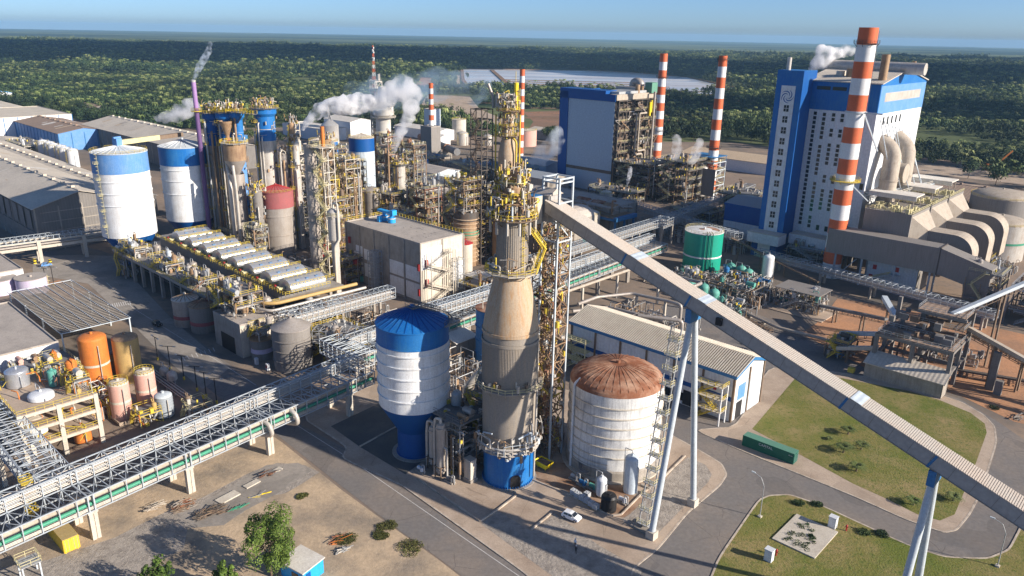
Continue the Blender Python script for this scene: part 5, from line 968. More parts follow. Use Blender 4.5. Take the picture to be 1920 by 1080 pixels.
def rtank(l, u, v, r, h, m, dm, rings=0, band=None, rail=True, nm='storage_tank'):
    t = T(nm, l, 'tank', u, v, .35); b = B(); b.lathe([(r, 0), (r, h)], 36); [b.lathe([(r, h * k / (rings + 1) - .07), (r + .08, h * k / (rings + 1) - .07), (r + .08, h * k / (rings + 1) + .07), (r, h * k / (rings + 1) + .07)], 36, m=0) for k in range(1, rings + 1)]; b.build('shell', m, t); b = B(); b.lathe([(r, h)] + [(r * (.12 + .88 * cos(R(a))), h + r * .33 * sin(R(a))) for a in range(10, 91, 10)] + [(.001, h + r * .33)], 36); b.cyl(0, 0, h + r * .3, h + r * .33 + .5, .35, 10); b.build('roof', dm, t)
    if band: b = B(); b.lathe([(r + .02, band[0]), (r + .02, band[1])], 36); b.build('band', band[2], t)
    if rail: b = B(); b.ringrail((0, 0), r * .97, h, n=18); b.ladder((r * cos(-2.4) - .1, r * sin(-2.4) - .2, 0), h, 0, -140); b.build('railing', 'yellow', t)
    b = B(); b.pipe([(r + .3, 0, 0), (r + .3, 0, h * .9), (r - .1, 0, h * .9)], .12, 6); b.build('pipe', 'insul_light', t); return t
rtank('bright orange domed tank, taller left one of the two big tanks', -202.8, 59.2, 3.4, 13.2, 'orange', 'orange', band=(6.1, 6.7, 'cream'), rail=False); rtank('ochre yellow domed tank with grey brown lid right of the orange one', -200.2, 66.2, 3.2, 12, 'ochre', 'insul_rust', rail=False)
rtank('salmon pink tank with yellow ladder nearest the pipe rack', -180.2, 56.6, 2.3, 9, 'pink', 'roof_fibre', band=(4.3, 4.9, 'cream')); rtank('smaller salmon pink tank behind and right of the first', -182.9, 63.7, 2.35, 8.6, 'pink', 'roof_fibre', band=(4, 4.6, 'cream')); rtank('small grey blue ribbed tank with fluted lid', -174.2, 64.2, 2.05, 5.2, 'tarp', 'steel_white', 6, rail=False)
rtank('short brown drum between orange and ochre tanks', -205.5, 65, 1.6, 6.5, 'ochre', 'insul_rust', rail=False)
b = B(); b.box(-22, -6.5, -.05, 6.5, 6.5, .3); b.box(-22.2, -6.7, .3, 6.7, -6.45, .95); b.box(6.45, -6.45, .3, 6.7, 6.5, .95); top(b, 'tank_pad', 'slab', 'low walled concrete pad under the pink and orange tanks', 'concrete pad', -183, 61)
for i, (u, v, r, l) in enumerate(((-195, 73, 1.1, 'white sphere topped vessel by the road behind the ochre tank'), (-190.5, 73.2, 1.3, 'grey dished vessel on a frame by the road'))): vessel('small_vessel', l, u, v, r, 1.4, 'insul_light', legs=1.2, dome=.9)
t = T('pipe_run', 'bundle of low pipes running along the road behind the pink tanks', 'pipes', -203, 70.6, 0, 0); b = B(); [b.tube((0, k * .4, .8 + (k % 2) * .3), (36, k * .4, .8 + (k % 2) * .3), .13, 6) for k in range(6)]; b.build('pipe', 'insul_light', t); b = B(); [b.box(x, -.3, 0, x + .3, 2.4, .75) for x in range(0, 37, 5)]; b.build('sleeper', 'concrete', t)
module('process_skid', 'yellow railed pump skid between the pink tanks and the grey ribbed tank', 'machinery', -176.5, 57.5, 5, 5, 3, 3, 66, .3, 'yellow', 'orange', 'insul', 'yellow', 1.6, 2, 2, .15, mix=('orange', 'insul_light', 'ochre'))
module('process_skid', 'cluttered low manifold beyond the grey ribbed tank', 'machinery', -172, 67.5, 6, 5, 3, 3, 67, .0, 'steel_grey', 'insul', 'insul', 'yellow_pale', 1.6, 2, 2, .15)
# ------------------------------------------------------------------ louvred canopy, pale buildings, lilac tank
t = T('parking_canopy', 'dark slatted flat canopy on white posts left of the road', 'canopy', -279, 59, 0, 0); b = B()
for i in range(34): x = 1.5 + i * 1.45; b.add([(x, 0, 7.1), (x + 1.1, 0, 7.1), (x + 1.1, 19, 7.1), (x, 19, 7.1)], [(0, 1, 2, 3)]); b.box(x + 1.15, 0, 7.14, x + 1.4, 19, 7.22, 1)
b.build('slat', ['roof_solar', 'concrete'], t); b = B(); [b.bm((.8, y, 7.3), (51, y, 7.3), .14) for y in (0, 2.7, 5.4, 8.1, 10.8, 13.5, 16.2, 19)]; [b.bm((x, 0, 7.3), (x, 19, 7.3), .22) for x in (.8, 51)]; [b.bm((x, y, 0), (x, y, 7.2), .35) for x in (2, 18, 34, 50.5) for y in (.3, 18.7)]; b.build('frame', 'steel_white', t)
building('control_building', 'pale white panelled building at the left edge beside the slatted canopy', -262, 38, 44, 17.5, 9, 'panel_white', 'roof_flat', 'flat', wally='panel_white_y', win=[('r', 3, 2, 2, 1.2), ('r', 9, 5, 2, 1.2)]); building('store_building', 'smaller white building behind the lilac tank', -336, 56, 30, 15, 6.5, 'white', 'roof_flat', 'flat', wally='white', win=[('r', 4, 3, 2, 1)])
silo('open_tank', 'lilac open topped round tank by the white building', 'tank', -297.3, 70.8, 4.9, 5.6, 'lilac', 'roof_flat', .05, rail=False, n=36, ladder=60); silo('open_tank', 'second lilac tank cut by the left picture edge', 'tank', -304, 63, 4.9, 5.2, 'lilac', 'roof_flat', .05, rail=False, n=36)
dl = ['farthest dark lamp post of the roadside row', 'second dark lamp post of the roadside row', 'third dark lamp post of the roadside row', 'fourth dark lamp post of the roadside row', 'fifth dark lamp post of the roadside row', 'dark lamp post of the roadside row nearest the pipe rack', 'taller dark lamp post on the orange dirt patch', 'shorter dark lamp post on the orange dirt patch']
fl = None
for i, (u, v) in enumerate(((-208.6, 76.9), (-199.7, 76.6), (-190.9, 76.4), (-182, 75.8), (-176.9, 75.8), (-171.7, 76), (-299.9, 75.9), (-300, 78.3))):
    if not fl:
        fl = T('lamp_post', dl[0], 'street lamp', u, v, 0, 0, 'dark lamp posts along the road'); b = B(); b.tube((0, 0, 0), (0, 0, 7), .12, 8); b.bm((-1.6, 0, 6.9), (1.6, 0, 7.1), .12); b.build('pole', 'dark', fl); b = B(); b.cyl(0, 0, 0, .9, .28, 10); b.build('base', 'yellow', fl)
        for s in (-1, 1): b = B(); b.box(s * 1.9 - .4, -.2, 6.95, s * 1.9 + .4, .2, 7.1); b.build('lamp_head', 'galv', fl)
    else: dup(fl, u, v, 0, 35 if i % 2 else 20, dl[i])
# ------------------------------------------------------------------ old concrete pipe bridge and warehouses, far left
t = T('pipe_bridge', 'weathered concrete pipe bridge on thick columns crossing the yard at the far left', 'pipe rack', -338, 62, 0, 83); b = B(); [b.box(0, y, 6, 62, y + .5, 7.1) for y in (-2.6, 2.1)]; [b.box(0, y, 8.6, 62, y + .4, 9.2) for y in (-2.6, 2.1)]; [b.box(x, y - .5, 0, x + 1.3, y + .5, 9) for x in (6, 22, 38, 54) for y in (-2.3, 2.3)]; b.build('beam', 'concrete_pale', t); b = B(); [b.tube((0, -2 + k, 7.6), (62, -2 + k, 7.6), .28, 8) for k in range(5)]; b.build('pipe', 'insul', t); b = B(); b.truss((0, -.2, 9.3), (62, -.2, 9.3), 5, 1.5, 2, .12); b.build('rail_truss', 'steel_white', t)
for i, y in enumerate((20, 24)):
    t = T('bollard', ['yellow banded protection post left of the pair under the concrete bridge', 'yellow banded protection post right of the pair under the concrete bridge'][i], 'bollard', -334 + 5 * i, 62 + y); b = B(); b.lathe([(.55, 0), (.55, .5), (.55, 1), (.55, 1.5), (.55, 2), (0, 2)], 12, m=[0, 1, 0, 1, 0]); b.build('post', ['yellow_bright', 'black'], t); b = B(); b.cyl(0, 0, 0, .12, .8, 12); b.build('base', 'concrete', t)
wa = building('warehouse', 'huge weathered warehouse with pale fibre roof at the left edge', -640, 89, 290, 36, 18.5, 'clad', 'roof_fibre', 'gx', 5, 'clad_y', 1.2, bays=8, baym='concrete')
b = B(); b.box(0, -.4, 3, 290, -.15, 8); b.build('lower_cladding', 'concrete_dark', wa); b = B(); [b.box(290.05, 2, z, 290.2, 34, z + .35) for z in (4, 8, 12, 16)]; b.box(290.02, 3, .5, 290.12, 33, 3.5); b.build('girt', 'concrete', wa)
for i in range(30): b = B(); b.box(4 + i * 9.5, -.5, 9, 10 + i * 9.5, -.4, 17); b.build('window_panel', 'steel_grey', wa)
building('warehouse', 'long low shed with fibre roof alongside the huge warehouse', -640, 128, 255, 24, 10, 'clad', 'roof_fibre', 'gx', 3, 'clad_y', .8)
building('warehouse', 'long warehouse with pale translucent roof strips behind the two left silos', -668, 214, 190, 44, 15, 'clad', 'roof_fibre', 'gx', 5, 'clad_y', 1, bays=10, baym='concrete')
building('warehouse', 'warehouse with rusty tan roof and blue clad walls at the upper left', -740, 186, 105, 36, 13, 'blue_faded', 'roof_brown', 'gx', 3, 'blue_faded', .8, bays=8, baym='blue_trim'); building('warehouse', 'white walled warehouse with blue parapet at the far upper left', -830, 168, 90, 62, 16, 'panel_white', 'roof_fibre', 'flat', 0, 'panel_white_y', .5, fascia='blue_bright', bays=10, baym='blue_trim')
building('warehouse', 'distant pale roofed shed behind the white walled warehouse', -960, 170, 110, 60, 12, 'panel_white', 'roof_fibre', 'gx', 3, 'panel_white_y', .6, fascia='blue_bright')
building('shed', 'tiny blue roofed shed among the trees at the far left edge', -1190, 262, 60, 25, 7, 'panel_white', 'blue_bright', 'gx', 2, 'panel_white_y', .6); building('shed', 'low brown roofed shed half hidden among trees at upper left', -960, 300, 60, 18, 5, 'clad', 'roof_brown', 'gx', 2, 'clad_y', .6)
building('shed', 'low tan shed with green strip beside the white walled warehouse', -690, 150, 60, 22, 6, 'panel_white', 'roof_fibre', 'gx', 2, 'blue_trim', .6)
for i in range(3): silo('grit_tank', ['leftmost', 'middle', 'right'][i] + ' of the three small blue tanks behind the warehouse', 'tank', -600 + i * 14, 292 + i * 3, 4, 9, 'blue_trim', 'blue_faded', .8, rail=False, n=20, group='small blue tanks behind the warehouse')
first = None
for i in range(6):
    l = ['first', 'second', 'third', 'fourth', 'fifth', 'sixth'][i] + ' white vertical tank counted from the left in the row between the warehouses'
    if not first: first = vessel('storage_tank', l, -610, 168, 3.6, 11, 'plastic_white', group='white tanks between the warehouses', rail=True)
    else: dup(first, -610 + i * 11, 168 + (i % 2), 0, 0, l)
module('process_module', 'white pipe and hopper plant between the warehouses', 'machinery', -660, 158, 44, 14, 8, 4, 71, 0, 'concrete_pale', 'insul_light', 'insul', 'yellow_pale', .35, 5, 3, .4, mix=('white', 'insul_light', 'galv'))
# ------------------------------------------------------------------ two big left silos
silo('storage_silo', 'big white silo with faded blue band and yellow railed roof, leftmost in the photo', 'silo', -308.8, 110.2, 9.9, 44.5, 'white', 'steel_white', 2.2, rings=(25, 29.5, 34), band=(37.2, 44.5, 'blue_faded'), cone=(12.5, 4.2, 4, 'blue_deep'), ladder=-70, seams=24, seam_m='white', n=64)
silo('storage_silo', 'white silo with blue top band standing right of the leftmost one', 'silo', -318.5, 139.2, 9.6, 43, 'white', 'steel_white', 2.6, rings=(24, 29.5, 34), band=(35.8, 43, 'blue'), cone=(12.5, 4.2, 4, 'blue_deep'), rail=False, seams=24, seam_m='white', n=64)
t = T('top_conveyor', 'yellow cased conveyor bridging the roofs of the two left silos', 'conveyor', -308.8, 110.2, 46.5, 108.5); b = B(); b.box(-1, -.9, .2, 19, .9, 2); b.build('casing', 'yellow_pale', t); b = B(); b.box(19, -.7, .2, 31, .7, 1.8); b.build('far_casing', 'steel_brown', t); b = B(); b.box(-1.2, -1.2, -.4, 1.2, 1.2, 2.8); b.box(-1.6, -.4, 2.8, 1.6, .4, 3.4); b.build('drive_head', 'blue_faded', t)
module('process_module', 'yellow and grey stair module hiding the blue foot of the leftmost silo', 'machinery', -297, 99.5, 7, 6, 10, 3.3, 73, 0, 'steel_grey', 'galv', 'insul', 'yellow', 1, 2, 2, .2)
# ------------------------------------------------------------------ filter deck
t = T('filter_deck', 'long low concrete deck on columns carrying the row of filter units', 'industrial structure', -301, 100); b = B(); b.box(0, 0, 8.6, 96, 38, 9.4); [b.box(x - .5, y - .5, 0, x + .5, y + .5, 8.6) for x in range(1, 97, 8) for y in (.8, 12, 24, 37)]; [b.box(0, y - .3, 7.9, 96, y + .3, 8.6) for y in (.8, 12)]; b.build('deck', 'concrete', t)
b = B(); b.box(2, 6.5, 2, 94, 37, 2.3); b.box(3, 24.3, 0, 95, 24.5, 8.5); b.build('inner_floor', 'concrete_dark', t); b = B(); b.rail([(0, 0, 9.4), (96, 0, 9.4), (96, 14, 9.4)], 1.1, t=.09); b.build('railing', 'yellow', t)
b = B(); b.box(8, 15, 9.4, 94, 34, 12.6); b.box(6, 14.4, 12.6, 96, 34.5, 13); b.build('upper_deck', 'steel_grey', t); b = B(); b.rail([(6, 14.4, 13), (96, 14.4, 13), (96, 34.5, 13)], 1.1, t=.09); b.build('upper_railing', 'yellow', t)
t0 = None
fn = ['first (farthest left)', 'second', 'third', 'fourth', 'fifth', 'sixth', 'seventh', 'eighth (nearest, bottom right)']
for i in range(8):
    u = -286 + i * 11.2; v = 116.5 - i * .15; l = fn[i] + ' silver hooded filter unit of the row on the deck'
    if not t0:
        t0 = T('filter_unit', l, 'filter', u, v, 13, 0, 'silver hooded filter units on the deck'); b = B(); n = 16; vs = []; Ls = 12.5
        for y in (0, Ls):
            for k in range(n + 1): a = pi * k / n; vs.append((4 + 3.6 * cos(a), y, 1.2 + 2.5 * sin(a)))
        b.add(vs, [(k, k + 1, k + n + 2, k + n + 1) for k in range(n)], 0, False); b.add(vs, [tuple(range(n, -1, -1)), tuple(range(n + 1, 2 * n + 2))], 0); b.box(.3, 0, .2, 7.7, Ls, 1.2); b.build('hood', 'silver', t0)
        b = B(); [b.cb(4 + 2.2 * (k % 2 * 2 - 1), 1.5 + k * 1.7, 3.1, .6, 1, .35) for k in range(6)]; b.build('hatch', 'glass_blue', t0)
        b = B(); b.rail([(-.6, -2.6, .1), (8.6, -2.6, .1), (8.6, Ls + 1, .1)], 1.1, t=.09, step=1.5); b.rail([(-.6, -2.6, .1), (-.6, Ls + 1, .1)], 1.1, t=.09, step=1.5); b.rail([(4, 0, 3.7), (4, Ls, 3.7)], .9, t=.08, step=1.6); b.rail([(7.9, 0, 1.6), (7.9, Ls, 1.6)], 1.4, t=.1, step=1.3); b.build('railing', 'yellow', t0)
        b = B(); b.cyl(1.2, -1.5, .1, 1.6, .45, 10); b.build('motor', 'red', t0); b = B(); b.tube((4, -2.2, .9), (4, -.2, .9), .5, 10); b.cb(2.5, -1.4, .1, 1, 1, 1.2); b.build('gearbox', 'yellow_pale', t0)
    else: dup(t0, u, v, 13, 0, l)
f1 = None
for i in range(9):
    l = ['first', 'second', 'third', 'fourth', 'fifth', 'sixth', 'seventh', 'eighth', 'ninth'][i] + ' grey round pump drum from the left in the shaded channel below the filters'
    if not f1: f1 = vessel('pump_drum', l, -284, 110, 1.3, 2.2, 'insul', z0=9.4, legs=.3, group='round pump drums below the filters', rings=2)
    else: dup(f1, -284 + i * 10, 110 - i * .1, 9.4, 0, l)
for i, (u, s) in enumerate(((-296, 75), (-270, 76), (-246, 77), (-222, 78))): module('process_module', ['far left', 'second', 'third', 'nearest'][i] + ' white and yellow pipe clutter along the front edge of the filter deck', 'machinery', u, 101, 15, 6, 3.2, 3.2, s, 9.4, 'galv', 'insul_light', 'insul', 'yellow', 1.7, 3, 2, .15, mix=('insul_light', 'galv', 'steel_white', 'insul_rust'))
t = T('pipe_run', 'thick orange tan pipe curling round the lower end of the filter row', 'pipes', -198, 100); b = B(); b.pipe([(-4, 6, 12.6), (-1, 5, 12.6), (2, 8, 12.6), (3, 36, 12.6)], .55, 12, 0, 2.5); b.pipe([(-5, 10, 11.4), (-2, 3, 11.4), (4, 5, 11.4), (5, 38, 11.4)], .45, 12, 1, 2); b.build('pipe', ['ochre', 'insul_light'], t)
building('transfer_house', 'concrete box end of the filter deck above a dark opening', -209, 94.5, 16, 12, 10, 'concrete', 'roof_flat', 'flat', wally='concrete_pale', door=[('f', 4, .1, 8, 5, 'black')], cat='industrial building')
module('process_module', 'yellow railed machinery on top of the concrete box end', 'machinery', -214, 96, 16, 9, 6.5, 3.2, 79, 10.3, 'steel_brown', 'insul_light', 'insul', 'yellow', 1.5, 3, 2, .2)
silo('mixing_tank', 'brown tank with pale fluted roof, left one of the twin pair under the deck', 'tank', -230.3, 95.6, 3.9, 8.6, 'insul', 'roof_fibre', 1.3, rail=False, n=32, seams=16, seam_m='insul_rust', band=(2.6, 3.6, 'red_faded')); silo('mixing_tank', 'brown tank with rusty fluted roof, right one of the twin pair under the deck', 'tank', -221.6, 97.2, 4.1, 8.4, 'duct_grey', 'insul_rust', 1.3, rail=False, n=32, seams=16, seam_m='rust', band=(2.6, 3.6, 'red_faded'))
t = T('chute_pipe', 'pair of thin rusty pipes leaning onto the twin tank roofs', 'pipes', -230, 97); b = B(); b.pipe([(.4, 0, 10), (3, 4, 14)], .18, 6); b.pipe([(9, .6, 10), (12, 5, 14)], .18, 6); b.build('pipe', 'rust', t)
silo('conical_tank', 'grey weathered tank with pale conical roof beside the road', 'tank', -178.4, 102, 5.2, 12, 'duct_grey', 'insul', 2.4, rings=(3, 6, 9), rail=False, n=48, seams=0); silo('small_tank', 'short lilac stained tank left of the grey conical one', 'tank', -190, 99, 3, 6, 'duct_grey', 'insul_rust', .6, n=28, rail=False, band=(2.2, 3.4, 'lilac')); module('process_module', 'pale valves and pipes over the short lilac stained tank', 'machinery', -193, 97, 6, 5, 3, 3, 80, 6.3, 'galv', 'insul_light', 'insul', 'yellow', 1.5, 2, 2, .15)
module('process_module', 'grey pipe structure behind the conical tank under the tan pipes', 'machinery', -182, 109, 15, 12, 8, 4, 81, 0, 'steel_grey', 'insul_light', 'insul', 'yellow', 1.2, 3, 3, .25); module('process_module', 'shaded pipe structure between filter row end and white pipe bridge', 'machinery', -200, 108, 12, 18, 8, 4, 82, 0, 'steel_brown', 'duct_tan', 'insul', 'yellow', 1.1, 3, 3, .25)
for i, (u, v, l) in enumerate(((-180.8, 95.4, 'small white cabinet with a red panel by the road edge'), (-186.5, 95.2, 'narrow white cabinet leaning by the concrete box'))):
    t = T('hose_cabinet', l, 'cabinet', u, v, .05); b = B(); b.box(-.5, -.4, 0, .5, .4, 1.9); b.build('body', 'plastic_white', t); b = B(); b.box(-.35, -.44, .7, .35, -.4, 1.6); b.build('panel', 'red' if i == 0 else 'white', t)
# ------------------------------------------------------------------ scrap, shed, signs in the sandy yard
def heap(name, label, u, v, L_, w, n, m, seed, h=.8, cat='scrap'):
    r = random.Random(seed); b = B()
    for _ in range(n): x, y, z = r.uniform(-L_ / 2, L_ / 2), r.uniform(-w / 2, w / 2), r.uniform(.05, h); a = r.uniform(-.5, .5); q = r.uniform(.4, 1.3); b.bm((x - q * cos(a), y - q * sin(a), z), (x + q * cos(a), y + q * sin(a), max(.05, z + r.uniform(-.4, .4))), r.uniform(.05, .14), None, r.randint(0, len(m) - 1))
    return top(b, name, m, label, cat, u, v, .02, 80)
heap('plank_stack', 'small stack of pale planks left in the yard below the rack', -138, 46.5, 2.6, 1.6, 26, ['duct_tan', 'cream'], 1); heap('scrap_heap', 'tangled heap of brown rods beside the plank stack', -134.5, 50.5, 3.5, 3, 70, ['steel_brown', 'rust', 'concrete'], 2); heap('scrap_heap', 'dark heap of bent frames in the middle of the yard', -129, 53.2, 5, 2.6, 90, ['steel_dark', 'steel_brown'], 3); heap('pipe_stack', 'small stack of green and brown pipes at the end of the dark heap', -126.6, 58.2, 3, .5, 16, ['green_pipe', 'steel_brown'], 4, .4)
heap('pipe_stack', 'single yellow pipe with thin rods lying on the gravel', -127.6, 63.2, 3.4, .3, 8, ['yellow_bright', 'galv'], 5, .3); heap('scrap_heap', 'rusty frame pieces near the road edge column', -133.2, 68.4, 3.4, 1.2, 30, ['rust_dark', 'steel_grey'], 6); heap('scrap_heap', 'orange painted trestles behind the blue shed', -104.2, 66.2, 3, 2, 22, ['orange', 'rust'], 7); heap('scrap_heap', 'pale broken ladder beside the orange trestles', -101, 65.2, 2.5, .8, 14, ['cream', 'galv'], 8)
for i, (u, v, w, d, m, l) in enumerate(((-131.5, 58.2, 2.2, 4.5, 'cream', 'flat pale timber panel lying on the gravel yard'), (-132.5, 64, 1.4, 3.4, 'concrete_pale', 'small flat grey slab near the rack column'), (-133.5, 70, 1.2, 3, 'concrete_pale', 'narrow concrete slab lying near the road end of the yard'))): b = B(); b.box(-w / 2, -d / 2, 0, w / 2, d / 2, .25); top(b, 'timber_panel' if i == 0 else 'slab_piece', m, l, 'slab', u, v, .01, 8)
building('site_shed', 'small blue shed with pale roof at the bottom edge beside the tree', -103.4, 53.6, 5.6, 4.6, 2.7, 'blue_bright', 'roof_white', 'sy', .25, 'blue_bright', .25, win=[('f', 2.8, 1, 1.6, 1)], cat='shed', rot=10, door=[('r', .6, .1, 1, 2.1, 'blue_deep')])
# ------------------------------------------------------------------ bleach tower group, centre left
def tower(label, u, v, r, h, m='duct_grey', head=None, rings=6, rail=True, name='process_tower', z0=0, pr=None, gal=False, grp=None):
    t = T(name, label, 'process tower', u, v, z0, 0, grp); b = B(); b.lathe([(r, 0), (r, h)], 36); [b.lathe([(r, h * (k + 1) / (rings + 1)), (r + .12, h * (k + 1) / (rings + 1)), (r + .12, h * (k + 1) / (rings + 1) + .25), (r, h * (k + 1) / (rings + 1) + .25)], 36) for k in range(rings)]; b.build('shell', m, t)
    if head: b = B(); b.lathe([(r + .04, h - head[0]), (r + .04, h - 3.2), (r + .9, h - 2), (r + .9, h + .05), (0, h + .3)], 36); b.build('head', head[1], t)
    else: b = B(); b.lathe([(r, h), (r * .6, h + .9), (0, h + 1.1)], 36); b.build('head', m, t)
    if rail: plat(t, r * .9, r + 1.9, h + .1, 'steel_grey', 'yellow', 12)
    rr = random.Random(int(u * 7)); b = B()
    for k in range(5): a = rr.uniform(-3.1, 0); q = r + .55; x, y = q * cos(a), q * sin(a); z1 = h * rr.uniform(.7, 1.05); b.pipe([(x, y, 0), (x, y, z1), (x * .3, y * .3, z1 + 1)], rr.choice((.2, .32, .45)), 8, rr.randint(0, 2))
    for k in range(6): a = rr.uniform(0, 6.28); q = r * rr.random(); b.pipe([(q * cos(a), q * sin(a), h), (q * cos(a), q * sin(a), h + rr.uniform(1.5, 4.5)), (q * cos(a) + 1.2, q * sin(a), h + 3)], .2, 6, rr.randint(0, 2))
    b.build('pipe', ['insul_light', 'galv', 'insul_rust'], t); b = B(); b.ladder((0, -r - .3, 0), h, 0, -90); [b.cb(0, -r - .8, z, 2, 1.5, .1) for z in range(8, int(h), 9)]; [b.rail([(-1, -r - 1.5, z), (1, -r - 1.5, z), (1, -r, z)], 1.1) for z in range(8, int(h), 9)]; b.build('ladder', 'yellow', t); return t
t = T('flue_pole', 'tall thin purple flue with a pale steaming mouth left of the bleach towers', 'chimney', -307, 141.4); b = B(); b.lathe([(.95, 0), (.9, 59)], 20, m=1); b.lathe([(.9, 59), (.9, 69)], 20, m=0); b.lathe([(.9, 69), (.95, 69.8), (.75, 69.8), (.75, 68), (0, 68)], 20, m=2); b.build('shaft', ['violet', 'purple', 'insul_light'], t); b = B(); b.cyl(0, 0, 57.6, 57.8, 2.2, 10); b.ringrail((0, 0), 2.1, 57.8, n=8); b.build('platform', 'yellow', t)  # lower shaft painted darker for the shade that falls on it
def tower(*a, _t=tower, **k):
    o = _t(*a, **k); r, h = a[3], a[4]; clutter(o, r * .3, r + 1.6, h + .2, h + 3.2, 70 if r > 2 else 24, int(a[1] * 3)); clutter(o, r + .1, r + .9, h * .3, h * .95, 50, int(a[1] * 5), ('insul_light', 'galv', 'insul_rust', 'steel_brown')); return o
tower('leftmost blue headed bleach tower, narrow and shaded', -308.4, 147.8, 2.7, 56.5, 'duct_grey', (13, 'blue_deep')); tower('broad blue headed bleach tower second from the left', -302.3, 151.6, 3.6, 57, 'insul', (15, 'blue')); tower('blue headed bleach tower with a tan funnel on its head', -296.6, 153, 2.0, 57.6, 'blue_faded', (12, 'blue')); tower('blue headed pale tower at the right of the bleach group', -295.2, 164.4, 4.0, 58.5, 'insul_light', (13, 'blue'))
t = T('blow_tower', 'squat topped tower with brown barrel, cone and long grey leg among the bleach towers', 'process tower', -290.6, 147.6); b = B(); b.lathe([(2.9, 0), (2.9, 33), (2.9, 34)], 32); [b.lathe([(2.9, z), (3.05, z), (3.05, z + .25)], 32) for z in range(5, 33, 5)]; b.lathe([(1.2, 33.8), (4.3, 39.5)], 32); b.build('leg_shell', 'insul', t); b = B(); b.lathe([(4.3, 39.5), (4.4, 46), (0, 46.6)], 32); b.build('barrel', 'insul_rust', t); plat(t, 3.5, 5.4, 46.3, 'insul_light', 'yellow_bright', 12); b = B(); b.pipe([(-4.6, -1.5, 47), (-4.6, -1.5, 37), (-1, -2.5, 32), (.5, -3.5, 28), (.5, -3.5, 0)], .8, 12, 2); b.pipe([(3.2, -3, 38), (4, -3, 30), (4, -3, 0)], .6, 10); b.pipe([(0, 0, 46), (0, 0, 49.5), (1, 0, 50)], .3, 8); b.build('pipe', 'insul_light', t)
tower('slim grey tower right behind the red topped tank', -289, 168.5, 2.0, 40, 'insul', None, 5, False); tower('pair forming slim orange pipe tower beside the right bleach tower', -287.6, 172, 1.3, 52, 'insul_rust', None, 8, False); tower('slim pale pipe tower beside the right bleach tower', -284, 171, 1.6, 45, 'insul_light', None, 4, False); tower('tall dull grey tower between the two silos and filter row', -283, 151.4, 2.1, 27, 'duct_grey', None, 3, False)
t = T('bridge_platform', 'yellow railed walkway linking the heads of the bleach towers', 'walkway', -311, 148, 57.4, 14); b = B(); b.box(0, -1, 0, 27, 1.2, .15); b.box(4, -3, .02, 14, 4, .14); [b.bm((x, 0, -4), (x + 3.5, 0, 0), .3) for x in (14, 17, 20)]; b.build('deck', 'steel_grey', t); b = B(); b.rail([(0, -1, .15), (27, -1, .15)], 1.3, t=.12); b.rail([(0, 1.2, .15), (27, 1.2, .15)], 1.3, t=.12); b.rail([(4, -3, .15), (14, -3, .15), (14, 4, .15), (4, 4, .15)], 1.3, t=.12, closed=True); b.build('railing', 'yellow_bright', t)
t = T('funnel', 'rusty tan funnel with a red neck clamped on the blue tower head', 'funnel', -297.5, 148.6, 46); b = B(); b.lathe([(.8, 0), (.8, 2.5), (2.6, 7.5), (2.7, 8.2)], 20); b.build('cone', 'insul_rust', t); b = B(); b.cyl(0, 0, -.5, 1.5, .95, 12); b.build('neck', 'red_faded', t)
silo('storage_tank', 'grey tank with a red upper band and red fluted roof', 'tank', -286.2, 161.7, 6.9, 26, 'insul', 'red_faded', 2.4, rings=(8, 16), seams=22, seam_m='red', band=(19.5, 26, 'red_faded'), n=44); silo('storage_silo', 'blue banded white silo seen behind the central stair tower', 'silo', -337.6, 219.4, 7.2, 36, 'panel', 'roof_fibre', 2, rings=(8, 14, 20, 25), seams=20, band=(29, 36, 'blue'), n=44, ladder=-60); silo('storage_silo', 'darker blue banded silo further right, half hidden by rusty towers', 'silo', -350, 252, 7, 34, 'panel', 'roof_fibre', 2, rings=(8, 14, 20), seams=20, band=(27, 34, 'blue_deep'), n=44)
t = T('bleach_stair_tower', 'pale steel stair tower zigzagging up beside a ribbed grey column', 'steel tower', -232, 150); b = B(); b.lathe([(2, 0), (2, 52)], 24, (-3, -3)); [b.lathe([(2, z), (2.3, z), (2.3, z + .3)], 24, (-3, -3)) for z in range(3, 52, 3)]; b.build('column', 'insul', t); b = B(); frame_tower(b, -1, -2, 3.5, 2.5, 0, 51, 4.2, 2, 2, .26); b.build('frame', 'cream', t); b = B()
for k in range(12): z = k * 4.25; a, c = ((-.8, 4.6) if k % 2 == 0 else (4.6, -.8)); b.stair((a, -3, z), (c, -3, z + 4.25), 1.1, 0, 0); b.box(c - .8, -3.8, z + 4.2, c + .8, -1.8, z + 4.3); b.rail([(c - .8, -3.8, z + 4.3), (c + .8, -3.8, z + 4.3), (c + .8, -1.8, z + 4.3)], 1.1, t=.1)
b.build('stair_flight', 'yellow_pale', t); b = B(); b.cyl(1, 0, 51, 58, .7, 12); b.build('vent', 'orange', t); b = B(); rr = random.Random(9); [b.pipe([(x, rr.uniform(-2, 2), rr.uniform(0, 20)), (x, 0, 50), (x + 2, 0, 50)], rr.choice((.15, .3)), 6, k % 2) for k, x in enumerate((-.5, .5, 1.5, 2.5, 3.3))]; b.build('pipe', ['insul_light', 'insul_rust'], t); plat(t, 1, 4.5, 51, 'cream', 'yellow_pale', 8)
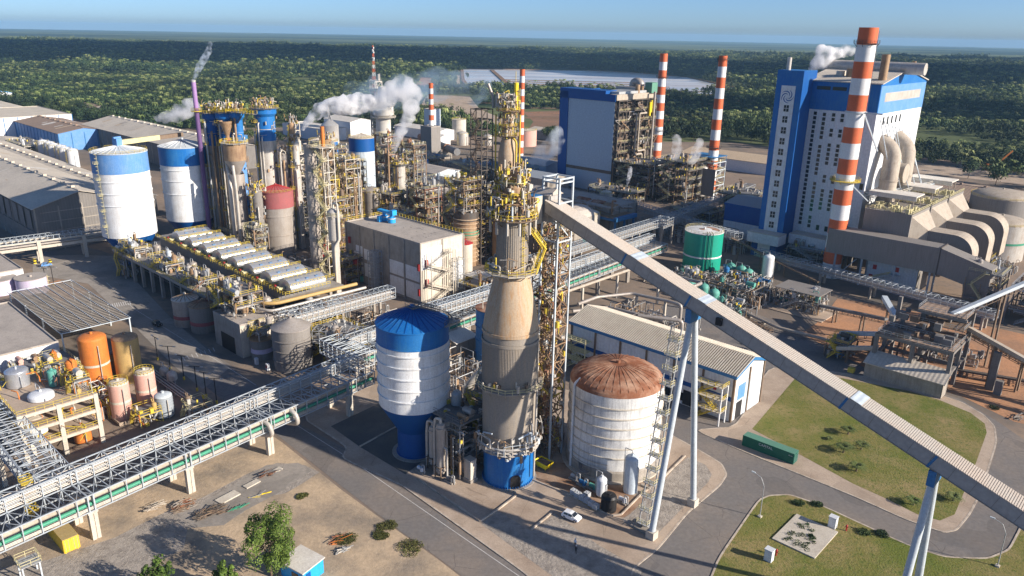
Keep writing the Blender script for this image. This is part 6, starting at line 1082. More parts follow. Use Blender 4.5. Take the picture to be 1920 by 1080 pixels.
t = T('scrubber_column', 'pale two stage column with a fat upper drum beside the zigzag stairs', 'process tower', -222.5, 147); b = B(); b.lathe([(1.3, 0), (1.3, 18.5), (2.1, 20), (2.1, 30), (1.2, 31), (0, 31.3)], 24); b.build('shell', 'insul_light', t); b = B(); b.pipe([(2.6, 0, 31), (2.6, 0, 20), (1.8, -1.4, 18), (1.8, -1.4, 0)], .5, 10); b.pipe([(0, 0, 31), (0, 0, 33), (2.6, 0, 33), (2.6, 0, 28)], .35, 8); b.build('pipe', 'cream', t); plat(t, 1.6, 2.9, 28.5, 'cream', 'yellow_pale', 8)
module('process_module', 'pale tall process frame with a thin peaked headgear behind the right bleach tower', 'machinery', -308, 178, 11, 9, 38, 5, 91, 0, 'cream', 'insul_light', 'insul', 'yellow_pale', .6, 2, 2, .45, mix=('insul_light', 'insul_rust', 'cream')); t = T('headgear', 'thin pale peaked headgear rising above the process frame', 'steel tower', -302, 182, 38); b = B(); frame_tower(b, -1.6, -1.6, 1.6, 1.6, 0, 13, 3, 2, 2, .3); b.bm((-6, 0, 3), (0, 0, 10), .6); b.cyl(-4, 0, 0, 5, 1, 12); b.cyl(3, 0, 0, 6, .8, 12); b.build('frame', 'cream', t)
module('process_module', 'red drum and valve module left of the grey square building', 'machinery', -236, 152, 10, 14, 10, 3.6, 92, 0, 'steel_brown', 'insul_light', 'insul', 'yellow', 1.3, 3, 3, .25, mix=('red', 'insul_light', 'insul_rust', 'green_dome')); vessel('red_drum', 'glossy red drum on the module left of the grey square building', -236, 151, 1.4, 3.4, 'red', z0=10.3)
module('process_module', 'dark golden brown column block behind the red topped tank', 'machinery', -280, 178, 7, 6, 30, 5, 93, 0, 'yellow', 'ochre', 'insul', 'yellow', .8, 2, 2, .35, mix=('ochre', 'rust')); module('process_module', 'pipe clutter at the feet of the bleach towers', 'machinery', -318, 144.5, 26, 3, 9, 4.5, 94, 0, 'steel_grey', 'insul', 'insul', 'yellow_pale', .6, 5, 2, .3)
# ------------------------------------------------------------------ square grey building
SQ = building('square_building', 'grey concrete square building with flat roof, white lower panels and red hose cabinets', -236, 161, 43, 20, 21.6, 'concrete', 'roof_flat', 'flat', wally='cream', bays=8.6, baym='concrete')
for (x, z, w, h) in ((6, 9, 4, 5), (11, 9.5, 3, 4), (6, 3, 4, 5), (11, 3, 3.4, 5), (26, 7.8, 8, 5), (35, 7.8, 7.5, 5), (26, 1, 8, 6), (35, 1, 7.5, 6)): b = B(); b.box(x, -.12, z, x + w, -.03, z + h); b.build('panel', 'white', SQ)
b = B(); b.box(43.02, .3, 12, 43.1, 10, 19.5); b.box(43.02, 15, 1, 43.1, 19.7, 12); b.build('white_panel', 'white', SQ)
for (f, a, z) in (('f', 2, 14), ('f', 2, 5), ('f', 42, 12), ('f', 42, 3), ('r', 2, 13), ('r', 2, 6)): b = B(); b.box(a, -.7, z, a + .9, -.1, z + 2.4) if f == 'f' else b.box(43.1, a, z, 43.8, a + .9, z + 2.6); b.build('hose_cabinet', 'red', SQ)
b = B(); b.rail([(.2, 19.8, 21.9), (42.8, 19.8, 21.9)], 1.2, t=.1); b.rail([(.2, .2, 21.9), (.2, 19.8, 21.9)], 1.2, t=.1); b.build('railing', 'yellow', SQ)
b = B(); [b.cb(r_.uniform(4, 40), r_.uniform(3, 17), 21.5, r_.uniform(.3, 1.6), r_.uniform(.2, .5), .03) for _ in range(22)]; b.build('roof_patch', 'concrete_dark', SQ)
t = T('roof_fan', 'bright blue ducted fan set on the far corner of the square building roof', 'fan', -228, 173, 21.6); b = B()
for x in (0, 4.4): b.cyl(x, 0, 0, 2, 1.5, 8); b.cyl(x, 0, 2, 3.3, .7, 8)
b.box(-3.2, -.9, 3.2, 6.2, .9, 4.1); b.box(4.8, -1, 3, 6.3, 1, 4.9); b.box(-.6, -3, 0, .8, -1.6, 2.2); b.build('duct', 'blue_bright', t); b = B(); [b.cyl(x, 0, 1.5, 1.8, 1.56, 8) for x in (0, 4.4)]; b.build('flange', 'cream', t)
t = T('fire_stair', 'white zigzag outside stair on the lit end wall of the square building', 'stair', -192.4, 163); b = B()
for k in range(5): z = k * 3.4; a, c = ((1, 9) if k % 2 == 0 else (9, 1)); b.stair((1.4, a, z), (1.4, c, z + 3.4), 1.3, 0, 0); b.box(.2, c - 1, z + 3.35, 2.8, c + 1, z + 3.5); b.rail([(.3, c - 1, z + 3.5), (2.8, c - 1, z + 3.5), (2.8, c + 1, z + 3.5)], 1.1, t=.1)
[b.bm((x, y, 0), (x, y, 18), .25) for x in (.3, 2.8) for y in (0, 10, 11)]; b.build('stair_flight', 'cream', t); b = B(); frame_tower(b, 0, 12, 3, 15, 0, 14, 2.8, 2, 2, .2); b.ladder((1.5, 13, 0), 14); b.build('cage_ladder', 'galv', t)
t = T('cable_tower', 'dark blue shaded lattice duct tower on the left wall of the square building', 'steel tower', -215.5, 158.6); b = B(); frame_tower(b, -1.8, -1.8, 1.8, 1.8, 0, 15, 1.9, 3, 3, .16); [b.bm((x, 0, 0), (x, 0, 15), .3) for x in (-1, 0, 1)]; b.build('frame', 'tarp', t)
silo('red_lid_tank', 'slim beige tank with red seamed lid at the right of the square building', 'tank', -207, 195, 2.9, 13, 'cream', 'red', 1, rail=False, seams=12, seam_m='red_faded', n=28); building('small_shed', 'small pale gabled hut behind the blue and white silo', -158, 136, 10, 8, 6, 'concrete', 'roof_white', 'gy', 1.2, 'concrete', .4); building('small_shed', 'low shed with pale lean-to roof at the foot of the beige tank', -195, 184, 8, 6, 5, 'steel_brown', 'roof_white', 'sy', .6, 'steel_brown', .4)
module('process_module', 'dense pipework yard between the square building and the tapered tower', 'machinery', -190, 176, 20, 10, 5, 5, 95, 0, 'steel_grey', 'galv', 'insul', 'yellow', 1, 3, 2, .25); silo('deep_tank', 'dark blue shaded tank with rust lid right behind the tapered tower', 'tank', -141, 143, 4.4, 17, 'blue_trim', 'rust', .6, rings=(4, 8, 12), rail=False, n=40)
b = B(); b.pipe([(0, 0, 0), (0, 0, 3.2), (3.4, 1, 4.2)], .13, 8); top(b, 'vent_pipe', 'cream', 'thin bent cream vent pipe on the dark blue tank', 'pipe', -141.5, 140, 17.3)
# ------------------------------------------------------------------ second (old) digester with coil tank
t = T('old_digester', 'second rusty digester tower farther back with yellow platforms and a yellow drum', 'process tower', -206.6, 217.5); b = B(); b.lathe([(5.6, 0), (5.6, 26), (4.9, 29), (3.9, 33.5)], 36, m=0); b.lathe([(3.5, 33.5), (3.6, 35), (3.6, 45), (2.9, 49), (2.2, 51.5), (2.2, 62)], 32, m=1); b.build('shell', ['insul_rust', 'digester_tan'], t)
for z, rr_ in ((26, 6), (30, 5.6), (33.5, 5.2), (36.5, 4.6), (52, 4.4), (55.5, 3.6), (61.5, 4.8)): plat(t, 1.9 if z > 50 else 3, rr_, z, 'steel_brown', 'yellow', 10)
rr = random.Random(15)
for k in range(30): b = B(); z = rr.choice((26.2, 30.2, 33.7, 36.7, 52.2, 61.7)); a = rr.uniform(0, 6.28); q = rr.uniform(3, 4.6) if z < 50 else rr.uniform(2, 3.8); x, y = q * cos(a), q * sin(a); h_ = rr.uniform(.8, 2.8); b.cyl(x, y, z, z + h_, rr.uniform(.25, .7), 10); b.pipe([(x, y, z + h_), (x, y, z + h_ + 1), (x * .2, y * .2, z + h_ + 1)], .15, 6); b.build('valve', rr.choice(['insul_light', 'yellow', 'insul_rust', 'steel_brown', 'cream']), t)
clutter(t, 2.2, 4.6, 61.7, 67, 130, 511); clutter(t, 2.1, 4.2, 51, 60, 120, 512); clutter(t, 3.5, 5.6, 33, 38, 140, 513); clutter(t, 4.6, 6.4, 26, 33, 140, 514)
b = B(); b.cyl(2.6, 1.5, 62, 72, .85, 14); b.build('yellow_drum', 'yellow_bright', t); b = B(); b.box(-6, -1, 62, -2, 3, 67.5); b.pipe([(-7, -1, 62), (-7.2, -1, 66), (-9, -2, 71)], .6, 10); b.pipe([(0, 0, 61), (0, 0, 66), (3, 0, 68), (3, 0, 62)], .5, 10); b.build('top_box', 'insul', t)
b = B(); [b.bm((x, y, 61), (x, y, 76 if (x, y) == (1.4, 2.5) else 70), .16) for x, y in ((1.4, 2.5), (3.6, 2.5), (3.6, .4))]; b.pipe([(4.6, 0, 0), (4.6, 0, 50), (2, 0, 52)], .4, 8); b.pipe([(3.6, 3, 0), (3.6, 3, 60)], .3, 8); b.pipe([(-3.6, -3, 20), (-3.6, -3, 60)], .3, 8); b.build('pipe', 'yellow', t)
t = T('lattice_tower', 'dark rusty lattice stair tower left of the old digester', 'steel tower', -214.5, 211); b = B(); frame_tower(b, -3, -3, 3, 3, 0, 62, 4, 3, 3, .3); b.build('frame', 'steel_dark', t); b = B(); [b.stair((-2 if k % 2 else 2, -3.2, k * 4), (2 if k % 2 else -2, -3.2, k * 4 + 4), 1) for k in range(15)]; b.build('stair_flight', 'steel_brown', t)
t = T('coil_tank', 'rusty tan tank wrapped in rings with green stripes beside the old digester', 'tank', -218, 206); b = B(); b.lathe([(5, 0), (5, 22)], 36); b.build('shell', 'insul_rust', t); b = B(); [b.lathe([(5, 2 + k * 1.7), (5.35, 2.1 + k * 1.7), (5.35, 2.4 + k * 1.7), (5, 2.5 + k * 1.7)], 36, m=0) for k in range(11)]; b.build('coil', 'digester_tan', t); b = B(); [b.lathe([(5.36, z), (5.4, z + .1), (5.36, z + .35)], 36) for z in (13, 14.2)]; b.build('green_band', 'green_pipe', t); b = B(); b.lathe([(5.05, 18.5), (5.05, 22), (4.5, 22.3), (4.5, 22), (0, 21.5)], 36); b.build('burnt_rim', 'steel_dark', t)
module('process_module', 'yellow and brown machine platforms stacked on the ring wrapped tank', 'machinery', -224, 200, 11, 11, 13, 3.6, 96, 22, 'steel_brown', 'insul_light', 'insul', 'yellow', 1.5, 3, 3, .25, mix=('insul_light', 'insul_rust', 'yellow', 'cream'))
building('louvre_building', 'brown louvred long building behind the square building', -285, 240, 52, 17, 15, 'clad', 'roof_flat', 'flat', wally='clad_y', bays=10, baym='concrete_dark', win=[('f', 2 + 10.4 * i, z, 8, .9) for i in range(5) for z in (3, 6.5, 10, 13)]); building('hall', 'low grey hall with flat roof in front of the blue boiler house', -258, 290, 50, 22, 12, 'concrete', 'roof_flat', 'flat', wally='concrete', bays=8, baym='concrete_dark')
vessel('rust_drum', 'upright rusty orange drum on the louvred building roof', -255, 246, 1.5, 5, 'orange', z0=15); t = T('roof_shell', 'long arched beige roof shell between old digester and hall', 'building', -206, 232); b = B(); 
for k in range(8): a, c = pi * k / 8, pi * (k + 1) / 8; b.add([(7 * cos(a), 0, 14 + 4 * sin(a)), (7 * cos(c), 0, 14 + 4 * sin(c)), (7 * cos(c), 34, 14 + 4 * sin(c)), (7 * cos(a), 34, 14 + 4 * sin(a))], [(0, 1, 2, 3)])
b.build('roof', 'gallery', t); b = B(); b.box(-7, 0, 0, 7, 34, 14); b.build('wall', 'concrete', t)
# ------------------------------------------------------------------ rusty causticizing towers in the centre
for i, (u, v, w, d, h, s, l, fm) in enumerate(((-316, 236, 10, 9, 40, 101, 'rusty openwork tower left of the leaning steam plume', 'rust'), (-305, 244, 9, 8, 36, 102, 'orange brown openwork tower at the foot of the steam plume', 'steel_brown'), (-330, 214, 8, 8, 34, 103, 'brown pipe tower beside the blue banded silo', 'steel_brown'), (-322, 222, 12, 8, 14, 104, 'low rusty machine frame between the brown tanks', 'steel_brown'), (-250, 190, 14, 10, 10, 105, 'low brown machine frame behind the red drum module', 'steel_brown'), (-300, 262, 18, 12, 12, 106, 'rusty machine frame behind the tan column', 'steel_brown'))):
    module('rusty_tower' if h > 20 else 'process_module', l, 'machinery', u, v, w, d, h, 4.4, s, 0, fm, 'insul_rust', 'insul', 'yellow_pale', .8, 2, 2, .35, mix=('insul_rust', 'rust', 'insul_light', 'steel_brown'))
tower('tan ribbed column with ringed platform right of the rusty towers', -300, 238, 2.9, 27, 'insul_light', None, 4, True); tower('brown ringed column beside the blue banded silo', -327, 214, 2.8, 38, 'insul_rust', None, 7, False); vessel('brown_tank', 'round brown domed tank with a yellow railed hat', -321, 226, 3.8, 19, 'insul_rust', rail=True); vessel('brown_tank', 'wide grey brown tank behind the round brown domed tank', -310, 228, 5, 13, 'insul', rail=True, rings=2); vessel('vat', 'dark ribbed vat at the foot of the blue banded silo', -318, 214, 4, 8, 'steel_grey', rings=3)
t = T('flue_pair', 'pair of thin brown flues at the source of the rising steam', 'chimney', -303, 232); b = B(); b.cyl(0, 0, 0, 35, .55, 10); b.cyl(1.6, .4, 0, 33, .5, 10); b.build('shaft', 'insul_rust', t)
# ------------------------------------------------------------------ lime kiln area behind
building('shed', 'white flat shed with step roof behind the bleach plant', -620, 362, 62, 24, 10, 'panel_white', 'roof_white', 'flat', wally='white', rot=0); building('shed', 'white gabled shed right of the stepped one', -600, 392, 40, 24, 14, 'panel_white', 'roof_white', 'gx', 2.5, 'white', .5)
t = T('hopper_tank', 'white conical topped hopper tank with slanted conveyor leg', 'tank', -540, 358); b = B(); b.lathe([(7, 0), (7, 16), (1, 21), (0, 21)], 28); b.build('shell', 'roof_white', t); b = B(); b.bm((0, 0, 21), (-3, 1, 30), 1.4); b.bm((4, 0, 17), (-3, 1, 30), .5); b.build('leg', 'insul_light', t)
t = T('lime_tower', 'white round tower with open windowed drum wrapped in steam', 'process tower', -516, 394); b = B(); b.lathe([(6, 0), (6, 22), (8.5, 24), (8.5, 30), (7, 32), (3.4, 34), (3.4, 46), (0, 47)], 28); b.build('shell', 'roof_white', t); clutter(t, 6, 10, 22, 33, 60, 515, ('cream', 'white', 'insul_light')); plat(t, 6, 10.5, 22, 'cream', 'cream', 12); plat(t, 7, 9.5, 31, 'cream', 'cream', 12); module('process_module', 'white railed tower top left of the round white tower', 'machinery', -530, 392, 7, 7, 50, 6, 107, 0, 'cream', 'insul_light', 'insul', 'cream', .3, 2, 2, .6, mix=('insul_light', 'cream'))
t = T('lime_kiln', 'long dark horizontal rotary kiln behind the centre of the plant', 'kiln', -478, 402, 0, -20); b = B(); b.tube((0, 0, 9), (75, 0, 7.5), 2.6, 24); b.build('shell', 'steel_grey', t); b = B(); [b.tube((x, 0, 9 - x * .02), (x + 1.6, 0, 9 - x * .02), 3.1, 24) for x in (6, 30, 55)]; b.tube((-1, 0, 9), (7, 0, 8.9), 2.75, 24); b.build('tyre', 'rust', t); b = B(); [b.cb(x, 0, 0, 4, 6, 6.2) for x in (7, 31, 56)]; b.build('pier', 'concrete', t)
building('precipitator_house', 'grey ribbed box house under the small left striped chimney', -438, 368, 12, 9, 24, 'duct_grey', 'roof_flat', 'flat', wally='duct_grey'); stack('striped_chimney', 'small thin orange and white chimney on the left, standing on the grey ribbed house', -432.6, 374, 30, 1.9, 1.6, 8, z0=24.3)
stack('striped_chimney', 'thin orange and white chimney behind the old digester', -386.6, 421.2, 65, 2.1, 1.8, 14)
building('precipitator_house', 'tall grey box house beside the round white lime tower', -462, 392, 9, 9, 33, 'panel', 'roof_flat', 'flat', wally='panel'); silo('blue_rim_tank', 'low white tank with a blue rim behind the louvred building', 'tank', -395, 330, 6.5, 9, 'panel', 'tarp', .4, rail=True, band=(7.5, 9, 'blue'), n=32)
silo('storage_tank', 'rust stained tan tank with flat top in the back of the centre', 'tank', -500.5, 464.5, 6.2, 17, 'cream', 'roof_fibre', .5, n=28); silo('storage_tank', 'pinkish white tank right of the thin back chimney', 'tank', -433.7, 480, 8, 13, 'pink', 'roof_fibre', .5, n=28)
fi = 0
for (u, v, w, d, h, m, rf, l) in ((-560, 440, 60, 20, 8, 'panel_white', 'roof_white', 'long pale shed among trees behind the kiln'), (-470, 520, 60, 22, 7, 'concrete', 'roof_fibre', 'long grey shed at the edge of the earthworks'), (-500, 420, 24, 12, 7, 'white', 'roof_white', 'small bright shed beside the kiln'), (-360, 380, 34, 22, 7, 'panel', 'tarp', 'blue grey roofed shed behind the louvred building'), (-330, 340, 40, 20, 8, 'concrete', 'tarp', 'flat grey roof hall right of the blue rimmed tank'), (-380, 300, 36, 20, 9, 'panel', 'roof_flat', 'low hall in the pipe yard left of the old digester'), (-640, 470, 40, 20, 7, 'panel_white', 'roof_white', 'small white shed at the forest edge'), (-420, 560, 40, 16, 6, 'white', 'roof_white', 'farthest small shed near the red earth')):
    building('shed', l, u, v, w, d, h, m, rf, 'gx', 2, m, .5)
for i, (u, v, r, h, m, l) in enumerate(((-470, 440, 5, 9, 'insul_light', 'pale dome tank left of the kiln end'), (-480, 450, 4, 7, 'white', 'small white tank behind the pale dome tank'), (-455, 455, 4.5, 7, 'insul_light', 'squat grey tank behind the kiln'), (-240, 330, 3.5, 9, 'cream', 'cream tank at the far end of the grey hall'), (-214.7, 284.9, 4, 9, 'cream', 'cream cylindrical tank just beyond the conveyor'), (-203, 262, 5.5, 10, 'green_dome', 'pale green tank seen under the conveyor'), (-300, 310, 3, 8, 'steel_white', 'pale tank in the back pipe yard'))): vessel('storage_tank', l, u, v, r, h, m, rail=True)
for i, (u, v, w, d, h, s, l) in enumerate(((-380, 340, 60, 26, 8, 111, 'wide pipe yard behind the louvred building'), (-335, 270, 34, 24, 10, 112, 'pipe and tank frames behind the rusty towers'), (-250, 262, 30, 14, 8, 113, 'pipe frames in front of the long brown louvred hall'), (-440, 330, 50, 24, 9, 114, 'dark pipe yard left of the small chimney'), (-400, 270, 44, 24, 9, 115, 'dark pipe yard behind the blue banded silos'), (-380, 225, 36, 30, 10, 116, 'dark frames behind the bleach towers'), (-500, 300, 60, 40, 7, 117, 'low white plant far behind the bleach towers'))): module('process_module', l, 'machinery', u, v, w, d, h, 4.5, s, 0, 'steel_grey', 'insul_light', 'insul', 'yellow_pale', .25, 5, 3, .3, mix=('insul_light', 'steel_white', 'insul', 'insul_rust', 'blue_trim'))
t = T('radio_mast', 'red and white lattice radio mast standing in the forest', 'mast', -878, 657); b = B()
for k in range(14):
    z0_, z1_ = k * 5, k * 5 + 5; w0, w1 = 2.4 - k * .14, 2.4 - (k + 1) * .14
    for sx, sy in ((-1, -1), (1, -1), (1, 1), (-1, 1)): b.bm((sx * w0, sy * w0, z0_), (sx * w1, sy * w1, z1_), .26, .26, k % 2); b.bm((sx * w0, sy * w0, z0_), (-sy * w1, sx * w1, z1_), .16, .16, k % 2)
b.build('lattice', ['stripe_white', 'stripe_orange'], t); b = B(); [b.cb(1.2, 0, z, 1.6, 1.2, 2) for z in (52, 60, 66)]; b.build('antenna', 'stripe_white', t)
# ------------------------------------------------------------------ blue boiler house
t = T('boiler_house', 'big blue framed boiler house with pale blank front and open pipe filled side', 'industrial building', -305.5, 368); b = B(); b.box(0, 0, 0, 40.4, 1.2, 56, 0); b.build('wall', 'panel', t); b = B(); b.box(0, 1.25, 0, 34, 38, 55.9, 0); b.build('shaded_core', 'steel_dark', t)  # dark box inside: shade of the open interior put into its colour
b = B(); b.box(-.3, -.5, 0, 6.2, 0, 57.2); b.box(-.3, -.5, 53.2, 41, 0, 57.2); b.box(-.3, -.7, 57.2, 34, 10, 59); b.box(-.4, 0, 0, 0, 39, 57.2); b.build('blue_frame', 'blue_deep', t); b = B(); b.box(6.4, -.3, 11.5, 40.5, -.02, 13.3); b.build('stained_band', 'steel_brown', t); b = B(); b.box(0, 0, 56, 34, 38, 56.4); b.box(26, 4, 56, 40, 36, 58.6); b.build('roof', 'galv', t); b = B(); b.box(37, 0, 54, 41.6, 39, 57.2); b.build('parapet', 'duct_tan', t)
b = B(); frame_tower(b, 30, 30, 40.5, 39, 0, 56, 6.2, 3, 4, .5); frame_tower(b, 40.6, .5, 43, 39, 0, 54, 6.2, 2, 6, .5); b.build('side_frame', 'steel_dark', t)
for z in range(6, 54, 6): b = B(); b.box(40.5, .5, z, 43.0, 39, z + .12); b.build('floor', 'steel_dark', t); b = B(); b.rail([(43.4, .5, z + .1), (43.4, 39, z + .1)], 1.1, t=.12, step=3); b.build('railing', 'yellow_pale', t)
b = B(); rr = random.Random(17); b.pipe([(45, 12, 46), (45, 16, 46), (45, 16, 22), (45, 24, 22), (45, 24, 12), (45, 8, 12), (45, 8, 0)], .6, 10, 0); b.pipe([(45, 26, 46), (45, 19, 46), (45, 19, 24), (45, 27, 24), (45, 27, 8)], .55, 10, 0); b.pipe([(45.4, 33, 58), (45.4, 33, 0)], .75, 10, 1)
for k in range(70): y, z = rr.uniform(1, 38), rr.uniform(2, 53); b.pipe([(41.5, y, z), (43.8, y, z), (43.8, y + rr.uniform(-6, 6), z), (43.8, y + rr.uniform(-6, 6), max(0, z - rr.uniform(2, 8)))], rr.choice((.12, .2, .3)), 6, rr.choice((1, 2, 3, 3, 3)))
for k in range(70): y, z = rr.uniform(1, 36), rr.choice(range(6, 54, 6)); b.cb(41.8, y, z, 1.6, rr.uniform(1, 3), rr.uniform(1, 3), 3)
b.build('pipework', ['duct_tan', 'insul', 'insul_rust', 'steel_brown'], t); b = B(); b.cyl(44.6, 30, 44, 52, .7, 12); b.cyl(44.6, 31.5, 46, 53, .5, 12); b.build('yellow_vessel', 'yellow_bright', t); b = B(); b.cyl(39, 24, 57, 62, 1.4, 14); b.cyl(38, 30, 57, 61, 1, 12); b.build('rust_vent', 'insul_rust', t)
b = B(); b.box(20, 28, 56.4, 36, 32, 60); b.pipe([(27, 36, 56), (27, 36, 63), (33, 36, 63), (33, 36, 56)], 2.2, 14, 0, 5); b.build('roof_duct', 'insul', t); b = B(); b.box(38, 33, 57, 43, 39, 63); b.build('green_screen', 'green_box_top', t)
stack('striped_chimney', 'orange and white chimney immediately right of the blue boiler house', -304.8, 477.6, 78, 3.6, 2.6, 14, plats=((62, 1.3, 'steel_dark'), (25, 1, 'steel_dark'))); stack('striped_chimney', 'orange and white chimney midway between the boiler house and the tall tower', -216, 398, 80, 3.0, 2.3, 14, plats=((78, .8, 'steel_dark'), (30, 1.6, 'steel_dark')))
for i, (u, v, w, d, h, s, l) in enumerate(((-262, 366, 24, 22, 20, 121, 'dark machine frame at the foot of the boiler house pipes'), (-236, 370, 20, 22, 24, 122, 'dark turbine pipe frame left of the blue roofed frame'), (-258, 338, 28, 14, 9, 123, 'low dark pump frames in front of the boiler house'), (-246, 410, 22, 20, 12, 124, 'pipe deck with small flues behind the dark turbine frame'), (-200, 330, 22, 18, 8, 125, 'blue shaded pipe frames beside the big tower'), (-190, 356, 20, 22, 14, 126, 'dark pipe frames between the middle chimney and the big tower'))): module('process_module', l, 'machinery', u, v, w, d, h, 4.4, s, 0, 'steel_dark', 'insul_rust', 'insul', 'yellow_pale', .5, 4, 3, .35, mix=('insul_rust', 'steel_brown', 'insul', 'duct_tan'))
module('process_module', 'blue roofed frame with grey cladding beside the middle chimney', 'machinery', -228, 392, 16, 14, 22, 4.4, 127, 0, 'steel_white', 'insul', 'insul', 'yellow_pale', .7, 3, 2, .4, rooft='blue_trim'); vessel('scrubber', 'fat pale drum in the blue roofed frame', -224, 388, 2.6, 18, 'insul_light', legs=3); vessel('scrubber', 'second pale drum in the blue roofed frame', -217, 390, 2.6, 16, 'insul_light', legs=3)
b = B(); b.box(0, 0, 5, 8, 0.1, 20); top(b, 'cladding_screen', 'duct_grey', 'grey cladding screen on the right side of the blue roofed frame', 'screen', -214, 384)
t = T('evaporator_table', 'rusty table on bright blue beams with horizontal rust tanks', 'industrial structure', -240, 287); b = B(); b.box(0, 0, 8, 38, 16, 8.6); b.build('deck', 'insul_rust', t); b = B(); b.box(36.5, -.3, 7, 38.4, 16.3, 8.8); b.box(0, -.3, 7, 38, .2, 8.2); [b.box(x - .4, y - .4, 0, x + .4, y + .4, 7.9) for x in (1, 13, 25, 37) for y in (.6, 8, 15.4)]; b.build('blue_beam', 'blue_trim', t)
for i, (x, y) in enumerate(((20, 10), (28, 9), (10, 11))): b = B(); b.tube((x - 3.4, y, 11), (x + 3.4, y, 11), 2.1, 18); [b.cb(x + q, y, 8.6, .6, 3, 1.5) for q in (-2, 2)]; b.build('drum', 'rust' if i != 1 else 'insul_rust', t)
b = B(); rr = random.Random(19); [b.pipe([(rr.uniform(0, 38), rr.uniform(0, 16), 8.6), (rr.uniform(0, 38), rr.uniform(0, 16), 11.5), (rr.uniform(0, 38), rr.uniform(0, 16), 12)], rr.choice((.2, .3)), 6, k % 2) for k in range(26)]; b.pipe([(33, 3, 8.6), (33, 3, 16), (35, 3, 16)], .5, 8, 0); b.build('pipe', ['insul_rust', 'insul'], t)
# ------------------------------------------------------------------ great white and blue power boiler tower
t = T('power_boiler', 'huge white and blue power boiler building with windowed lift tower and swirl emblem', 'industrial building', -143.5, 311); b = B()
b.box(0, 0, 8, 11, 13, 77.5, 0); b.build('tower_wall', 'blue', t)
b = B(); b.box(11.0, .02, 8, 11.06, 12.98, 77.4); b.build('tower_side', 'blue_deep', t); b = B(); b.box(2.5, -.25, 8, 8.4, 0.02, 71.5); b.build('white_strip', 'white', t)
for k in range(13): b = B(); z = 61.2 - k * 4.45; b.box(4.6, -.33, z, 6.7, -.26, z + 2.6); wn = b.build('window', 'glass', t); b = B(); b.box(5.57, -.38, z, 5.73, -.34, z + 2.6); b.box(4.6, -.38, z + 1.25, 6.7, -.34, z + 1.4); b.build('mullion', 'white', wn)
b = B(); cx, cz = 5.45, 67.2                     # swirl emblem: six curved arms
for k in range(5):
    a0 = k * 72
    for q in range(9):
        def pt(s, off): a = R(a0 + s * 150); rr_ = .35 + 2.35 * (s ** .75); return (cx + (rr_ + off) * cos(a), -.30, cz + (rr_ + off) * sin(a))
        s0, s1 = q / 9, (q + 1) / 9; w0, w1 = .04 + .40 * sin(pi * s0) ** .8, .04 + .40 * sin(pi * s1) ** .8; b.add([pt(s0, -w0 / 2), pt(s1, -w1 / 2), pt(s1, w1 / 2), pt(s0, w0 / 2)], [(0, 1, 2, 3)])
b.build('emblem', 'blue_deep', t)
# main block 11..38 in x, behind the tower front by 10 m
b = B(); X0, X1, Y0, Y1, HZ = 8, 38, 10, 66, 73.5; b.box(X0, Y0, 8, X1, Y1, 62.2, 0); b.build('front_wall', 'panel_white', t)
b = B(); b.box(X0 - .05, Y0 - .08, 62.2, X1 + .08, Y1, HZ); b.add([(X1 + .08, Y0, HZ), (X1 + .08, Y1, HZ), (X1 + .08, (Y0 + Y1) / 2, HZ + 5)], [(0, 1, 2)]); b.build('upper_band', 'blue', t); b = B(); b.box(X1, Y0 + .2, 8, X1 + .06, Y1 - .2, 62.1); b.build('side_wall', 'panel_white_y', t)
b = B(); b.box(X1 + .1, Y0 + 6, 66.5, X1 + .2, Y1 - 6, 70); b.box(X1 + .1, Y0 + .5, 62, X1 + .16, Y1, 72.8, 1); b.build('side_band', ['insul_light', 'blue_faded'], t)
b = B(); ym = (Y0 + Y1) / 2; [b.add([(X0 - .5, ya, za), (X1 + .8, ya, za), (X1 + .8, yb, zb), (X0 - .5, yb, zb), (X0 - .5, ya, za + .4), (X1 + .8, ya, za + .4), (X1 + .8, yb, zb + .4), (X0 - .5, yb, zb + .4)], [(0, 1, 5, 4), (1, 2, 6, 5), (2, 3, 7, 6), (3, 0, 4, 7), (4, 5, 6, 7), (3, 2, 1, 0)]) for ya, za, yb, zb in ((Y0 - .6, HZ - .1, ym, HZ + 5), (Y1 + .6, HZ - .1, ym, HZ + 5))]; b.build('roof', 'roof_fibre', t)
b = B(); [b.box(13 + k * 6.5, Y0 - .2, 70.2, 18.6 + k * 6.5, Y0 - .09, 71.6) for k in range(3)]; b.build('louvre', 'glass', t)
def wincol(x, zt, n, w=1.25, hgt=1.35, st=1.85):
    b = B(); [b.box(x, Y0 - .16, zt - (k + 1) * st, x + w, Y0 - .05, zt - (k + 1) * st + hgt) for k in range(n)]; b.build('window', 'glass', t)
wincol(13.2, 61.8, 26); wincol(17, 61.6, 6); wincol(17, 48.5, 7); wincol(17.1, 33, 7); wincol(17.2, 18.5, 3)
for x in (20.8, 24.4, 28): wincol(x, 61.7, 2); wincol(x, 55.5, 2); wincol(x, 49.5, 5); wincol(x, 36.5, 2); wincol(x, 30.5, 5); wincol(x + .2, 15, 1, 1.3, 2.2, 2.6)
b = B(); [b.box(X1 + .1, Y0 + 8 + k * 5, 57.5, X1 + .2, Y0 + 9.4 + k * 5, 60.5) for k in range(5)]; b.box(X1 - 2, Y0 - .15, 32, X1 - .6, Y0 - .05, 34.5); b.build('side_window', 'glass', t)
b = B(); b.box(-1.5, -7, 6.2, 12.6, 0.5, 10.5); b.box(12.6, 3, 6.2, 38, 9.9, 10.5); b.build('canopy', 'panel_white', t); b = B(); b.box(-1.7, -7.2, 10.5, 12.8, .2, 10.75); b.box(12.8, 2.8, 10.5, 38, 9.9, 10.74); b.build('canopy_roof', 'roof_fibre', t)
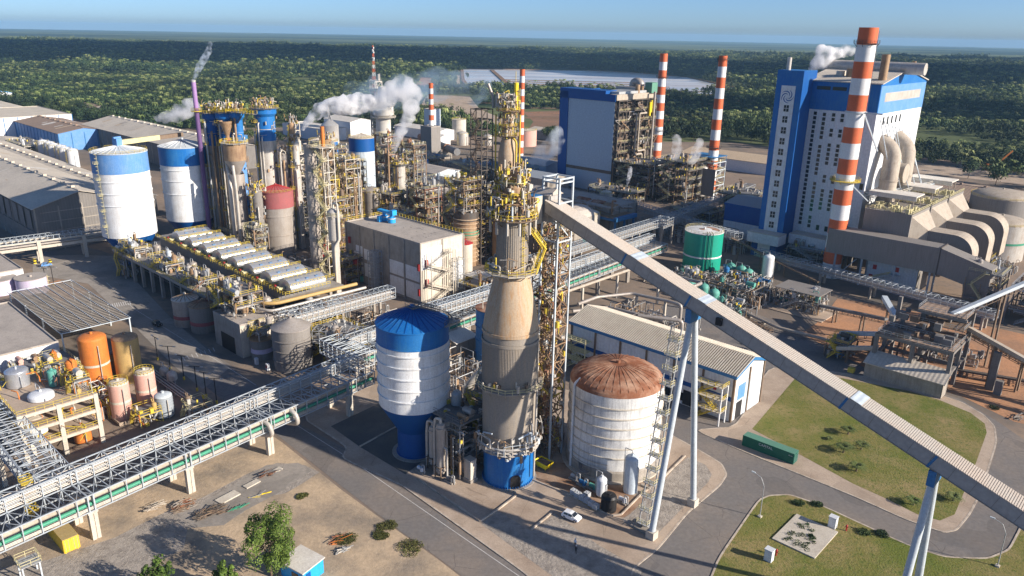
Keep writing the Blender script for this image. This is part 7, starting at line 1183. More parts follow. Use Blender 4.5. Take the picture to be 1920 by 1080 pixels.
b = B(); b.box(0, -5, 0, 11, 12, 6.2); b.build('ground_floor', 'blue_deep', t); b = B(); b.box(3, -5.2, 0, 8.4, -5, 6.1); b.build('door', 'white', t); b = B(); [b.box(x - .5, y - .5, 0, x + .5, y + .5, 6.2) for x in (14, 20, 26, 32, 37.4) for y in (4, 10, 25)]; b.box(13, 26, 0, 38, 60, 8); b.build('ground_column', 'concrete_dark', t)
for i, (x, y, r, h, m) in enumerate(((3, 3, .9, 5, 'insul_light'), (18, 20, 1.8, 4, 'roof_fibre'), (22, 19, 1.4, 5, 'insul_rust'), (26, 19, .3, 7, 'rust_dark'), (36, 16, 1.6, 11, 'insul_rust'), (36, 52, .8, 8, 'insul_rust'))): b = B(); z = 77.4 if i == 0 else HZ; b.cyl(x, y, z, z + h, r, 14, 0); b.build('roof_vent', m, t)
b = B(); b.tube((6, 34, 79), (46, 34, 79), 2.4, 20); b.build('roof_drum', 'insul_light', t)
stack('main_striped_chimney', 'tallest and widest orange and white chimney in front of the power boiler building', -106, 299.6, 94, 3.4, 3.35, 16, plats=((88.5, 1.1, 'steel_dark'), (38.5, 2.2, 'yellow')))
t = T('chimney_tie', 'pale steel tie struts holding the tallest chimney to the building', 'strut', -106, 299.6, 64); b = B(); b.lathe([(3.5, 0), (3.9, 0), (3.9, .5), (3.5, .5)], 24); b.bm((3.5, -1, .2), (10, -1, .2), .5); b.bm((-3.5, 0, .2), (-6, 8, .2), .4); b.bm((3, 0, 0), (8, 6, -14), .5); b.bm((-3, 0, -1), (-6, 6, -12), .3); b.bm((3, 0, -27), (8, 5, -33), .4); b.build('strut', 'steel_white', t)
# flue ducts down the lit side
t = T('air_ducts', 'pair of fat beige ribbed air ducts climbing the lit side of the power boiler building', 'duct', -105, 322); 
for k, y in enumerate((6, 24)):
    b = B(); b.pipe([(6, y, 26), (6, y, 39), (5, y + 3.5, 47), (-1, y + 4.5, 51)], 3.3, 20, 0, 4); [b.lathe([(3.3, z), (3.6, z), (3.6, z + .5), (3.3, z + .5)], 24, (6, y)) for z in (28, 32, 36)]; b.build('duct', 'duct_tan', t)
b = B(); b.tube((5, 17, 38), (9, 17, 38), 4, 20); b.build('drum', 'duct_tan', t); b = B(); b.truss((0, 0, 30), (12, 44, 30), 3, 1, 4, .3)
for k in range(9): b.bm((-.5, 4 + k * 5, 60 - k), (9 + (k % 2) * 2, 6 + k * 4.4, 30), .28)
b.build('hanger', 'steel_white', t); b = B(); b.rail([(10, 0, 31), (13, 42, 31)], 1.3, t=.15, step=3); b.build('railing', 'cream', t)
# precipitators
for i in range(3):
    t = T('precipitator', ['nearest', 'middle', 'farthest'][i] + ' grey precipitator box with white lean-to roof', 'precipitator', -99, 306 + i * 24); b = B(); b.box(0, 0, 13, 17, 22, 28); b.add([(0, 0, 13), (17, 0, 13), (17, 22, 13), (0, 22, 13), (4, 5, 6), (13, 5, 6), (13, 17, 6), (4, 17, 6)], [(0, 1, 5, 4), (1, 2, 6, 5), (2, 3, 7, 6), (3, 0, 4, 7), (4, 5, 6, 7)]); b.build('casing', 'duct_grey', t)
    b = B(); b.add([(17, 1, 27), (17, 21, 27), (17, 21, 14), (17, 1, 14), (22, 6, 22), (22, 15, 22), (22, 15, 14), (22, 6, 14)], [(0, 4, 5, 1), (1, 5, 6, 2), (2, 6, 7, 3), (3, 7, 4, 0), (4, 7, 6, 5)]); b.build('funnel', 'duct_tan', t)
    b = B(); b.box(-4, 13, 32.2, 14, 23, 32.6); b.box(-4, 13, 30.8, 14, 13.3, 32.3); b.build('roof', 'roof_white', t); b = B(); [b.bm((x, y, 28), (x, y, 32.3), .3) for x in (-3, 5, 13) for y in (13.6, 22.4)]; b.build('post', 'duct_tan', t)
    b = B(); rr = random.Random(40 + i); [b.cb(rr.uniform(1, 16), rr.uniform(.8, 12), 28, rr.uniform(.4, 1.6), rr.uniform(.4, 1.6), rr.uniform(.5, 2)) for _ in range(40)]; b.rail([(0, .2, 28), (17, .2, 28), (17, 22, 28)], 1.2, t=.12); [b.rail([(x, .2, 28), (x, 12, 28)], 1.2, t=.1) for x in (4, 8, 12)]; b.build('roof_gear', 'yellow_pale', t); b = B(); [b.box(x - .5, y - .5, 0, x + .5, y + .5, 12) for x in (1, 16) for y in (1, 21)]; b.build('column', 'concrete_dark', t)
    b = B(); W0 = 9; n = 8; pts = [(22, 22), (31, 22)] + [(31 + 7 * sin(R(a)), 15 + 7 * cos(R(a))) for a in range(10, 91, 10)] + [(38, 6)]; pin = [(22, 14.5), (30, 14.5), (31, 14), (31, 6)]
    vs = [(x, y, z) for y in (6, 15) for x, z in pts + pin[::-1]]; k = len(pts) + len(pin); b.add(vs, [tuple(range(k)), tuple(range(2 * k - 1, k - 1, -1))], 0); b.add(vs, [((q + 1) % k, q, q + k, (q + 1) % k + k) for q in range(k)], 1); b.build('curved_duct', ['duct_grey', 'duct_tan'], t)  # grey sides, tan sweep: shade and sunlight put into the two colours
t = T('main_flue', 'long boxy grey flue duct on legs running in front of the precipitators', 'duct', -108, 296); b = B()
def segbox(p, q, w, z0a, z1a, z0b, z1b, m=0): p = Vector((*p, 0)); q = Vector((*q, 0)); d = (q - p).normalized(); s = Vector((-d.y, d.x, 0)) * w / 2; vs = [p - s + Vector((0, 0, z0a)), q - s + Vector((0, 0, z0b)), q + s + Vector((0, 0, z0b)), p + s + Vector((0, 0, z0a)), p - s + Vector((0, 0, z1a)), q - s + Vector((0, 0, z1b)), q + s + Vector((0, 0, z1b)), p + s + Vector((0, 0, z1a))]; b.add(vs, [(0, 3, 2, 1), (4, 5, 6, 7), (0, 1, 5, 4), (1, 2, 6, 5), (2, 3, 7, 6), (3, 0, 4, 7)], m)
segbox((0, 4), (40, 4), 8, 10.5, 20, 10.5, 20); segbox((40.1, 4), (57, 4), 8, 10.5, 20, 7, 15.5); b.add([(x, y, z) for x, y, z in ((49, -.1, 9.4), (57, -.1, 7.4), (57, 8, 7.4), (49, 8, 9.4), (50, 2, 0), (54, 2, 0), (54, 6, 0), (50, 6, 0))], [(0, 1, 5, 4), (1, 2, 6, 5), (2, 3, 7, 6), (3, 0, 4, 7)]); b.build('casing', 'duct_grey', t)
b = B(); [b.bm((x, y, 0), (x, y, 10.6), .6) for x in (4, 14, 26, 38) for y in (.6, 7.4)]; [b.bm((x, .6, 0), (x + 8, .6, 10), .3) for x in (4,)]; b.build('leg', 'tarp', t); b = B(); b.box(39.9, -.1, 10, 40.3, 8.1, 20.3); b.build('joint', 'steel_dark', t)
building('fan_house', 'shaded grey block with red doors and stair under the long flue duct', -93, 301, 18, 14, 9.8, 'panel', 'roof_flat', 'flat', wally='concrete_dark', door=[('f', 2, 6.2, 1.4, 1.8, 'red'), ('f', 10, 6.8, 1.4, 1.8, 'red'), ('f', 1, 2.2, 1.4, 1.8, 'red')]); t = T('fan_stair', 'pale blue zigzag stair with yellow rails under the long flue duct', 'stair', -93, 299.6); b = B(); b.stair((1, 0, 2), (9, 0, 5.8), 1.2, 0, 1); b.stair((12, 0, 0), (3, 0, 2.2), 1.2, 0, 1); b.box(9, -.8, 5.8, 12, .8, 5.95); b.build('stair_flight', ['steel_white', 'yellow'], t)
module('process_module', 'dark fans and pipes in the shade under the power boiler canopy', 'machinery', -128, 308, 20, 12, 6, 3, 131, 0, 'steel_dark', 'insul', 'insul', 'tarp', .7, 4, 2, .25); module('process_module', 'grey machinery at the right end of the long flue duct', 'machinery', -58, 296, 10, 14, 14, 4.5, 132, 0, 'steel_grey', 'duct_tan', 'insul', 'yellow_pale', .8, 2, 3, .3)
building('side_house', 'blue and white house attached left of the lift tower', -166, 322, 22, 24, 17, 'white', 'tarp', 'gx', 2, 'blue_deep', .4, fascia='blue_deep')
b = B(); b.box(0, -.1, 9, 22, -.02, 17); top(b, 'blue_cladding', 'blue_deep', 'blue upper cladding strip on the side house', 'cladding', -166, 321.9)
silo('storage_tank', 'wide beige tank with green line at the right edge, nearest of the group', 'tank', -66.8, 384, 10.6, 15.5, 'insul_light', 'duct_tan', 3, band=(7.5, 8.3, 'green_pipe'), n=48, dome=True); silo('storage_tank', 'big grey brown tank with yellow railed rim at the far right edge', 'tank', -76, 424, 13, 20, 'duct_grey', 'duct_tan', 3.4, n=48, dome=True); silo('storage_tank', 'brown domed tank between white vessels and the biggest right tank', 'tank', -98, 418, 9.5, 15, 'duct_grey', 'duct_tan', 3, n=40, dome=True); vessel('white_vessel', 'white domed vessel with bent pipe above the curved ducts', -83, 380, 3.6, 14, 'insul_light'); t = T('vent_duct', 'bent white pipe beside the white domed vessel', 'duct', -90, 386); b = B(); b.pipe([(0, 0, 10), (0, 0, 21), (6, 0, 21), (6, 0, 8)], 1.2, 12, 0, 2); b.build('pipe', 'insul_light', t)
building('long_store', 'very long brown corrugated roof shed behind the right tanks', -150, 455, 110, 62, 9, 'clad', 'roof_brown', 'gx', 4, 'clad_y', .6); building('shed', 'long tan roofed shed behind the middle chimney', -298, 500, 70, 34, 8, 'panel_white', 'roof_tan', 'gx', 3, 'clad_y', .6)
module('process_module', 'shaded steel frames at the right edge beyond the white conveyor', 'machinery', -44, 292, 22, 26, 12, 5, 133, 0, 'steel_grey', 'galv', 'insul', 'tarp', .3, 4, 4, .4); module('process_module', 'yellow railed pumps between curved ducts and beige tank', 'machinery', -72, 352, 10, 14, 6, 3, 134, 0, 'steel_grey', 'insul_light', 'insul', 'yellow', .8, 2, 3, .25)
truss_bridge('long low blue shaded pipe rack running past the power boiler', (-134, 292), (-44, 278), 4.5, 4, 2.6, (10, 30, 50, 70, 88), 'tarp', bay=2.4); truss_bridge('dim pipe rack crossing below the boiler houses', (-222, 318), (-145, 296), 8, 5, 3, (10, 30, 50, 70), 'tarp', bay=2.4); truss_bridge('long dim pipe rack from the back chimneys to the big tower', (-178, 285), (-192, 400), 9, 5, 3.4, (10, 35, 60, 85), 'tarp', bay=2.6)
# ------------------------------------------------------------------ green tank and pipe yard
t = silo('green_tank', 'big bright green tank with rusty white lid and pale waist line', 'tank', -146.8, 269.6, 7.5, 16.4, 'green', 'white_old', .7, n=56, band=(6.6, 7.1, 'stripe_white'), lmat='yellow_pale')
b = B(); b.lathe([(7.53, 7.1), (7.53, 16.3)], 56); b.build('upper_shell', 'green', t); b = B(); b.lathe([(5.6, 16.6), (.4, 17.15)], 12, a0=200, a1=300); b.lathe([(6, 16.65), (3, 16.9)], 12, a0=20, a1=110); b.build('rust_patch', 'rust', t); b = B(); [b.pipe([(7.8 * cos(a), 7.8 * sin(a), 0), (7.8 * cos(a), 7.8 * sin(a), 16.8), (6 * cos(a), 6 * sin(a), 17.3)], .12, 6) for a in (-.9, -.75, -.6)]; b.build('pipe', 'black', t)
vessel('white_vessel', 'upright white vessel with bent top pipe right of the green tank', -123.6, 280.6, 2.1, 8, 'white', dome=.5)
for i, (u, v, l) in enumerate(((-133, 268, 'first green dome vessel behind the pipe yard'), (-128.5, 268, 'second green dome vessel behind the pipe yard'), (-124.5, 266, 'third green dome vessel behind the pipe yard'), (-133, 238, 'green dome vessel just right of the conveyor, left of three'), (-127, 237, 'green dome vessel just right of the conveyor, middle of three'), (-121.5, 234.5, 'green dome vessel just right of the conveyor, right of three'))): vessel('dome_vessel', l, u, v, 1.9, 3.6, 'green_dome', legs=1, dome=.8)
for i, (u, v, w, d, h, s, l) in enumerate(((-145, 246, 22, 9, 4.5, 141, 'pipe rows in front of the big green tank'), (-122, 246, 10, 14, 5, 142, 'pipe rows with galvanised stair left of the long roofed skid'), (-134, 256, 14, 8, 4.5, 143, 'pipe rows between the green tank and green domes'), (-118, 228, 12, 8, 3.4, 144, 'low valve manifold beside the long tan pipe'))): module('pipe_skid', l, 'machinery', u, v, w, d, h, 2.4, s, 0, 'steel_grey', 'galv', 'insul', 'galv', 1.2, 4, 3, .18, mix=('green_dome', 'galv', 'insul', 'blue_trim'))
module('pipe_skid', 'long grey roofed pump skid on a concrete slab', 'machinery', -106, 250, 15, 10, 4, 4, 145, 0, 'steel_grey', 'galv', 'insul', 'galv', 1.4, 4, 2, .2, rooft='duct_grey', mix=('green_dome', 'galv', 'insul_light')); b = B(); b.box(-2, -5, 0, 19, 12, .25); top(b, 'skid_slab', 'slab', 'pale concrete slab under the long grey roofed pump skid', 'slab', -106, 250)
t = T('long_pipe', 'very long tan pipeline lying on low supports beside the workshop road', 'pipes', -156, 239.6); b = B(); b.pipe([(0, 0, 1.4), (30, -.6, 1.4), (62, -13, 1.4), (90, -11, 1.4)], .45, 10); b.pipe([(0, 1.4, 1.2), (30, .8, 1.2), (62, -11.6, 1.2), (90, -9.6, 1.2)], .25, 8); b.build('pipe', 'duct_tan', t); b = B(); [b.cb(x, .6 if x < 31 else .6 - (x - 30) * .39, 0, .5, 2.6, 1) for x in range(2, 62, 6)]; b.build('sleeper', 'concrete', t)
t = T('ground_belt', 'dark conveyor belt line running beside the tan pipeline', 'conveyor', -126, 235, 0, -21); b = B(); b.truss((0, 0, .6), (34, 0, .6), 1.6, 1.2, 2.4, .1); b.box(0, -.6, 1.2, 34, .6, 1.35); b.build('belt', 'steel_brown', t)
t = T('green_belt', 'thin mossy conveyor sloping behind the white vessel', 'conveyor', -146, 292, 0, -14); b = B(); b.add([(0, -.7, 9), (44, -.7, 2), (44, .7, 2), (0, .7, 9), (0, -.7, 9.5), (44, -.7, 2.5), (44, .7, 2.5), (0, .7, 9.5)], [(0, 1, 5, 4), (1, 2, 6, 5), (2, 3, 7, 6), (3, 0, 4, 7), (4, 5, 6, 7), (3, 2, 1, 0)]); [b.bm((x, 0, 0), (x, 0, 9 - x * .16), .25) for x in (4, 16, 28, 40)]; b.build('gallery', 'weed' if False else 'steel_brown', t)
# ------------------------------------------------------------------ bark crusher structure and conveyors, right
t = T('crusher_structure', 'brown open concrete crusher structure with decks beside the far road', 'industrial structure', -61, 216); b = B()
for x in (0, 9.5, 19): 
    for y in (0, 8, 16): b.box(x - .5, y - .5, 0, x + .5, y + .5, 12 if y < 9 else 19)
for z, y1 in ((6, 16), (12, 16)): [b.box(-.4, y - .4, z - .8, 19.4, y + .4, z) for y in (0, 8, y1)]; [b.box(x - .42, -.3, z - .75, x + .42, y1, z - .05) for x in (0, 9.5, 19)]
[b.box(7, y - .4, 18.2, 19.4, y + .4, 19) for y in (8, 16)]; b.build('frame', 'concrete_dark', t)
for (x0, y0, x1, y1, z) in ((0, 0, 19, 7.6, 12), (0, 8, 19, 16, 12), (7, 8, 19, 16, 19), (7, 8, 19, 16, 15.5)): b = B(); b.box(x0, y0, z, x1, y1, z + .2); b.build('floor', 'roof_brown' if z != 15.5 else 'steel_brown', t); b = B(); b.rail([(x0, y0, z + .2), (x1, y0, z + .2), (x1, y1, z + .2), (x0, y1, z + .2)], 1.1, t=.09, closed=True); b.build('railing', 'galv', t)
b = B(); rr = random.Random(23); [b.cb(rr.uniform(2, 17), rr.uniform(1, 15), rr.choice((.2, 12.2, 12.2, 15.7)), rr.uniform(.6, 2.4), rr.uniform(.6, 2), rr.uniform(.6, 2), k % 3) for k in range(36)]; b.build('machine', ['steel_brown', 'steel_grey', 'concrete_dark'], t)
b = B(); b.add([(-1, -5, 4.2), (20, -5, 4.2), (20, 1, 6.4), (-1, 1, 6.4), (-1, -5, 4.4), (20, -5, 4.4), (20, 1, 6.6), (-1, 1, 6.6)], [(0, 1, 5, 4), (1, 2, 6, 5), (3, 0, 4, 7), (4, 5, 6, 7), (3, 2, 1, 0)]); b.build('lean_to_roof', 'roof_fibre', t); b = B(); b.box(-.5, -4.5, 0, 19.5, -4.2, 4.2); b.box(19.2, -4.5, 0, 19.5, .5, 4.5); b.build('lean_to_wall', 'concrete', t)
def belt(name, label, p, q, w, h, m, legs=(), lm='steel_brown', z=None):
    (u0, v0, z0_), (u1, v1, z1_) = p, q; a = math.degrees(math.atan2(v1 - v0, u1 - u0)); L_ = math.hypot(u1 - u0, v1 - v0); t = T(name, label, 'conveyor', u0, v0, 0, a); b = B(); b.add([(x, y, zz + k) for x, zz in ((0, z0_), (L_, z1_)) for y in (-w / 2, w / 2) for k in (0, h)], [(0, 4, 6, 2), (1, 3, 7, 5), (0, 1, 5, 4), (2, 6, 7, 3), (0, 2, 3, 1), (4, 5, 7, 6)]); b.build('gallery', m, t)
    b = B(); [b.bm((x, s * w * .6, 0), (x, s * w * .45, z0_ + (z1_ - z0_) * x / L_), .45) for x in [L_ * f for f in legs] for s in (-1, 1)]; b.truss((0, 0, z0_ - .9), (L_, 0, z1_ - .9), w * .9, .9, 2.5, .12) if z is None else 0; b.build('support', lm, t); return t
belt('belt_conveyor', 'white covered conveyor rising to the right from the crusher structure', (-46, 226, 18.5), (-30, 262, 27), 1.2, 1.0, 'steel_white', (.5, .95)); belt('belt_conveyor', 'tan covered conveyor descending to the right edge from the crusher structure', (-46, 232, 15), (-8, 223, 5.5), 1.4, 1.1, 'duct_tan', (.3, .6, .9)); belt('belt_conveyor', 'lower dark conveyor beneath the tan one', (-43, 235, 12), (-6, 227, 3.5), 1.4, .8, 'steel_brown', (.4, .8)); belt('belt_conveyor', 'short white conveyor feeding the crusher from the upper left', (-70, 248, 12), (-56, 226, 9), 1.6, 1.2, 'steel_white', (.3, .9)); belt('belt_conveyor', 'low white conveyor of the yellow and black reclaimer', (-75, 228, 4), (-62, 226, 8), 1.4, 1.2, 'steel_white', (.2, .8)); belt('belt_conveyor', 'second low cream conveyor of the reclaimer', (-72, 218, 3), (-61, 219, 6), 1.3, 1.1, 'cream', (.3, .8)); belt('belt_conveyor', 'ground level dark belt crossing the orange dirt', (-43.6, 231, 1.6), (-27.5, 236, 1.8), 1.4, .5, 'steel_dark', (.2, .5, .8)); belt('belt_conveyor', 'long thin belt from the pipe yard to the crusher', (-92, 252, 3), (-66, 240, 8), 1.4, .8, 'steel_grey', (.3, .7))
module('reclaimer', 'black and yellow reclaimer machine on the dirt left of the crusher', 'machinery', -75, 218, 6, 8, 5, 2.5, 151, 0, 'steel_dark', 'steel_brown', 'insul', 'yellow', 1.6, 2, 2, .2, mix=('steel_dark', 'yellow', 'blue_trim', 'green_dome')); b = B(); b.box(-.8, -.8, 0, .8, .8, 1.3); top(b, 'yellow_box', 'yellow', 'small yellow box at the foot of the reclaimer', 'box', -65, 212)
for i, (u, v, h) in enumerate(((-33.7, 227.9, 11), (-31.5, 226, 4))): b = B(); b.box(-.9, -.7, 0, .9, .7, h); top(b, 'concrete_pillar', 'concrete_dark', ['tall square concrete pillar under the tan conveyor', 'short dark pillar beside the tall one'][i], 'pillar', u, v)
heap('rubble_heap', 'small rubble heap at the far road bend', -24, 214, 3, 1.5, 20, ['concrete', 'concrete_dark'], 44, .8); bush('low dark bush on the verge near the rubble', -30, 216, 1.4, .6, 'leaf', 500, 50)
t = T('yellow_crane', 'distant orange excavator crane with raised boom at the upper right', 'crane', -128, 652, 0, 30); b = B(); b.box(-4, -3, 0, 4, 3, 1.6); b.box(-3, -2, 1.6, 3, 2, 4.5); b.build('body', 'orange', t); b = B(); b.bm((2, 0, 3), (12, 0, 15), 1.0); b.build('boom', 'orange', t)
for i, (u, v, w, m, l) in enumerate(((-215, 640, 26, 'roof_white', 'distant flat white roof beside the far road'), (-175, 650, 26, 'roof_brown', 'distant rusty roof piles beside the far road'))): building('far_shed', l, u, v, w, 8, 3, 'clad', m, 'flat')

# ------------------------------------------------------------------ open pipe yards
def pipe_field(label, u, v, w, d, h, seed, n=60, ms=('galv', 'insul_light', 'insul', 'insul_rust', 'steel_grey')):
    r = random.Random(seed); t = T('pipe_cluster', label, 'pipes', u, v); b = B()
    for _ in range(n):
        x, y = r.uniform(0, w), r.uniform(0, d); z = r.uniform(.4, h); l = r.uniform(2, 9); q = r.uniform(.06, .2); m = r.randint(0, len(ms) - 1)
        if r.random() < .5: b.pipe([(x, y, 0), (x, y, z), (min(w, x + l), y, z), (min(w, x + l), y, 0)], q, 6, m)
        else: b.pipe([(x, y, 0), (x, y, z), (x, min(d, y + l), z), (x, min(d, y + l), 0)], q, 6, m)
    b.build('pipe', list(ms), t); b = B()
    for _ in range(n): x, y = r.uniform(0, w), r.uniform(0, d); b.cb(x, y, 0, r.uniform(.2, 1), r.uniform(.2, 1), r.uniform(.3, h * .7), r.randint(0, len(ms) - 1))
    b.build('equipment', list(ms), t); return t
for i, a in enumerate(((-146, 244, 24, 12, 5, 150, 'dense pipe bends in front of the big green tank'), (-122, 241, 14, 18, 5, 130, 'dense pipe bends between green domes and roofed skid'), (-106, 250, 15, 10, 3.4, 90, 'row of vertical pipes under the roofed skid'), (-134, 262, 18, 8, 4, 70, 'pipes round the green domes behind the yard'), (-128, 180, 30, 9, 3, 60, 'low pipes along the back wall of the workshop'), (-142, 190, 30, 20, 5, 90, 'pipes and valves under the tan pipe bends'), (-205, 300, 50, 14, 6, 110, 'shaded pipes below the boiler house racks'), (-176, 300, 30, 24, 6, 110, 'shaded pipes left of the big windowed tower'), (-196, 112, 20, 30, 7, 120, 'pipes crowding round the white lattice bridges'), (-176, 112, 16, 18, 6, 70, 'pipes behind the grey conical tank'), (-186, 150, 14, 20, 5, 60, 'pipes in the alley beside the square building'), (-262, 140, 26, 14, 7, 90, 'pipes between the filter row and red topped tank'), (-150, 118, 20, 20, 6, 70, 'pipes behind the blue and white silo'), (-110, 110, 12, 14, 7, 70, 'dark pipes behind the tapered tower'), (-330, 285, 60, 40, 6, 160, 'far pipes in the shade of the back yard'), (-430, 300, 60, 40, 6, 140, 'far white and rusty pipes behind the blue banded silos'), (-216, 36, 22, 26, 5, 110, 'tangle of pink and white pipes at the left edge'), (-196, 50, 14, 10, 5, 60, 'white pipes between concrete frame and orange tank'), (-66, 335, 12, 30, 6, 70, 'pipes between the curved ducts and right tanks'), (-60, 236, 20, 16, 4, 50, 'low rusty scrap pipes behind the crusher'))):
    u, v, w, d, h, n, l = a; pipe_field(l, u, v, w, d, h, 700 + i, n, ('orange', 'pink', 'insul_light', 'galv', 'yellow') if i in (16, 17) else ('galv', 'insul_light', 'insul', 'insul_rust', 'steel_grey'))
# steel clutter towers filling the mid-distance, as dense as in the photograph
for i, (u, v, w, d, h, fm, l) in enumerate(((-318, 196, 12, 10, 26, 'steel_brown', 'brown stair and pipe tower directly behind the right bleach tower'), (-300, 200, 9, 8, 34, 'cream', 'pale slim pipe tower left of the zigzag stairs'), (-280, 143, 8, 6, 15, 'steel_grey', 'grey pipe frame between the silos and the red topped tank'), (-270, 172, 9, 9, 24, 'steel_brown', 'rusty pipe frame right behind the red topped tank'), (-262, 196, 12, 10, 16, 'steel_brown', 'rusty pipe deck behind the zigzag stairs'), (-290, 214, 14, 12, 18, 'steel_brown', 'brown machine deck between the tan column and the square building'), (-274, 222, 12, 10, 22, 'rust', 'rusty red pipe deck behind the square building roof fan'), (-345, 232, 12, 10, 24, 'steel_grey', 'grey pipe tower between the two blue banded silos'), (-240, 212, 10, 9, 20, 'steel_brown', 'brown valve tower left of the ring wrapped tank'), (-232, 222, 14, 12, 26, 'steel_brown', 'tall brown pipe deck behind the ring wrapped tank'), (-196, 226, 8, 12, 16, 'steel_brown', 'brown pipe deck right of the old digester'), (-322, 156, 10, 10, 28, 'steel_grey', 'shaded pipe tower behind the purple flue'), (-318, 147, 6, 6, 30, 'steel_grey', 'grey pipe riser frame in front of the bleach towers'))):
    module('process_tower_frame' if False else 'process_module', l, 'machinery', u, v, w, d, h, 4.2, 800 + i, 0, fm, 'insul_rust', 'insul', 'yellow' if i % 2 else 'yellow_pale', 1.0, 3, 2, .28, mix=('insul_rust', 'insul_light', 'steel_brown', 'galv'))
# ------------------------------------------------------------------ vegetation
def inpoly(x, y, P):
    c = False; j = len(P) - 1
    for i in range(len(P)):
        if (P[i][1] > y) != (P[j][1] > y) and x < (P[j][0] - P[i][0]) * (y - P[i][1]) / (P[j][1] - P[i][1]) + P[i][0]: c = not c
        j = i
    return c
def crown(b, cx, cy, z0, R_, H_, n, r, leaf=.9, m=0, lobes=6):
    L = [(r.uniform(-.75, .75) * (1 - .5 * abs(k / lobes - .45)), r.uniform(-.75, .75) * (1 - .5 * abs(k / lobes - .45)), .2 + .85 * k / lobes, r.uniform(.15, .32)) for k in range(lobes)] if lobes > 12 else [(0, 0, .55, .62)] + [(r.uniform(-.55, .55), r.uniform(-.55, .55), r.uniform(.35, .85), r.uniform(.3, .5)) for _ in range(lobes)]
    for _ in range(n):
        lx, ly, lz, lr = r.choice(L); d = Vector((r.gauss(0, 1), r.gauss(0, 1), r.gauss(.25, .8))).normalized(); q = lr * (.72 + .34 * r.random())
        p = Vector((cx + R_ * (lx + d.x * q), cy + R_ * (ly + d.y * q), z0 + H_ * (lz + d.z * q * .75) * .8)); nn = (d + Vector((r.uniform(-.6, .6), r.uniform(-.6, .6), r.uniform(-.2, .7)))).normalized(); a = nn.orthogonal().normalized(); a.rotate(Matrix.Rotation(r.uniform(0, 6.28), 3, nn)); c = nn.cross(a); k = leaf * r.uniform(.6, 1.3)
        b.add([p - a * k * .5, p + c * k * .3, p + a * k * .5, p - c * k * .35], [(0, 1, 2, 3)], m)
def palm_crown(b, cx, cy, z, s, r):
    for i in range(11):
        a = 2 * pi * i / 11 + r.uniform(-.2, .2); d = Vector((cos(a), sin(a), 0)); sd = Vector((-sin(a), cos(a), 0)) * .3 * s / 3; p = Vector((cx, cy, z)); m1 = p + d * s * .55 + Vector((0, 0, s * .25)); e = p + d * s + Vector((0, 0, -s * .3)); b.add([p - sd * .4, p + sd * .4, m1 + sd, m1 - sd], [(0, 1, 2, 3)], 1); b.add([m1 - sd, m1 + sd, e], [(0, 1, 2)], 1)
patches = bpy.data.collections.new('forest_patches'); PS = 46
for k in range(6):
    r = random.Random(200 + k); b = B()
    for i in range(5):
        for j in range(5):
            x, y = (i - 2 + r.uniform(-.4, .4)) * PS / 5, (j - 2 + r.uniform(-.4, .4)) * PS / 5; s = r.uniform(3.6, 6.2); h = r.uniform(6.5, 11.5)
            if r.random() < .2: palm_crown(b, x, y, h + 1, r.uniform(3, 4.5), r)
            else: crown(b, x, y, h * .15, s, h, 105, r, 1.7, 0, 4)
    me = bpy.data.meshes.new('forest_patch'); me.from_pydata(b.v, [], b.f); me.materials.append(MT['leaf']); me.materials.append(MT['palm_leaf']); me.polygons.foreach_set('material_index', b.m)
    o = bpy.data.objects.new('forest_patch', me); patches.objects.link(o)
r = random.Random(77); pts = []; rots = []; scl = []
pgw = pg; bad = [G['pond'], G['redpit'], G['clear1'], G['clear2'], G['clear3']]
y = 300
while y < 4300:
    st = PS if y < 1500 else PS * 1.5; x = -(y * .78 + 120)
    while x < y * .78 + 120:
        px, py = x + r.uniform(-8, 8), y + r.uniform(-8, 8); x += st * .93
        if inpoly(px, py, pgw): continue
        if any(inpoly(px + a, py + c, Q) for Q in bad for a, c in ((0, 0), (17, 0), (-17, 0), (0, 17), (0, -17))): continue
        nz = mnoise.noise(Vector((px / 260, py / 260, 3)))
        if nz > .47: continue
        pts.append((px, py, -.3)); rots.append((0, 0, r.uniform(0, 6.28))); q = r.uniform(.8, 1.3) * (1 if y < 1500 else 1.5); hz = 1.15 + 1.1 * mnoise.noise(Vector((px / 150, py / 150, 9))) + .5 * mnoise.noise(Vector((px / 500, py / 500, 5))); scl.append((q, q, max(.55, hz) * r.uniform(.85, 1.15) * (1 if y < 1500 else 1.3)))
    y += st * .93
me = bpy.data.meshes.new('forest'); me.from_pydata(pts, [], [])
for nm, dat in (('rot', rots), ('scl', scl)):
    at = me.attributes.new(nm, 'FLOAT_VECTOR', 'POINT'); at.data.foreach_set('vector', [c for v in dat for c in v])
fo = bpy.data.objects.new('forest', me); COL.objects.link(fo); fo['kind'] = 'stuff'; fo['label'] = 'dense green forest stretching from behind the plant to the horizon'; fo['category'] = 'forest'
ng = bpy.data.node_groups.new('forest', 'GeometryNodeTree'); ng.interface.new_socket('Geometry', in_out='INPUT', socket_type='NodeSocketGeometry'); ng.interface.new_socket('Geometry', in_out='OUTPUT', socket_type='NodeSocketGeometry')
gi = ng.nodes.new('NodeGroupInput'); go = ng.nodes.new('NodeGroupOutput'); ip = ng.nodes.new('GeometryNodeInstanceOnPoints'); ci = ng.nodes.new('GeometryNodeCollectionInfo'); ci.inputs['Collection'].default_value = patches; ci.inputs['Separate Children'].default_value = True; ci.inputs['Reset Children'].default_value = True
a1 = ng.nodes.new('GeometryNodeInputNamedAttribute'); a1.data_type = 'FLOAT_VECTOR'; a1.inputs[0].default_value = 'rot'; a2 = ng.nodes.new('GeometryNodeInputNamedAttribute'); a2.data_type = 'FLOAT_VECTOR'; a2.inputs[0].default_value = 'scl'
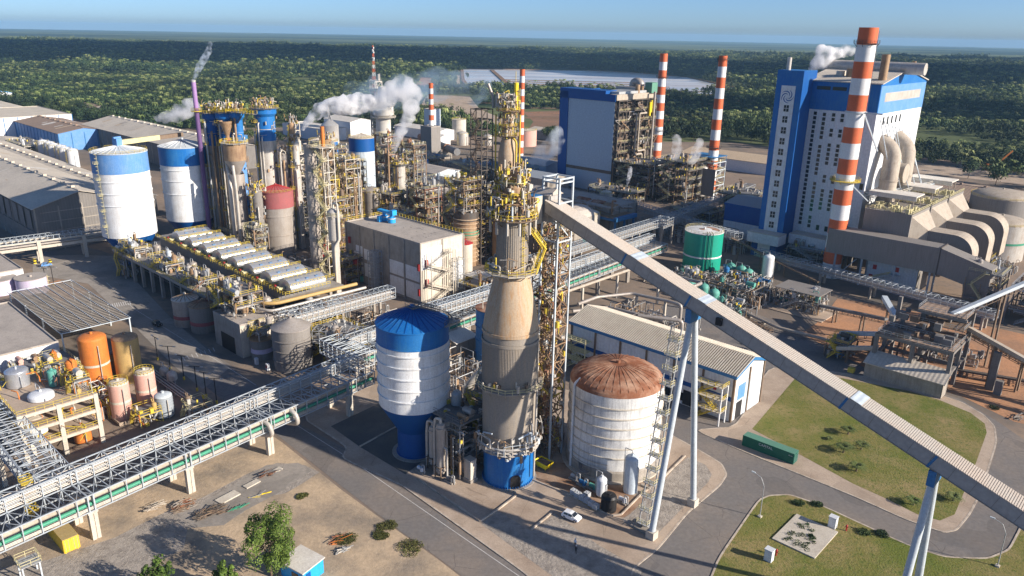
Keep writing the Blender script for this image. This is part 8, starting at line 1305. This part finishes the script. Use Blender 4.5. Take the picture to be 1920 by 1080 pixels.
mp_ = ng.nodes.new('GeometryNodeMeshToPoints'); rv = ng.nodes.new('FunctionNodeRandomValue'); rv.data_type = 'INT'; rv.inputs[4].default_value = 0; rv.inputs[5].default_value = 5
e2r = ng.nodes.new('FunctionNodeEulerToRotation'); L = ng.links
L.new(gi.outputs[0], mp_.inputs['Mesh']); L.new(mp_.outputs[0], ip.inputs['Points']); L.new(ci.outputs[0], ip.inputs['Instance']); ip.inputs['Pick Instance'].default_value = True; L.new(rv.outputs[2], ip.inputs['Instance Index']); L.new(a1.outputs[0], e2r.inputs[0]); L.new(e2r.outputs[0], ip.inputs['Rotation']); L.new(a2.outputs[0], ip.inputs['Scale']); L.new(ip.outputs[0], go.inputs[0])
fo.modifiers.new('forest', 'NODES').node_group = ng
def tree(label, u, v, h, R_, n, leaf, seed, mt='leaf', z=0, grp=None, trunk=.25):
    r = random.Random(seed); t = T('tree', label, 'tree', u, v, z, r.uniform(0, 360), grp); b = B(); b.tube((0, 0, 0), (.2, 0, h * .4), trunk, 8, r2=trunk * .7)
    for k in range(5): a = r.uniform(0, 6.28); b.tube((.2, 0, h * (.3 + .05 * k)), (R_ * .55 * cos(a), R_ * .55 * sin(a), h * r.uniform(.6, .85)), trunk * .45, 6, r2=trunk * .15, cap=False)
    b.build('trunk', 'trunk', t); b = B(); crown(b, 0, 0, h * .18, R_, h, n, r, leaf, 0, 34 if n > 2000 else 8); b.build('crown', mt, t); return t
tree('bright green leafy tree in the sandy yard at the bottom of the picture', -104.2, 52.2, 11.4, 5.2, 12000, .34, 5, 'leaf_bright', grp=None); tree('top of a small green tree at the bottom edge, left of the leafy tree', -112.5, 36.8, 6.6, 2.8, 3000, .4, 6, 'leaf_bright'); tree('another small treetop between the two at the bottom edge', -105.5, 44.2, 5.4, 2.3, 2600, .4, 7, 'leaf_bright')
tp = []
for k in range(4): tp.append(tree('round green tree standing at the near edge of the forest', -900 - 20 * k, 290, 11, 7, 800, 1.1, 300 + k, 'leaf', grp='trees along the near edge of the forest'))
r = random.Random(12)
edge = [(-1000, 238), (-880, 268), (-740, 290), (-692, 348), (-642, 445), (-500, 500), (-420, 550), (-330, 646), (-240, 660), (-150, 668), (-60, 660), (-10, 560)]
for a, c in zip(edge, edge[1:]):
    n = int(math.hypot(c[0] - a[0], c[1] - a[1]) / 16)
    for i in range(n): f = (i + r.random()) / n; dup(r.choice(tp), a[0] + (c[0] - a[0]) * f + r.uniform(-8, 8), a[1] + (c[1] - a[1]) * f + r.uniform(-8, 8), 0, r.uniform(0, 360))
for (u, v) in ((-590, 470), (-575, 455), (-540, 480), (-520, 470), (-490, 492), (-560, 500), (-600, 300), (-585, 310), (-560, 322), (-640, 330), (-430, 510), (-415, 500), (-130, 600), (-110, 585), (-90, 590), (-330, 470), (-345, 455), (-320, 452), (-350, 430)): dup(r.choice(tp), u, v, 0, r.uniform(0, 360), 'round green tree standing among the buildings behind the plant')['group'] = 'trees among the rear buildings'
# ------------------------------------------------------------------ steam
def volmat(name, dens, col=(.97, .97, .98), nsc=.35):
    m = bpy.data.materials.new(name); m.use_nodes = True; N = m.node_tree.nodes; L = m.node_tree.links; N.clear(); o = N.new('ShaderNodeOutputMaterial'); v = N.new('ShaderNodeVolumePrincipled'); v.inputs['Color'].default_value = (*col, 1); v.inputs['Density'].default_value = dens; v.inputs['Anisotropy'].default_value = .2; tc = N.new('ShaderNodeTexCoord'); n = N.new('ShaderNodeTexNoise'); n.inputs['Scale'].default_value = nsc; n.inputs['Detail'].default_value = 3; L.new(tc.outputs['Object'], n.inputs[0]); mr = N.new('ShaderNodeMapRange'); mr.inputs[1].default_value = .40; mr.inputs[2].default_value = .62; mr.inputs[3].default_value = dens * .12; mr.inputs[4].default_value = dens * 2.2; L.new(n.outputs[0], mr.inputs[0]); L.new(mr.outputs[0], v.inputs['Density']); L.new(v.outputs[0], o.inputs['Volume']); MT[name] = m
def ico():
    t = (1 + 5 ** .5) / 2; v = [Vector(p).normalized() for p in ((-1, t, 0), (1, t, 0), (-1, -t, 0), (1, -t, 0), (0, -1, t), (0, 1, t), (0, -1, -t), (0, 1, -t), (t, 0, -1), (t, 0, 1), (-t, 0, -1), (-t, 0, 1))]
    f = [(0, 11, 5), (0, 5, 1), (0, 1, 7), (0, 7, 10), (0, 10, 11), (1, 5, 9), (5, 11, 4), (11, 10, 2), (10, 7, 6), (7, 1, 8), (3, 9, 4), (3, 4, 2), (3, 2, 6), (3, 6, 8), (3, 8, 9), (4, 9, 5), (2, 4, 11), (6, 2, 10), (8, 6, 7), (9, 8, 1)]
    for _ in range(2):
        c = {}; g = []
        def mid(a, b_):
            k = (min(a, b_), max(a, b_))
            if k not in c: v.append((v[a] + v[b_]).normalized()); c[k] = len(v) - 1
            return c[k]
        for a, b_, d in f: x, y_, z = mid(a, b_), mid(b_, d), mid(d, a); g += [(a, x, z), (b_, y_, x), (d, z, y_), (x, y_, z)]
        f = g
    return v, f
IV, IF = ico()
def plume(label, pts, dens, seed=0, vox=.5, puffs=5, name='steam_plume', col=(.995, .995, 1), spread=1.):
    r = random.Random(seed); b = B(); key = 'steam_%s' % seed; volmat(key, dens, col, .9 / max(p[3] for p in pts))
    for i, (x, y, z, R_) in enumerate(pts):
        L_ = [(x, y, z, R_)]
        nx = pts[min(i + 1, len(pts) - 1)]; L_.append(((x + nx[0]) / 2, (y + nx[1]) / 2, (z + nx[2]) / 2, (R_ + nx[3]) * .48))
        for _ in range(puffs): d = Vector((r.gauss(0, 1), r.gauss(0, 1), r.gauss(0, 1))).normalized() * R_ * r.uniform(.6, 1.0) * spread; L_.append((x + d.x, y + d.y, z + d.z, R_ * r.uniform(.3, .6)))
        for (px, py, pz, pr_) in L_: s = r.uniform(0, 50); b.add([(px + q.x * pr_ * (1 + .35 * mnoise.noise(q * 2.2 + Vector((s, 0, 0)))), py + q.y * pr_ * (1 + .35 * mnoise.noise(q * 2.2 + Vector((s, 0, 0)))), pz + q.z * pr_ * (1 + .35 * mnoise.noise(q * 2.2 + Vector((s, 0, 0))))) for q in IV], IF)
    c = Vector(pts[0][:3]); b.v = [(v[0] - c.x, v[1] - c.y, v[2] - c.z) for v in b.v]
    o = b.build(name, key, loc=c, label=label, cat='steam', kind='stuff'); md = o.modifiers.new('remesh', 'REMESH'); md.mode = 'VOXEL'; md.voxel_size = vox; return o
plume('big white steam plume drifting right from the centre left stacks', [(-82.2, 300, 53, .8), (-80.4, 300, 55.6, 1.5), (-77.6, 300, 58.4, 2.2), (-74.2, 300, 60.6, 2.9), (-70.3, 300, 61.8, 3.4), (-66.2, 301, 62.2, 3.8), (-61.8, 302, 62.3, 3.8), (-57, 303, 63.2, 3.5)], .6, 1)
plume('thinner grey upper part of the central steam cloud', [(-52, 303, 64.8, 3.5), (-47.9, 304, 67.3, 4.4), (-43.7, 305, 68.9, 4.9), (-40.1, 304, 66.6, 4), (-40.7, 303, 61.2, 3.1)], .2, 2, .5)
plume('slanting white steam rising from the pair of thin flues', [(-52.1, 330, 38.7, .9), (-51.1, 330, 43.7, 1.7), (-49.6, 330, 47.1, 2.2), (-47.2, 330, 51, 2.6), (-45.3, 330, 55, 3), (-43.8, 330, 59.5, 3.4)], .26, 3)
plume('thin bluish smoke from the purple flue', [(-116.5, 285, 71.6, .7), (-115.3, 285, 73.8, 1.1), (-113.9, 285, 76.3, 1.4), (-112.1, 285, 78.7, 1.4), (-110.3, 285, 81.3, 1.2), (-109.2, 285, 84.2, .8)], .3, 4, .25, 4, col=(.85, .92, 1))
plume('pale steam bank drifting behind the bleach towers at the left', [(-193.2, 420, 42.4, 1.9), (-189, 420, 43.3, 3.1), (-183.7, 420, 44.5, 3.9), (-178.3, 420, 46.3, 4.6), (-174.1, 420, 49.1, 4.1)], .14, 5)
plume('dense white steam puff on the roof of the power boiler', [(128, 345, 77.6, 1.5), (130.7, 345, 80.3, 3.2), (133.8, 345, 83, 3.6), (131.1, 345, 85.2, 2.5), (137.8, 345, 84, 2.6)], .4, 6)
plume('ragged thin steam trailing right of the roof puff', [(137.8, 347, 84, 2.4), (141.6, 347, 84.5, 2.4), (144.9, 347, 85, 2)], .14, 7, .4, 6, spread=1.3)
plume('soft bluish steam left of the blue boiler house', [(9.9, 400, 26.9, 2.8), (14, 400, 29.3, 4.4), (18, 400, 32.7, 5), (21, 400, 37, 4.6), (22, 400, 42, 3)], .085, 8, .6, col=(.9, .95, 1))
plume('thin steam column left of the middle chimney', [(87.5, 420, 27.6, 2.5), (88.5, 420, 32, 3), (88, 420, 36.8, 2.4)], .12, 9); plume('second thin steam column beside the middle chimney', [(97.8, 420, 25.8, 2.8), (99.7, 420, 30.5, 3.2), (100.5, 420, 35.5, 2.2)], .12, 10)
plume('small steam jet in front of the boiler house pipes', [(49.3, 330, 27.6, .5), (49.6, 330, 30, .9), (50.1, 330, 32.8, 1.1), (50.2, 330, 35.1, .9)], .5, 11, .25)
plume('faint blue smoke haze over the forest behind the bleach plant', [(-122, 600, 38, 12), (-104, 600, 44, 14), (-84, 600, 46, 15), (-60, 600, 52, 13), (-30, 600, 50, 12)], .014, 12, 1.6, col=(.6, .8, 1))
# ------------------------------------------------------------------ clouds that shade the far land, and one small far one
m = bpy.data.materials.new('cloud'); m.use_nodes = True; m.node_tree.nodes['Principled BSDF'].inputs['Base Color'].default_value = (.9, .9, .9, 1); m.node_tree.nodes['Principled BSDF'].inputs['Roughness'].default_value = 1; MT['cloud'] = m
def cloud(sx, sy, rx, ry, alt, seed, n=26, direct=False, th=.12):
    r = random.Random(seed); b = B(); of = 0 if direct else alt / math.tan(R(SUN_EL)); cx, cy = sx + of * cos(R(SUN_AZ)), sy + of * sin(R(SUN_AZ))
    for _ in range(n):
        a = r.uniform(0, 6.28); q = math.sqrt(r.random()) * .8; s = min(rx, ry) * r.uniform(.35, .6); px, py = q * rx * cos(a), q * ry * sin(a); k = r.uniform(0, 99)
        b.add([(px + v.x * s * (1 + .4 * mnoise.noise(v * 2 + Vector((k, 0, 0)))), py + v.y * s * (1 + .4 * mnoise.noise(v * 2 + Vector((k, 0, 0)))), v.z * s * th * (1 + .5 * mnoise.noise(v * 3 + Vector((k, 0, 0)))) ) for v in IV], IF, 0, True)
    return b.build('cloud', 'cloud', loc=(cx, cy, alt), kind='structure')
cloud(-1700, 2850, 2600, 850, 700, 1, 46); cloud(1250, 2100, 1050, 650, 700, 2, 34); cloud(420, 1050, 330, 130, 600, 3, 18); cloud(1900, 3900, 900, 300, 700, 5, 16)
# ------------------------------------------------------------------ air
m = bpy.data.materials.new('haze'); m.use_nodes = True; N = m.node_tree.nodes; N.clear(); o_ = N.new('ShaderNodeOutputMaterial'); v_ = N.new('ShaderNodeVolumePrincipled'); v_.inputs['Color'].default_value = (.36, .66, 1, 1); v_.inputs['Density'].default_value = .000055; v_.inputs['Anisotropy'].default_value = 0; m.node_tree.links.new(v_.outputs[0], o_.inputs['Volume']); MT['haze'] = m
b = B(); b.box(-15500, -15500, -1, 15500, 15500, 116); b.build('haze', 'haze', kind='stuff')
print('objects', len(bpy.data.objects), 'faces', sum(len(m.polygons) for m in bpy.data.meshes))
